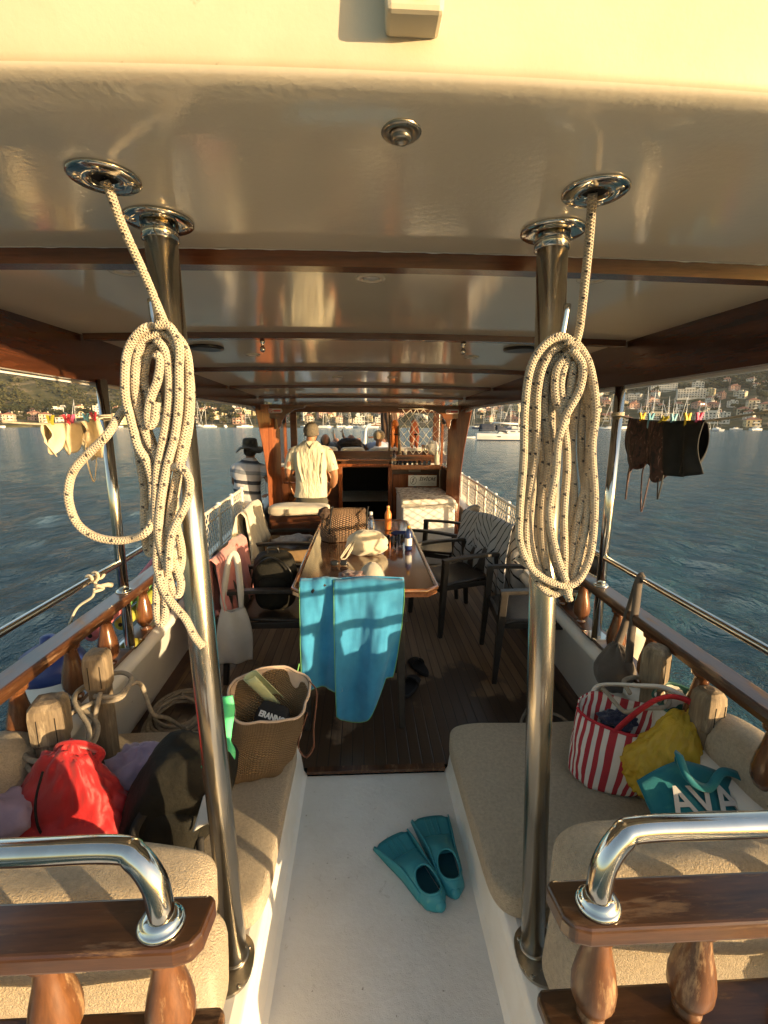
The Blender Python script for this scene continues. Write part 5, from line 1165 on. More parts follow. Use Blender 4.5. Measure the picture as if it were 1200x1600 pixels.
drape('towel', 'B', .55, .46, .74, 'salmon pink towel slung over the left chair back behind the backpack', PINK, seed=1.2, shift=-.02, amp=.03, hem=lambda u: .25 * math.sin(u * 6))
drape('towel', 'C', .46, .42, .80, 'pale hooded beach towel heaped over the far left chair back', OFFW, seed=2.1, amp=.06, nf=3, ztop=.99, flare=.2)
m_, nt, b = new_mat('line_pattern_towel'); k = NB(nt); uv = k.uvc(); sp = k.n('SeparateXYZ', Vector=uv)
U_ = k.math('MULTIPLY', sp.outputs['X'], 3.0); V_ = k.math('MULTIPLY', sp.outputs['Y'], 4.0)
par = k.math('MODULO', k.math('ADD', k.math('FLOOR', U_), k.math('FLOOR', V_)), 2.0)
sa = k.math('FRACT', k.math('MULTIPLY', k.math('ADD', U_, V_), 4.0)); sb = k.math('FRACT', k.math('MULTIPLY', k.math('SUBTRACT', U_, k.math('MULTIPLY', V_, .7)), 4.0))
sel = k.math('ADD', k.math('MULTIPLY', sa, par), k.math('MULTIPLY', sb, k.math('SUBTRACT', 1.0, par)))
k.link(k.mix(k.math('LESS_THAN', sel, .17), (.33, .32, .315), (.012, .012, .014)), b.inputs['Base Color']); b.inputs['Roughness'].default_value = .9
drape('towel', 'E', .60, .62, .74, 'white towel with black slanted lines slung over the chair right of the table', m_, seed=.6, amp=.045, nf=3, flare=.15, ztop=.955, hem=lambda u: .12 * math.sin(u * 5 + 1))

# ---- soft bag builder: stacked rings, slightly wrinkled
def sack(m, rings, seg=40, p=.8, wr_=.006, seed=0, mi=0, sub=4, freq=9, cap=True, uvs=True):
    """rings: (centre, rx, ry, yaw, tilt) from bottom to top, resampled smoothly"""
    cs = smooth_path([r[0] for r in rings], sub); N = len(cs) - 1; P = []
    for i in range(N + 1):
        t = i / N * (len(rings) - 1); j = min(int(t), len(rings) - 2); f = t - j; f = f * f * (3 - 2 * f)
        rx, ry, ya, ti = (lerp(rings[j][q], rings[j + 1][q], f) for q in (1, 2, 3, 4))
        rot = Matrix.Rotation(ya, 3, 'Z') @ Matrix.Rotation(ti, 3, 'X')
        for k_ in range(seg):
            a = 2 * PI * k_ / seg; d = V(math.copysign(abs(math.cos(a)) ** p, math.cos(a)), math.copysign(abs(math.sin(a)) ** p, math.sin(a)), 0)
            w_ = 1 + 0 * a; off = wr_ * (nz((d.x * 1.2 + cs[i].x * 2, d.y * 1.2, cs[i].z * freq), 2.5, seed) + .6 * math.sin(5 * a + cs[i].z * 22 + seed))
            P.append(cs[i] + rot @ V(d.x * (rx + off), d.y * (ry + off), 0))
    fs = [(i * seg + k_, i * seg + (k_ + 1) % seg, (i + 1) * seg + (k_ + 1) % seg, (i + 1) * seg + k_) for i in range(N) for k_ in range(seg)]
    us = [[(k_ / seg, i / N), ((k_ + 1) / seg, i / N), ((k_ + 1) / seg, (i + 1) / N), (k_ / seg, (i + 1) / N)] for i in range(N) for k_ in range(seg)]
    if cap: fs.append(tuple(range(seg - 1, -1, -1))); us.append([(0, 0)] * seg)
    m.add(P, fs, mi, True, us); return [P[N * seg + k_] for k_ in range(seg)]
def crumple(m, c, r, seed, mi=0, amp=.35, u=30, v=18, fq=2.6):
    m.ell(c, r, None, u, v, mi, lambda q, d: q * (1 + amp * (nz(d, fq, seed) + .6 * abs(nz(d, fq * 2.2, seed + 5)))))
def strapline(m, pts, w_=.03, t=.004, n=8, mi=0, up=None):
    """flat strap through points"""
    P = smooth_path(pts, n); vs = []
    for i, p in enumerate(P):
        d = (P[min(i + 1, len(P) - 1)] - P[max(i - 1, 0)]).normalized(); s_ = d.cross(V(0, -1, .25) if up is None else up); s_ = s_.normalized() if s_.length > 1e-4 else V(1, 0, 0); q = d.cross(s_)
        vs += [p + s_ * w_ / 2 + q * t / 2, p - s_ * w_ / 2 + q * t / 2, p - s_ * w_ / 2 - q * t / 2, p + s_ * w_ / 2 - q * t / 2]
    n_ = len(P); fs = [(i * 4 + k_, i * 4 + (k_ + 1) % 4, i * 4 + 4 + (k_ + 1) % 4, i * 4 + 4 + k_) for i in range(n_ - 1) for k_ in range(4)] + [(3, 2, 1, 0), tuple((n_ - 1) * 4 + k_ for k_ in range(4))]
    m.add(vs, fs, mi, True); return m
def weave(name, c1, c2, su, sv, bumpy=.9):
    m, nt, b = new_mat(name); k = NB(nt); sp = k.n('SeparateXYZ', Vector=k.uvc())
    a = k.math('SINE', k.math('MULTIPLY', sp.outputs['X'], su * 2 * PI)); c = k.math('SINE', k.math('ADD', k.math('MULTIPLY', sp.outputs['Y'], sv * 2 * PI), k.math('MULTIPLY', k.math('SIGN', a), PI / 2)))
    h = k.math('ADD', k.math('ABSOLUTE', a), c); n1 = k.n('TexNoise', Vector=k.obj(), Scale=14.0, Detail=5.0)
    col_ = k.mix(k.ramp(h, [(.1, (1, 1, 1)), (.6, (0, 0, 0))]), k.ramp(n1.outputs[0], [(.3, c1), (.7, tuple(q * 1.2 for q in c1))]), c2)
    k.link(col_, b.inputs['Base Color']); b.inputs['Roughness'].default_value = .8; k.link(k.bump(h, bumpy, .006), b.inputs['Normal']); return m
# straw tote
STRAW = weave('straw_weave', (.36, .235, .115), (.17, .10, .045), 60, 44); LIN = cloth('tote_lining', (.60, .44, .32), ns=9); LEA = pbr('brown_leather', (.16, .06, .03), (.11, .04, .02), 12, .5)
tt = thing('straw_tote', (-.45, 1.72, .272), 'big woven straw tote with brown leather handle standing on the left seat cushion', 'bag')
m = MB(); top = sack(m, [(V(-.475, 1.79, .276), .135, .085, .3, 0), (V(-.472, 1.80, .32), .16, .10, .3, .05), (V(-.455, 1.84, .41), .168, .11, .25, .12), (V(-.435, 1.885, .49), .172, .13, .2, .28), (V(-.425, 1.91, .545), .178, .14, .15, .42)], 48, .75, .011, 1)
m.build('body', STRAW, tt, solid=.006)
c0 = sum(top, Vector()) / len(top); m = MB(); m.tube([p for p in top], .006, 8, closed=True)
m.grid(lambda u, v: (lambda p: lerp(p, c0, .05 + .16 * v) + V(0, -.01 * v, -.20 * v))(top[int(round(u * 48)) % 48]), 48, 6, cu=True); m.build('lining', LIN, tt)
m = MB(); crumple(m, c0 + V(0, -.005, -.18), (.11, .095, .03), 3); tag(m.build('dark_cloth', MT['black']), 'black cloth bundled in the mouth of the straw tote', 'cloth')
m = MB(); strapline(m, [top[2] + V(0, -.01, 0), top[2] + V(.035, -.03, -.05), V(-.225, 1.86, .40), V(-.225, 1.83, .33), V(-.26, 1.81, .30), V(-.29, 1.82, .36), top[44] + V(.01, 0, -.03)], .022, .005, up=V(1, .3, 0)); m.build('handle', LEA, tt)
mg = thing('rolled_magazine', c0 + V(-.02, .02, -.08), 'rolled pale green magazine poking out of the straw tote', 'magazine')
m = MB(); m.grid(lambda u, v: c0 + Matrix.Rotation(-.5, 3, 'Y') @ Matrix.Rotation(.35, 3, 'X') @ V(.035 * math.cos(u * 5.2 + v * .3), .022 * math.sin(u * 5.2 + v * .3), -.13 + .22 * v) + V(-.04, .03, .02), 20, 6); m.build('cover', pbr('pale_green_cover', (.42, .46, .25), (.50, .52, .30), 30, .6), mg, solid=.003)
pc = thing('black_pouch', c0 + V(.03, -.04, -.12), 'black fabric pouch with white letters in the straw tote', 'pouch')
m = MB(); q = Matrix.Rotation(-.5, 3, 'Z') @ Matrix.Rotation(-.75, 3, 'X'); m.ell(c0 + V(.015, -.045, -.085), (.085, .018, .06), q @ Matrix.Rotation(PI / 2, 3, 'X') @ Matrix.Rotation(-PI / 2, 3, 'X'), 26, 14, 0, lambda a, d: a * (1 + .1 * nz(d, 3, 1)), .6); m.build('body', MT['black'], pc)
text_mesh('lettering', 'ERANNO', .034, PW, pc, c0 + V(.02, -.068, -.07), q @ V(1, 0, 0), q @ V(0, 0, 1), bold=.0015)

# red-striped beach tote
m_, nt, b = new_mat('red_white_stripes'); k = NB(nt); sp = k.n('SeparateXYZ', Vector=k.uvc())
n1 = k.n('TexNoise', Vector=k.obj(), Scale=80.0, Detail=3.0); st_ = k.math('FRACT', k.math('MULTIPLY', sp.outputs['X'], 26.0))
k.link(k.mix(k.ramp(st_, [(.50, (1, 1, 1)), (.53, (0, 0, 0))]), (.58, .53, .47), (.33, .022, .03)), b.inputs['Base Color']); b.inputs['Roughness'].default_value = .9; k.link(k.bump(n1.outputs[0], .4, .003), b.inputs['Normal']); RWS = m_
REDW = pbr('red_webbing', (.42, .02, .03), (.36, .015, .025), 30, .8); WHW = pbr('white_webbing', (.60, .55, .49), rough=.85)
st = thing('striped_tote', (1.09, 1.62, .272), 'red and white striped canvas tote slumped open on the right seat cushion', 'bag')
m = MB(); top = sack(m, [(V(1.01, 1.64, .285), .10, .05, -.5, .3), (V(1.015, 1.645, .312), .142, .078, -.5, .3), (V(1.045, 1.675, .38), .155, .09, -.5, .35), (V(1.085, 1.715, .465), .165, .09, -.55, .45), (V(1.11, 1.74, .52), .168, .082, -.55, .55)], 56, .8, .007, 4); m.build('body', RWS, st, solid=.006)
c0 = sum(top, Vector()) / len(top); m = MB(); m.grid(lambda u, v: (lambda p: lerp(p, c0, .06 + .14 * v) + V(0, 0, -.16 * v))(top[int(round(u * 56)) % 56]), 56, 6, cu=True); m.build('lining', WHW, st)
m = MB(); m.tube([top[i] + V(0, 0, .002) for i in range(30, 46)], .007, 8); m.build('bound_edge', REDW, st)
def P_(i, dz=0, dx=0, dy=0): return top[i % 56] + V(dx, dy, dz)
m = MB(); strapline(m, [P_(42, -.04), P_(42, .02), V(1.17, 1.62, .66), V(1.27, 1.60, .68), V(1.36, 1.56, .62), V(1.385, 1.53, .56), V(1.34, 1.52, .52), P_(50, .01, .02, -.02), P_(50, -.05)], .026, .005, 10, up=V(.2, 1, .4)); m.build('handle', REDW, st)
m = MB(); strapline(m, [P_(20, -.03), P_(18, .03), V(1.16, 1.72, .665), V(1.26, 1.66, .68), V(1.35, 1.60, .61), P_(4, .0), P_(4, -.04)], .026, .005, 10, up=V(.2, 1, .4)); m.build('handle', WHW, st)
m = MB(); crumple(m, c0 + V(.02, .02, -.045), (.085, .045, .038), 8, 0, .5, 36, 20); tag(m.build('scarf', cloth('navy_knit', (.022, .025, .05), (.05, .05, .085), 60, .9, 120)), 'dark blue crinkled scarf stuffed in the striped tote', 'scarf')
# white bag with dark green lining behind it
gb = thing('green_lined_bag', (1.33, 1.62, .272), 'white bag with dark green lining standing open behind the striped tote', 'bag'); m = MB()
top = sack(m, [(V(1.31, 1.64, .276), .09, .07, .2, 0), (V(1.31, 1.65, .40), .10, .085, .2, 0), (V(1.315, 1.66, .53), .095, .09, .2, .2), (V(1.32, 1.67, .615), .105, .09, .25, .35)], 40, .85, .006, 6); m.build('body', cloth('white_canvas', (.60, .56, .48)), gb, solid=.005)
c0 = sum(top, Vector()) / 40; m = MB(); m.grid(lambda u, v: (lambda p: lerp(p, c0, .04 + .5 * v * v) + V(0, .01 * v, -.15 * v))(top[int(round(u * 40)) % 40]), 40, 6, cu=True); m.tube([p + V(0, 0, .003) for p in top], .006, 6, closed=True); m.build('lining', pbr('dark_green_lining', (.015, .085, .065), (.01, .06, .045), 9, .6), gb)
# translucent yellow carrier bag
m_, nt, b = new_mat('yellow_film'); k = NB(nt); b.inputs['Base Color'].default_value = (.80, .58, .07, 1); b.inputs['Roughness'].default_value = .25
n1 = k.n('TexNoise', Vector=k.n('Mapping', Vector=k.obj(), Scale=(1, 1, .6)).outputs[0], Scale=18.0, Detail=4.0, Distortion=2.0)
tr = k.n('BsdfTranslucent', Color=(.75, .52, .05, 1)); tp = k.n('BsdfTransparent', Color=(.98, .82, .25, 1)); mx = k.n('MixShader', Fac=.35); k.link(b.outputs[0], mx.inputs[1]); k.link(tr.outputs[0], mx.inputs[2]); mx2 = k.n('MixShader', Fac=.28); k.link(mx.outputs[0], mx2.inputs[1]); k.link(tp.outputs[0], mx2.inputs[2])
k.link(mx2.outputs[0], nt.nodes['Material Output'].inputs[0]); k.link(k.bump(n1.outputs[0], .8, .02), b.inputs['Normal'])
ybg = thing('carrier_bag', (1.20, 1.54, .272), 'crumpled yellow plastic carrier bag with knotted top beside the striped tote', 'bag'); m = MB()
m.ell((1.20, 1.56, .40), (.15, .11, .125), Matrix.Rotation(.25, 3, 'Z'), 80, 50, 0, lambda q, d: q * (1 + .16 * nz(d, 2.0, 3) + .20 * abs(nz(d, 4.5, 8)) + .08 * abs(nz(d, 10, 3))) + V(.10 * max(0, d.z) ** 3, .03 * max(0, d.z) ** 3, .085 * max(0, d.z) ** 3)); m.build('body', m_, ybg)
m = MB(); m.ell((1.315, 1.60, .575), (.036, .024, .060), Matrix.Rotation(.35, 3, 'Y'), 20, 14, 0, lambda q, d: q * (1 + .3 * nz(d, 3, 2)) * (.75 + .35 * d.z)); m.build('knotted_handle', m_, ybg)
m = MB(); crumple(m, (1.20, 1.57, .36), (.10, .07, .06), 12); tag(m.build('wrapped_cloth', cloth('dull_cloth', (.20, .16, .12))), 'brownish cloth inside the yellow carrier bag', 'cloth')
# teal pouch with white letter shapes
TEAL = cloth('teal_canvas', (.018, .17, .20), (.014, .14, .17), 14, .3, 260)
tb = thing('teal_tote', (1.29, 1.44, .272), 'flat teal canvas tote with big white letters lying behind the right handrail', 'bag')
ta, tx, ty_ = at(1016, 1266, y=1.30), at(1200, 1262, y=1.30), at(1100, 1192, y=1.35)
X_ = (tx - ta).normalized(); Y_ = V(-.05, .72, .45).normalized(); N_ = X_.cross(Y_).normalized(); TL = (tx - ta).length
m = MB(); m.grid(lambda u, v: ta + X_ * (u * TL * (1 - .12 * v)) + Y_ * (-.26 + .41 * v * (1 - .35 * abs(u - .5) ** 1.3)) + N_ * (.012 * nz((u * 3, v * 3, 2), 1.5) + .018 * math.sin(PI * u)), 26, 16)
m.grid(lambda u, v: ta + X_ * (u * TL * (1 - .12 * v)) + Y_ * (-.26 + .41 * v * (1 - .35 * abs(u - .5) ** 1.3)) - N_ * (.02 * math.sin(PI * u) * math.sin(PI * v) + .002), 26, 16); m.build('body', TEAL, tb, solid=.003)
text_mesh('lettering', 'AVA', .125, pbr('print_white', (.50, .49, .46)), tb, ta + X_ * TL * .45 + Y_ * .015 + N_ * .026, X_, Y_, bold=.002)
m = MB(); strapline(m, [ta + X_ * TL * .42 + Y_ * .13, ta + X_ * TL * .40 + Y_ * .16 + N_ * .05, ta + X_ * TL * .36 + Y_ * .08 + N_ * .06, ta + X_ * TL * .5 + Y_ * .05 + N_ * .05, ta + X_ * TL * .72 + Y_ * .10 + N_ * .05, ta + X_ * TL * .95 + Y_ * .06 + N_ * .03, ta + X_ * TL * 1.05 + Y_ * .0 + N_ * .02], .028, .004, 8, up=N_); m.build('handle', TEAL, tb)
# ---- left seat: red bag, lilac clothes, dark backpack
RED = pbr('red_nylon', (.42, .012, .014), (.34, .010, .012), 9, .55, bump=.3, bs=50, bd=.008, sheen=.2); BLKW = MT['black']
rb = thing('red_bag', (-1.0, 1.48, .272), 'bright red nylon bag slumped on the left seat cushion', 'bag'); m = MB()
m.ell((-1.08, 1.47, .395), (.26, .13, .125), Matrix.Rotation(-.2, 3, 'Z'), 90, 60, 0, lambda q, d: V(q.x * (1 - .5 * max(0, d.z)) + .05 * max(0, d.z), q.y * (1 - .5 * max(0, d.z)), q.z * (1 + 1.0 * max(0, d.z) ** 2)) * (1 + .14 * nz(d, 2.2, 4) + .12 * abs(nz(d, 4.0, 7)) + .05 * abs(nz(d, 9.0, 2))), .85); m.ell((-1.20, 1.39, .34), (.13, .10, .075), Matrix.Rotation(.3, 3, 'Z'), 50, 30, 0, lambda q, d: q * (1 + .25 * nz(d, 2.4, 11) + .22 * abs(nz(d, 4.6, 2)))); m.build('body', RED, rb)
m = MB(); strapline(m, [V(-1.06, 1.47, .585), V(-1.05, 1.46, .645), V(-.98, 1.46, .655), V(-.925, 1.47, .615), V(-.95, 1.47, .57)], .034, .006, 8, up=V(0, 1, .2)); m.build('grab_handle', RED, rb)
m = MB(); strapline(m, [V(-1.18, 1.38, .44), V(-1.22, 1.35, .38), V(-1.15, 1.34, .34), V(-1.05, 1.355, .38)], .04, .006, 8); m.build('strap', RED, rb)
m = MB(); m.tube(smooth_path([V(-1.075, 1.40, .60), V(-1.085, 1.365, .52), V(-1.075, 1.345, .44), V(-1.05, 1.345, .37)], 6), .004, 6); m.tube(smooth_path([V(-1.05, 1.34, .375), V(-1.045, 1.332, .345), V(-1.03, 1.33, .32), V(-1.05, 1.33, .31), V(-1.06, 1.332, .33)], 5), .004, 6); m.build('zip', MT['dark'], rb)
LIL = cloth('lilac_cotton', (.36, .28, .36), (.30, .23, .31), 9, .3, 120)
for c, r, sd_, lb in (((-1.27, 1.40, .39), (.14, .12, .12), 3, 'lilac cotton garment crumpled left of the red bag'), ((-.86, 1.60, .40), (.12, .10, .11), 9, 'lilac cotton garment crumpled between red bag and backpack')):
    m = MB(); crumple(m, c, r, sd_, 0, .45, 44, 28, 2.0); tag(m.build('garment', LIL), lb, 'clothing')
DKB = pbr('olive_black_nylon', (.009, .009, .007), (.018, .016, .012), 7, .75, bump=.4, bs=60, bd=.008, spec=.2)
bp = thing('backpack', (-.62, 1.45, .272), 'large black backpack leaning behind the left pole', 'backpack'); m = MB()
m.ell((-.665, 1.47, .43), (.16, .12, .22), Matrix.Rotation(.5, 3, 'Y') @ Matrix.Rotation(.2, 3, 'Z'), 44, 30, 0, lambda q, d: q * (1 + .08 * nz(d, 2.2, 14) + .04 * abs(nz(d, 5, 3))), .65); m.build('body', DKB, bp)
m = MB(); m.ell((-.665, 1.375, .37), (.095, .045, .10), Matrix.Rotation(.3, 3, 'Y'), 30, 18, 0, lambda q, d: q * (1 + .08 * nz(d, 3, 4)), .6); m.build('front_pocket', DKB, bp)
m = MB(); strapline(m, [V(-.70, 1.36, .52), V(-.76, 1.33, .42), V(-.74, 1.32, .32), V(-.69, 1.335, .285)], .03, .005); strapline(m, [V(-.56, 1.36, .36), V(-.555, 1.335, .30), V(-.56, 1.33, .265), V(-.562, 1.29, .275)], .026, .004); m.build('strap', MT['black'], bp)
m = MB(); m.ell((-.745, 1.36, .40), (.03, .02, .05), u=16, v=10); m.build('mesh_pocket', pbr('teal_mesh', (.03, .10, .09), rough=.7), bp)
GRN = pbr('mint_green', (.10, .62, .26), (.08, .54, .22), 14, .6)
m = MB(); strapline(m, [at(354, 1088, y=1.56), at(357, 1110, y=1.55), at(352, 1150, y=1.53), at(358, 1175, y=1.50), at(354, 1205, y=1.48)], .045, .008, 8, up=V(0, 1, .4)); strapline(m, [at(322, 1195, y=1.40), at(330, 1215, y=1.40), at(333, 1232, y=1.42), at(327, 1256, y=1.40)], .035, .008, 8, up=V(0, 1, .4)); tag(m.build('beach_wrap', GRN), 'mint green strip of cloth poking out behind the left pole', 'cloth')
m = MB(); m.grid(lambda u, v: lerp(lerp(at(302, 1300, y=1.33), at(345, 1278, y=1.30), u), lerp(at(318, 1245, y=1.37), at(350, 1200, y=1.40), u), v) + V(0, .006 * math.sin(u * 5 + v * 3), 0), 10, 12); tag(m.build('booklet', PW, solid=.006), 'white booklet lit by the sun between backpack and left pole', 'book')
# ---- swim fins in the gangway
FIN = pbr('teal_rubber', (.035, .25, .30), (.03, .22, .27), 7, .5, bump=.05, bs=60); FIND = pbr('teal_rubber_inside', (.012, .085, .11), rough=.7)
def fin(tip, heel, lab, flip=1):
    t = thing('swim_fin', (tip + heel) / 2, lab, 'swim fin', 'pair of teal swim fins'); d = (heel - tip); L = d.length; d.normalize(); s_ = V(d.y, -d.x, 0); up = V(0, 0, 1); zb = -.02
    def W(a): return interp([(0, .088), (.25, .074), (.5, .058), (.75, .052), (.9, .046), (1, .02)], a)
    def Pt(a, w_, z): return V(tip.x, tip.y, zb) + d * (a * L) + s_ * w_ + up * z
    m = MB(); m.grid(lambda u, v: (lambda a, q: Pt(a + (.035 * (1 - (q * 2 - 1) ** 2) - .02 * (1 if q > .9 or q < .1 else 0)) * -(1 - min(1, a * 6)), (q * 2 - 1) * W(a) * .97, .006 + .012 * a))(u * .5, v), 10, 12)
    for w_ in (-.3, .0, .3): m.tube([Pt(a, w_ * W(a), .010 + .012 * a) for a in frange(.01, .40, 8)], .0025, 6)
    m.build('blade', FIN, t, solid=.004)
    for s in (-1, 1):
        m = MB(); m.grid(lambda u, v: (lambda a: Pt(a, s * W(a) * (1 - .05 * v), .001 + v * (.014 + .035 * math.sin(PI * min(1, a * .9)))))(u * .8), 16, 3); m.build('side_rail', FIN, t, solid=.006)
    m = MB(); n = 28; vs = []
    H = lambda a: interp([(.28, .016), (.36, .030), (.5, .058), (.62, .070), (.8, .062), (.93, .058), (1, .04)], a)
    # foot pocket: shell with an oval opening over the heel half
    def pocket(u, v):
        a = .28 + u * .72; th = -PI * .5 + 0 ; ang = PI * v; w_ = W(a) * (1 if a < .9 else math.sqrt(max(0, 1 - ((a - .9) / .1) ** 2)) * .75 + .25)
        x = math.cos(ang) * w_; z = .004 + math.sin(ang) ** .7 * H(a)
        return Pt(a, x, z)
    nu, nv = 36, 28; fs = []; P = [pocket(i / nu, j / nv) for i in range(nu + 1) for j in range(nv + 1)]
    def hole(u, v): a = .28 + u * .72; return ((a - .765) / .165) ** 2 + ((v - .5) / .30) ** 2 < 1
    for i in range(nu):
        for j in range(nv):
            if not hole((i + .5) / nu, (j + .5) / nv): fs.append((i * (nv + 1) + j, (i + 1) * (nv + 1) + j, (i + 1) * (nv + 1) + j + 1, i * (nv + 1) + j + 1))
    m.add(P, fs, 0, True); m.ell(Pt(.975, 0, .024), (.020, .020, .022), None, 14, 10); m.build('foot_pocket', FIN, t, solid=.004)
    m = MB(); ho = [pocket((.765 + .168 * math.cos(q) - .28) / .72, .5 + .305 * math.sin(q)) + V(0, 0, .001) for q in frange(0, 2 * PI, 36)[:-1]]; m.tube(ho, .0042, 8, closed=True); m.build('opening_rim', FIN, t)
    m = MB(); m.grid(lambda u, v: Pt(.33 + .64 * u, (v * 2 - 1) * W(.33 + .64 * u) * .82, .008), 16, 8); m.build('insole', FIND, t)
fin(at(611, 1310, z=-.01), at(690, 1422, z=-.01), 'larger teal rubber swim fin, the left one of the pair in the gangway'); fin(at(672, 1278, z=-.01), at(712, 1402, z=-.01), 'teal rubber swim fin nearest the right coaming in the gangway')
# ---- slippers under the table
SLP = pbr('black_slipper', (.010, .009, .010), rough=.7)
for p, a, lb in ((V(.405, 3.05, 0), .35, 'black slipper further from the gangway on the teak deck'), (V(.315, 2.80, 0), -.35, 'black slipper nearest the gangway on the teak deck')):
    t = thing('slipper', p, lb, 'slipper', 'pair of black slippers'); rot = Matrix.Rotation(a, 3, 'Z'); m = MB(); out = [rot @ V(math.cos(q) * .047 * (1 + .15 * math.sin(q)), math.sin(q) * .13, 0) for q in frange(0, 2 * PI, 28)[:-1]]
    m.prism(out, p + V(0, 0, .003), p + V(0, 0, .028)); m.build('sole', SLP, t, bevel=.006); m = MB(); m.grid(lambda u, v: p + rot @ V(math.cos(PI * u) * .05, .015 + .075 * v, .02 + .055 * math.sin(PI * u) * (1 - .5 * v)), 14, 8); m.build('upper', SLP, t, solid=.005)
# ---- grey shoulder bag on the right rail tube
GRY = cloth('grey_canvas', (.105, .088, .075), (.08, .066, .056), 12, .4, 140)
gs = thing('shoulder_bag', (1.37, 2.05, .46), 'grey canvas shoulder bag hanging by its strap from the right rail tube', 'bag'); hk = V(1.365, at(1007, 900, x=1.365).y, 1.012)
m = MB(); m.ell(hk + V(-.085, .02, -.475), (.085, .10, .125), Matrix.Rotation(.5, 3, 'Z'), 44, 28, 0, lambda q, d: V(q.x * (1 - .45 * max(0, d.z)), q.y * (1 - .45 * max(0, d.z)), q.z) * (1 + .10 * nz(d, 2.4, 6) + .09 * math.sin(7 * math.atan2(d.y, d.x)) * max(0, .3 + d.z) * .6), .85); m.build('body', GRY, gs)
for e in ((-.06, -.07), (-.055, .06)):
    m = MB(); strapline(m, [hk + V(0, 0, .022), hk + V(-.024, 0, 0), hk + V(-.04, e[1] * .3, -.14), hk + V(e[0], e[1] * .6, -.28), hk + V(e[0] - .015, e[1], -.40)], .036, .005, 8, up=V(.25, 1, 0)); m.build('strap', GRY, gs)
m = MB(); m.ell(hk + V(-.045, -.015, -.20), (.006, .012, .016), u=10, v=8); m.build('buckle', MT['steel'], gs)
# white cotton tote on the left chair corner
TO = cloth('white_cotton', (.50, .47, .42), (.45, .42, .38), 9, .4, 200); cb = thing('cotton_tote', (-.86, 2.87, .18), 'off white cotton tote hanging from the left chair back corner', 'bag')
m = MB(); cc = V(-.845, 2.86, 0)
def tote(s): return lambda u, v: cc + Matrix.Rotation(.25, 3, 'Z') @ V((u - .5) * .21 * (1 - .35 * v ** 3 + .1 * math.sin(PI * v)), s * (.045 * math.sin(PI * u) * math.sin(PI * min(1, v * .8 + .1)) + .006) + .012 * math.sin(u * 9 + v * 2), .19 + v * .36 + .03 * (2 * u - 1) ** 2 * v)
m.grid(tote(-1), 20, 20); m.grid(tote(1), 20, 20); m.build('body', TO, cb, solid=.004)
for s in (-1, 1):
    m = MB(); strapline(m, [tote(s)(.12, 1), cc + V(-.055, s * .02, .66), cc + V(-.01, .03 + s * .02, .90), cc + V(.03, .04 + s * .02, .895), cc + V(.055, s * .02, .70), tote(s)(.88, 1)], .03, .004, 8, up=V(0, 1, 0)); m.build('handle', TO, cb)
# black rucksack on chair B
rk = thing('rucksack', (-.62, 3.14, .45), 'round topped black rucksack sitting on the chair left of the table', 'backpack'); m = MB()
m.ell((-.62, 3.14, .66), (.15, .10, .21), Matrix.Rotation(.2, 3, 'Z'), 40, 26, 0, lambda q, d: q * (1 + .05 * nz(d, 2.5, 9)), .6); m.build('body', DKB, rk); m = MB(); m.ell((-.62, 3.05, .60), (.11, .04, .11), Matrix.Rotation(.2, 3, 'Z'), 28, 16, 0, None, .6); m.build('front_pocket', DKB, rk)
m = MB(); m.tube(smooth_path([V(-.77, 3.07, .62), V(-.74, 3.055, .77), V(-.62, 3.035, .855), V(-.50, 3.03, .77), V(-.48, 3.04, .62)], 6), .006, 6); m.tube(smooth_path([V(-.66, 3.10, .87), V(-.65, 3.09, .905), V(-.59, 3.09, .905), V(-.58, 3.10, .87)], 6), .008, 6); m.build('zip', MT['blackgloss'], rk)
# cardboard box with cloth on chair C
cb2 = thing('paper_bag', (-.66, 4.32, .45), 'brown paper bag with crumpled cloth on the far left chair', 'bag'); m = MB()
m.add([(-.86, 4.15, .45), (-.46, 4.15, .45), (-.46, 4.45, .45), (-.86, 4.45, .45), (-.90, 4.12, .64), (-.42, 4.12, .60), (-.42, 4.48, .62), (-.90, 4.48, .66)], [(3, 2, 1, 0), (0, 1, 5, 4), (1, 2, 6, 5), (2, 3, 7, 6), (3, 0, 4, 7)], 0, False); m.build('body', pbr('kraft_paper', (.30, .19, .09), (.24, .15, .07), 12, .8), cb2, solid=.004)
m = MB(); crumple(m, (-.66, 4.30, .63), (.19, .15, .06), 17, 0, .5, 36, 20); tag(m.build('garment', cloth('grey_blue_cotton', (.40, .38, .37), (.10, .11, .14), 7)), 'pale and blue cloth crumpled in the brown paper bag', 'clothing')
# ---- on the table
TZ = .743
CRO = weave('crochet_weave', (.33, .20, .115), (.05, .028, .018), 34, 22, 1.0)
kb = thing('crochet_bag', (-.17, 3.95, TZ), 'brown crochet bag with dark straps standing on the table', 'bag'); m = MB()
top = sack(m, [(V(-.17, 3.95, TZ + .004), .19, .10, .15, 0), (V(-.17, 3.95, TZ + .06), .205, .115, .15, 0), (V(-.165, 3.96, TZ + .16), .20, .10, .15, 0), (V(-.15, 3.98, TZ + .235), .185, .055, .15, 0), (V(-.14, 3.98, TZ + .275), .165, .03, .15, 0)], 48, .8, .012, 21); m.build('body', CRO, kb)
for x in (-.29, .02): m = MB(); strapline(m, [V(x, 3.845, TZ + .03), V(x + .01, 3.835, TZ + .12), V(x + .02, 3.90, TZ + .25), V(x + .03, 3.99, TZ + .29)], .014, .006, 6, up=V(0, -1, .3)); m.build('strap', MT['black'], kb)
m = MB(); crumple(m, (-.33, 3.93, TZ + .24), (.055, .05, .05), 30); m.build('gathered_corner', CRO, kb)
CAN = cloth('natural_canvas', (.58, .51, .38), (.52, .45, .33), 8, .35, 180)
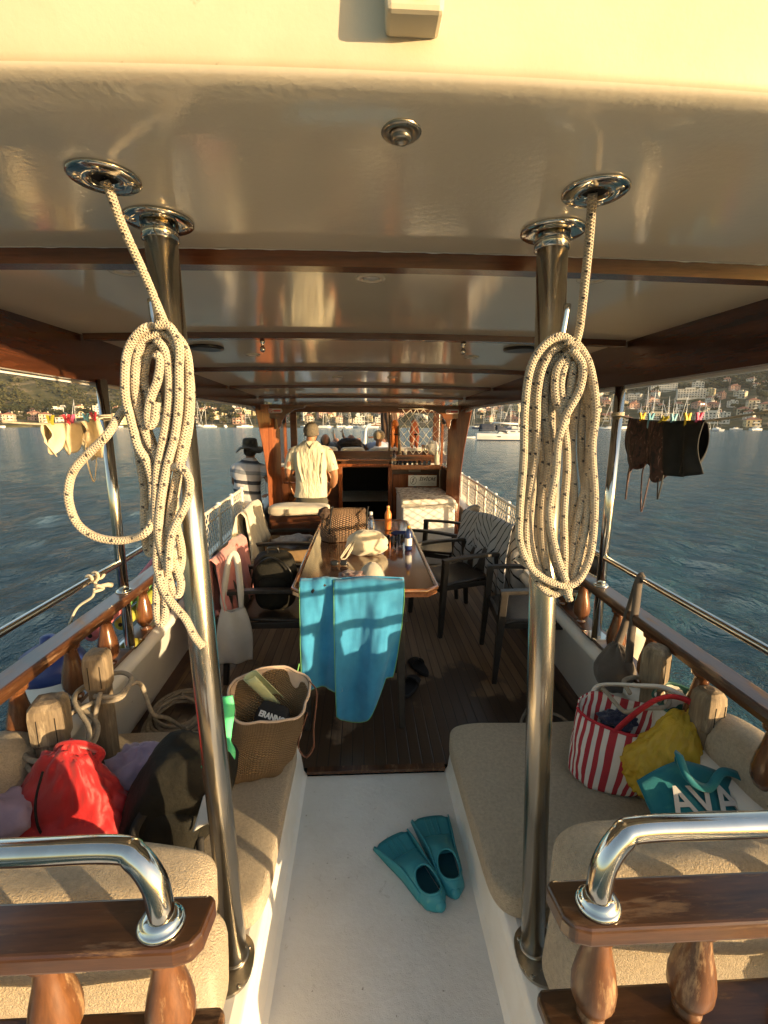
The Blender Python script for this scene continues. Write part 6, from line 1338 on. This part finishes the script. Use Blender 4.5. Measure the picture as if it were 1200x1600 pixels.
db = thing('drawstring_bag', (.03, 3.50, TZ), 'natural white drawstring bag lying in front of the crochet bag', 'bag'); m = MB()
m.ell((.035, 3.50, TZ + .075), (.165, .10, .085), Matrix.Rotation(.1, 3, 'Z'), 52, 30, 0, lambda q, d: V(q.x, q.y, max(-.07, q.z * (1 + .35 * max(0, d.z)))) * (1 + .12 * nz(d, 2.0, 5) + .08 * abs(nz(d, 5, 2))), .9); m.build('body', CAN, db)
for o_ in (0, .012): m = MB(); m.tube(smooth_path([V(-.07, 3.44, TZ + .13), V(-.10 - o_, 3.39, TZ + .09), V(-.145 - o_, 3.36, TZ + .03), V(-.165, 3.345, TZ + .008), V(-.13, 3.35, TZ + .007), V(-.10 + o_, 3.37, TZ + .06), V(-.06, 3.42, TZ + .12)], 6), .0045, 6); m.build('drawstring', CAN, db)
text_mesh('lettering', 'BEACH', .013, INK, db, (.0, 3.375, TZ + .055), (1, 0, .05), (0, .3, 1))
WB = pbr('clear_plastic', (.92, .94, .95), rough=.05, trans=1.0, ior=1.3)
bottle('water_bottle', (.075, 4.10, TZ), .036, .22, WB, pbr('clear_cap', (.6, .62, .62), rough=.3), 'clear plastic water bottle standing beside the crochet bag', band=None)
bottle('sunscreen', (.245, 4.32, TZ), .032, .235, ORG, ORG2, 'orange sunscreen bottle standing at the far end of the table', neck=.3)
bottle('sunscreen', (.47 - .05, 4.02, TZ + .028), .028, .19, NVY, YEL, 'navy sunscreen bottle lying on its side near the far table edge', rot=(PI / 2, 0, -1.9), neck=.28)
bottle('sunscreen', (.37, 3.60, TZ), .029, .20, NVY, YEL, 'navy sunscreen spray standing upright right of the drawstring bag', neck=.28, band=PW)
for x, y in ((.255, 3.66), (.315, 3.72), (.20, 3.72)):
    m = MB(); m.lathe([(.022, 0), (.030, .095), (.027, .095), (.020, .006)], (x, y, TZ), 18); tag(m.build('plastic_cup', WB), {.255: 'clear plastic cup nearest the upright navy sunscreen', .315: 'clear plastic cup behind the upright navy sunscreen', .20: 'clear plastic cup half hidden by the drawstring bag'}[x], 'cup')
sgl = thing('sunglasses', (-.17, 3.20, TZ), 'dark sunglasses folded on the table left of the cap', 'sunglasses')
for s in (-1, 1): m = MB(); m.ell((-.17 + s * .033, 3.19, TZ + .022), (.027, .008, .021), Matrix.Rotation(-.3, 3, 'X'), 18, 12, 0, None, .7); m.build('lens', MT['blackgloss'], sgl); m = MB(); m.tube(smooth_path([V(-.17 + s * .062, 3.195, TZ + .03), V(-.17 + s * .06, 3.26, TZ + .028), V(-.17 + s * .05, 3.32, TZ + .012)], 5), .0025, 6); m.build('temple', MT['blackgloss'], sgl)
m = MB(); m.tube(smooth_path([V(-.182, 3.185, TZ + .028), V(-.17, 3.183, TZ + .033), V(-.158, 3.185, TZ + .028)], 5), .0025, 6); m.build('bridge', MT['blackgloss'], sgl)
CAPM = cloth('pale_cap_cotton', (.42, .38, .31), (.36, .33, .27), 12, .4, 200)
cp = thing('baseball_cap', (.06, 2.86, TZ), 'pale grey baseball cap on the table above the blue towel', 'cap'); m = MB()
m.ell((.06, 2.88, TZ + .012), (.085, .098, .105), None, 30, 18, 0, lambda q, d: V(q.x, q.y, max(0, q.z)) * (1 + .04 * nz(d, 3, 3))); m.build('crown', CAPM, cp)
m = MB(); m.grid(lambda u, v: V(.06 + (u - .5) * .17 * (1 - .25 * v), 2.80 - .075 * v * math.sin(PI * (u * .8 + .1)), TZ + .014 + .012 * math.sin(PI * u)), 14, 6); m.build('visor', CAPM, cp, solid=.004); m = MB(); m.ell((.06, 2.88, TZ + .117), (.008, .008, .004), u=10, v=6); m.build('button', CAPM, cp)
m = MB(); crumple(m, (-.06, 2.83, TZ + .035), (.09, .06, .035), 41, 0, .5); tag(m.build('bandana', cloth('dark_red_print', (.10, .02, .025), (.28, .24, .22), 40)), 'dark red patterned bandana crumpled beside the grey cap', 'scarf')
m = MB(); m.ell((1.33, 2.78, .66), (.025, .025, .03), u=18, v=12); tag(m.build('paddle_ball', pbr('sky_blue_rubber', (.10, .45, .62), rough=.5)), 'small light blue ball stuck by the right balusters', 'ball')
# ================================================================ PEOPLE
SKIN = pbr('tanned_skin', (.42, .205, .115), (.35, .16, .085), 9, .55, sss=.12); SKIN2 = pbr('dark_tan_skin', (.26, .125, .07), (.21, .10, .055), 9, .55, sss=.12)
def limb(m, pts, rad, seg=14): m.tube(smooth_path(pts, 5), [interp([(i / (len(rad) - 1), r) for i, r in enumerate(rad)], k / (len(smooth_path(pts, 5)) - 1)) for k in range(len(smooth_path(pts, 5)))], seg)
def hand(m, w_, d, n, side_=1, curl=.5):
    """palm, four unequal bent fingers and a thumb from the side of the palm; d = pointing, n = palm normal"""
    d = d.normalized(); n = (n - d * n.dot(d)).normalized(); s = d.cross(n) * side_
    rot = Matrix((s, d, n)).transposed(); m.ell(w_ + d * .045, (.040, .052, .016), rot, 14, 10)
    for k_, (o_, L) in enumerate(((-.029, .072), (-.010, .080), (.010, .075), (.028, .060))):
        b0 = w_ + d * .082 + s * o_; p1 = b0 + (d * math.cos(curl * .6) + n * math.sin(curl * .6)) * L * .45; p2 = p1 + (d * math.cos(curl * 1.5) + n * math.sin(curl * 1.5)) * L * .32; p3 = p2 + (d * math.cos(curl * 2.2) + n * math.sin(curl * 2.2)) * L * .25
        m.tube([b0 - d * .02, b0, p1, p2, p3], [.009, .009, .0085, .008, .0065], 8)
    t0 = w_ + d * .028 - s * .034; m.tube([t0 + s * .012, t0, t0 - s * .022 + d * .024 + n * .010, t0 - s * .026 + d * .050 + n * .022], [.011, .0115, .010, .008], 8)
def head_(m, c, fwd, up=V(0, 0, 1), r=1.0):
    fwd = fwd.normalized(); up = (up - fwd * up.dot(fwd)).normalized(); s = fwd.cross(up); rot = Matrix((s, fwd, up)).transposed(); A = lambda x, y, z: c + rot @ V(x * r, y * r, z * r)
    m.ell(c + rot @ V(0, -.005, .02), (.074 * r, .094 * r, .098 * r), rot, 24, 18); m.ell(A(0, .022, -.045), (.056 * r, .066 * r, .066 * r), rot, 20, 14)
    m.ell(A(0, .092, -.018), (.012 * r, .018 * r, .024 * r), rot, 10, 8); m.ell(A(0, .078, -.062), (.024 * r, .014 * r, .010 * r), rot, 10, 8); m.ell(A(0, .078, .022), (.05 * r, .014 * r, .010 * r), rot, 12, 8)
    for q in (-1, 1):
        m.ell(A(q * .077, -.008, -.008), (.010 * r, .020 * r, .031 * r), rot, 10, 8)
    return rot, A
EYEM = pbr('eye_dark', (.03, .02, .015), rough=.2)
def eyes(A, r, par):
    m = MB()
    for q in (-1, 1): m.ell(A(q * .031, .087, .004), (.011, .008, .007), None, 8, 6)
    m.build('eyes', EYEM, par)
# ---- the helmsman
hm_ = thing('person', (-.61, 5.5, 0), 'grey haired person in a cream T-shirt standing at the helm, seen from behind', 'person')
B0 = V(-.61, 5.5, 0); fw = V(.12, 1, 0).normalized()
m = MB()
m.ell(B0 + V(0, 0, .93), (.165, .115, .13), u=22, v=14); m.ell(B0 + V(0, 0, 1.12), (.155, .105, .16), u=22, v=14); m.ell(B0 + V(0, .0, 1.34), (.19, .115, .17), u=22, v=14)
limb(m, [B0 + V(-.16, 0, 1.435), B0 + V(0, 0, 1.45), B0 + V(.16, 0, 1.435)], [.045, .055, .045]); limb(m, [B0 + V(0, -.01, 1.46), B0 + V(.01, .02, 1.60)], [.062, .055])
rotH, A = head_(m, B0 + V(.015, .035, 1.645), fw)
limb(m, [B0 + V(-.195, 0, 1.445), B0 + V(-.265, -.02, 1.19), B0 + V(-.245, .20, 1.07), B0 + V(-.17, .38, 1.08)], [.056, .046, .038, .028]); hand(m, B0 + V(-.17, .38, 1.08), V(.25, 1, .1), V(.1, .1, -1), 1, .9)
limb(m, [B0 + V(.195, 0, 1.445), B0 + V(.275, -.02, 1.17), B0 + V(.235, .16, 1.0), B0 + V(.13, .32, 1.02)], [.056, .046, .038, .028]); hand(m, B0 + V(.13, .32, 1.02), V(-.3, 1, .2), V(-.1, .1, -1), -1, .9)
for s in (-1, 1): limb(m, [B0 + V(s * .09, 0, .92), B0 + V(s * .115, .02, .50), B0 + V(s * .12, -.02, .08)], [.085, .058, .036]); m.ell(B0 + V(s * .125, .05, .035), (.042, .12, .036), u=14, v=10)
m.build('body', SKIN, hm_, remesh=.0075); eyes(A, 1, hm_)
TS = pbr('cream_tshirt', (.60, .545, .41), (.52, .47, .35), 9, .92, bump=1, bs=14, bd=.05, st=(1, 1, .28), sheen=.2, spec=.1); SHORT = cloth('olive_grey_shorts', (.085, .08, .06), (.065, .06, .045), 9)
m = MB()
sack(m, [(B0 + V(-.01, -.005, .885), .195, .135, 0, 0), (B0 + V(0, 0, 1.0), .185, .130, 0, 0), (B0 + V(0, 0, 1.15), .182, .128, 0, 0), (B0 + V(0, 0, 1.32), .208, .135, 0, 0), (B0 + V(0, 0, 1.44), .20, .115, 0, 0), (B0 + V(0, 0, 1.505), .125, .095, 0, 0), (B0 + V(0, .005, 1.55), .078, .078, 0, 0)], 40, .85, .007, 2, freq=4)
m.add([m.v[-40 + i] for i in range(40)], [tuple(range(40))])
for s, e in ((-1, V(-.258, -.015, 1.215)), (1, V(.266, -.015, 1.20))): limb(m, [B0 + V(s * .12, 0, 1.435), B0 + V(s * .20, 0, 1.395), B0 + e], [.07, .072, .066])
for k_ in range(7):   # hanging folds across the back
    x = -.13 + k_ * .045; m.tube(smooth_path([B0 + V(x * 1.1, -.105, 1.42), B0 + V(x + .012 * math.sin(k_ * 2), -.122, 1.25), B0 + V(x * .8 + .02, -.118, 1.05)], 5), [.006, .014, .017, .018, .017, .015, .014, .011, .009, .007, .004], 8)
m.build('t_shirt', TS, hm_, remesh=.008, smoothit=3)
m = MB(); sack(m, [(B0 + V(0, 0, .74), .19, .14, 0, 0), (B0 + V(0, 0, .85), .185, .135, 0, 0), (B0 + V(0, 0, .96), .172, .122, 0, 0)], 32, .85, .004, 5); m.add([m.v[-32 + i] for i in range(32)], [tuple(range(32))])
for s in (-1, 1): limb(m, [B0 + V(s * .095, 0, .84), B0 + V(s * .115, .01, .56)], [.10, .092])
m.build('shorts', SHORT, hm_, remesh=.009)
HAIR = pbr('grey_hair', (.20, .165, .12), (.075, .06, .042), 70, .8, bump=.8, bs=160, bd=.006)
def hair_cap(c, rot, r, fn, mat, par, name='hair', u=36, v=24):
    m = MB(); m.ell(c, r, rot, u, v, 0, fn); return m.build(name, mat, par)
hair_cap(B0 + V(.012, .020, 1.658), rotH, (.090, .106, .108), lambda q, d: (q * (1 + .07 * nz(d, 7, 3))) if (d.z > .15 or d.y < .12) and d.z > -.55 else q * .82, HAIR, hm_)
m = MB(); m.tube(smooth_path([B0 + V(.085, .03, 1.64), B0 + V(.07, -.03, 1.56), B0 + V(.02, -.105, 1.50), B0 + V(-.0, -.118, 1.46)], 6), .0035, 6); m.tube(smooth_path([B0 + V(-.07, .03, 1.64), B0 + V(-.06, -.04, 1.56), B0 + V(-.02, -.10, 1.51), B0 + V(-.0, -.118, 1.46)], 6), .0035, 6); m.build('spectacle_cord', MT['black'], hm_)
for s in (-1, 1): m = MB(); m.ell(B0 + V(s * .125, .06, .02), (.048, .13, .02), u=16, v=10); m.build('shoe', MT['black'], hm_)
# ---- bystander in hat, on the side deck
hp_ = thing('person', (-1.43, 5.92, 0), 'person in dark sun hat and striped polo shirt leaning on the left pillar', 'person')
B0 = V(-1.43, 5.92, 0); m = MB(); lean = V(.02, .02, 0)
m.ell(B0 + V(-.03, -.02, .78), (.15, .12, .12), u=22, v=14); m.ell(B0 + V(-.04, 0, .95), (.145, .105, .15), u=22, v=14); m.ell(B0 + V(-.03, .01, 1.14), (.165, .11, .14), u=22, v=14)
limb(m, [B0 + V(-.15, .02, 1.20), B0 + V(-.02, .015, 1.215), B0 + V(.11, .03, 1.19)], [.042, .05, .042]); limb(m, [B0 + V(-.01, .01, 1.24), B0 + V(.0, .03, 1.36)], [.052, .046])
rotH, A = head_(m, B0 + V(.01, .045, 1.405), V(-.25, 1, .05))
limb(m, [B0 + V(.14, .03, 1.20), B0 + V(.235, .0, 1.03), B0 + V(.33, -.02, .93), B0 + V(.29, -.10, .86)], [.05, .042, .036, .027]); hand(m, B0 + V(.29, -.10, .86), V(-.5, -.6, .1), V(.1, .3, -1), 1, .5)
limb(m, [B0 + V(-.18, .03, 1.20), B0 + V(-.22, .10, .98), B0 + V(-.16, .28, .93)], [.048, .04, .028]); hand(m, B0 + V(-.16, .28, .93), V(.2, 1, 0), V(0, .1, -1), 1, .6)
for s, kx in ((-1, -.02), (1, .03)): limb(m, [B0 + V(s * .085 - .03, -.02, .76), B0 + V(s * .095 + kx, -.06, .42), B0 + V(s * .10 + kx, .02, .07)], [.082, .056, .034]); m.ell(B0 + V(s * .10 + kx, .07, .035), (.040, .115, .034), u=14, v=10)
m.build('body', SKIN2, hp_, remesh=.0075); eyes(A, 1, hp_)
m_, nt, b = new_mat('striped_polo'); k = NB(nt); sp = k.n('SeparateXYZ', Vector=k.obj()); n1 = k.n('TexNoise', Vector=k.obj(), Scale=9.0)
z = k.math('ADD', k.math('ADD', sp.outputs['Z'], k.math('MULTIPLY', sp.outputs['X'], .12)), k.math('MULTIPLY', n1.outputs[0], .02)); fr = k.math('FRACT', k.math('MULTIPLY', z, 8.0))
alt = k.math('GREATER_THAN', k.math('FRACT', k.math('MULTIPLY', z, 2.66)), .36)
k.link(k.mix(k.math('LESS_THAN', fr, .38), (.45, .43, .43), k.mix(alt, (.22, .23, .25), (.035, .04, .055))), b.inputs['Base Color']); b.inputs['Roughness'].default_value = .9
m = MB(); sack(m, [(B0 + V(-.04, -.02, .765), .172, .14, 0, 0), (B0 + V(-.045, -.01, .86), .17, .135, 0, 0), (B0 + V(-.04, 0, 1.0), .165, .128, 0, 0), (B0 + V(-.03, .01, 1.14), .178, .126, 0, 0), (B0 + V(-.02, .015, 1.225), .168, .105, 0, 0), (B0 + V(-.01, .02, 1.285), .10, .085, 0, 0), (B0 + V(-.004, .026, 1.32), .068, .068, 0, 0)], 36, .85, .006, 9, freq=4); m.add([m.v[-36 + i] for i in range(36)], [tuple(range(36))])
for s, e in ((1, V(.205, .012, 1.09)), (-1, V(-.21, .06, 1.08))): limb(m, [B0 + V(s * .09 - .02, .02, 1.20), B0 + V(s * .16 - .02, .025, 1.175), B0 + e], [.06, .07, .066])
m.build('polo_shirt', m_, hp_, remesh=.008, smoothit=3)
m = MB(); sack(m, [(B0 + V(-.035, -.03, .60), .165, .135, 0, 0), (B0 + V(-.035, -.025, .72), .168, .138, 0, 0), (B0 + V(-.035, -.02, .82), .155, .122, 0, 0)], 32, .85, .006, 4); m.add([m.v[-32 + i] for i in range(32)], [tuple(range(32))])
for s in (-1, 1): limb(m, [B0 + V(s * .085 - .03, -.02, .72), B0 + V(s * .10, -.055, .43)], [.098, .088])
m.build('shorts', cloth('grey_shorts', (.22, .19, .17), (.18, .155, .14), 9), hp_, remesh=.009)
HATM = cloth('dark_hat', (.022, .02, .016), (.07, .06, .04), 16, .4, 120); m = MB(); c = B0 + V(.008, .04, 1.455)
m.lathe([(.175, -.045), (.165, -.028), (.12, -.008), (.095, 0), (.092, .05), (.084, .095), (.06, .112), (.001, .115)], c, 32, caps=False); m.v = [p + V(0, 0, .03 * math.sin(3 * math.atan2(p.y - c.y, p.x - c.x) + .5) * max(0, (math.hypot(p.x - c.x, p.y - c.y) - .09) / .085)) for p in m.v]; m.build('sun_hat', HATM, hp_, solid=.004)
hair_cap(B0 + V(.005, .03, 1.40), rotH, (.08, .09, .075), lambda q, d: q if d.y < .3 else q * .7, pbr('dark_hair', (.03, .02, .014), (.015, .01, .008), 60, .7, bump=.6, bs=150), hp_)
for s, kx in ((-1, -.02), (1, .03)): m = MB(); m.ell(B0 + V(s * .10 + kx, .075, .022), (.045, .125, .022), u=16, v=10); m.build('shoe', MT['black'], hp_)
# ---- three people lying on the coach roof, heads towards the windscreen
def lying(x, hz, shirt, lab, headm, arm=None, hair=None, y=7.86, phone=False, hl=0):
    t = thing('person', (x, y, 1.17), lab, 'person'); H = V(x, y, hz); m = MB()
    m.ell(V(x, y + .36, 1.30), (.18, .22, .11), Matrix.Rotation(-.25, 3, 'X'), 20, 14); m.ell(V(x, y + .72, 1.26), (.15, .20, .09), None, 20, 14)
    limb(m, [V(x, y + .2, 1.37), H + V(0, .05, -.05)], [.055, .05]); rot, A = head_(m, H, V(0, .72, .7), V(0, -.7, .72))
    for s in (-1, 1): limb(m, [V(x + s * .09, y + .8, 1.27), V(x + s * .11, y + 1.2, 1.32 + .1 * (s > 0)), V(x + s * .11, y + 1.6, 1.21)], [.085, .06, .038]); m.ell(V(x + s * .11, y + 1.66, 1.27), (.04, .05, .10), None, 12, 8)
    if arm:
        limb(m, [V(x + .17, y + .25, 1.37)] + arm, [.05, .042, .028]); hand(m, arm[-1], V(-.1, .1, 1), V(-1, -.2, 0), 1, .8)
        limb(m, [V(x - .17, y + .25, 1.36), V(x - .24, y + .45, 1.28), V(x - .15, y + .68, 1.34)], [.05, .04, .028]); hand(m, V(x - .15, y + .68, 1.34), V(.8, .4, 0), V(0, 0, -1), 1, .4)
    else:
        for s in (-1, 1): limb(m, [V(x + s * .17, y + .25, 1.36), V(x + s * .24, y + .48, 1.28), V(x + s * .12, y + .70, 1.35)], [.05, .04, .028]); hand(m, V(x + s * .12, y + .70, 1.35), V(-s, .3, 0), V(0, 0, -1), s, .4)
    m.build('body', SKIN2, t, remesh=.009); eyes(A, 1, t)
    m = MB(); m.ell(V(x, y + .36, 1.31), (.20, .245, .13), Matrix.Rotation(-.25, 3, 'X'), 28, 18, 0, lambda q, d: q * (1 + .06 * nz(d, 3, 2))); m.ell(V(x, y + .68, 1.265), (.17, .2, .108), None, 24, 14)
    for s in (-1, 1): limb(m, [V(x + s * .12, y + .25, 1.37), V(x + s * .20, y + .36, 1.34)], [.07, .066])
    m.build('shirt', shirt, t, remesh=.011)
    if hair: hair(H, rot, t)
    if phone: m = MB(); m.box(arm[-1] + V(-.02, -.02, .09), (.012, .075, .14), Matrix.Rotation(.2, 3, 'Z')); o = m.build('mobile_phone', MT['blackgloss'], None, bevel=.004); tag(o, 'black mobile phone held up by the ' + phone, 'phone')
    return t
DHAIR = bpy.data.materials['dark_hair']; GSH = cloth('grey_tee', (.14, .135, .13), (.11, .105, .10), 8); LBL = cloth('light_blue_tee', (.36, .38, .46), (.30, .32, .40), 8); BLT = cloth('black_tee', (.03, .025, .025), (.05, .04, .04), 8)
def long_hair(H, rot, t):
    m = MB(); m.ell(H + V(-.02, -.06, -.03), (.20, .12, .085), None, 48, 26, 0, lambda q, d: q * (1 + .16 * nz(d, 3, 4) + .05 * math.sin(26 * math.atan2(d.z, d.x) + 5 * d.y))); m.build('hair', DHAIR, t)
def short_hair(H, rot, t): hair_cap(H + V(0, -.01, .0), rot, (.082, .088, .10), lambda q, d: q * (1 + .05 * nz(d, 6, 1)) if d.y < .25 else q * .8, DHAIR, t)
def tan_cap(H, rot, t):
    m = MB(); m.ell(H + V(0, -.02, .035), (.096, .105, .098), None, 26, 16, 0, lambda q, d: V(q.x, q.y, max(-.055, q.z))); m.grid(lambda u, v: H + V((u - .5) * .16, .06 + .08 * v * math.sin(PI * (u * .8 + .1)), .05 + .04 * v), 12, 6); m.build('cap', cloth('tan_cap', (.34, .25, .14), (.28, .20, .11), 20), t, solid=.004)
p = at(523, 680, y=8.25); lying(-.62, 1.47, GSH, 'person in grey T-shirt lying left on the coach roof, one hand holding up a phone', None, [V(-.42, 8.15, 1.40), V(p.x, 8.25, p.z - .07)], short_hair, phone='person in grey on the coach roof')
p = at(537, 680, y=8.2); lying(-.19, 1.46, BLT, 'dark long haired person lying in the middle of the coach roof', None, [V(-.20, 8.25, 1.44), V(p.x, 8.2, p.z - .05)], long_hair, phone='long haired person on the coach roof')
p = at(592, 684, y=7.86); lying(p.x, p.z, LBL, 'person in tan cap and light blue T-shirt lying right on the coach roof', None, None, tan_cap)
# brown gathered sail stowed round the mast
m = MB(); p = at(612, 690, y=9.5); c = V(p.x, 9.5, 1.16)
m.grid(lambda u, v: (lambda a, r: c + V(math.cos(a) * r - .10 * v, math.sin(a) * r, 1.25 * v))(2 * PI * u, (.19 - .07 * v) * (1 + .13 * math.sin(11 * 2 * PI * u + 5 * v) + .22 * nz((math.cos(2 * PI * u) * 1.2, math.sin(2 * PI * u) * 1.2, v * 3), 1.6))), 60, 24, cu=True)
tag(m.build('stowed_sail', cloth('brown_sailcloth', (.085, .05, .03), (.05, .028, .017), 9, .5, 60), origin=c), 'brown gathered sail bundled round the mast ahead of the windscreen', 'sail')
# ================================================================ SEA AIR
m = MB(); m.bx(-2600, 2600, -400, 3300, ZS - 6, 460)
hz, nt, b = new_mat('sea_haze'); nt.nodes.remove(b); pv = nt.nodes.new('ShaderNodeVolumePrincipled'); pv.inputs['Density'].default_value = .00011; pv.inputs['Color'].default_value = (.86, .88, .9, 1); pv.inputs['Anisotropy'].default_value = .1
nt.links.new(pv.outputs[0], nt.nodes['Material Output'].inputs['Volume'])
tag(m.build('haze', hz, origin=(0, 0, ZS)), 'thin evening haze over the bay', kind='stuff', cat='haze')
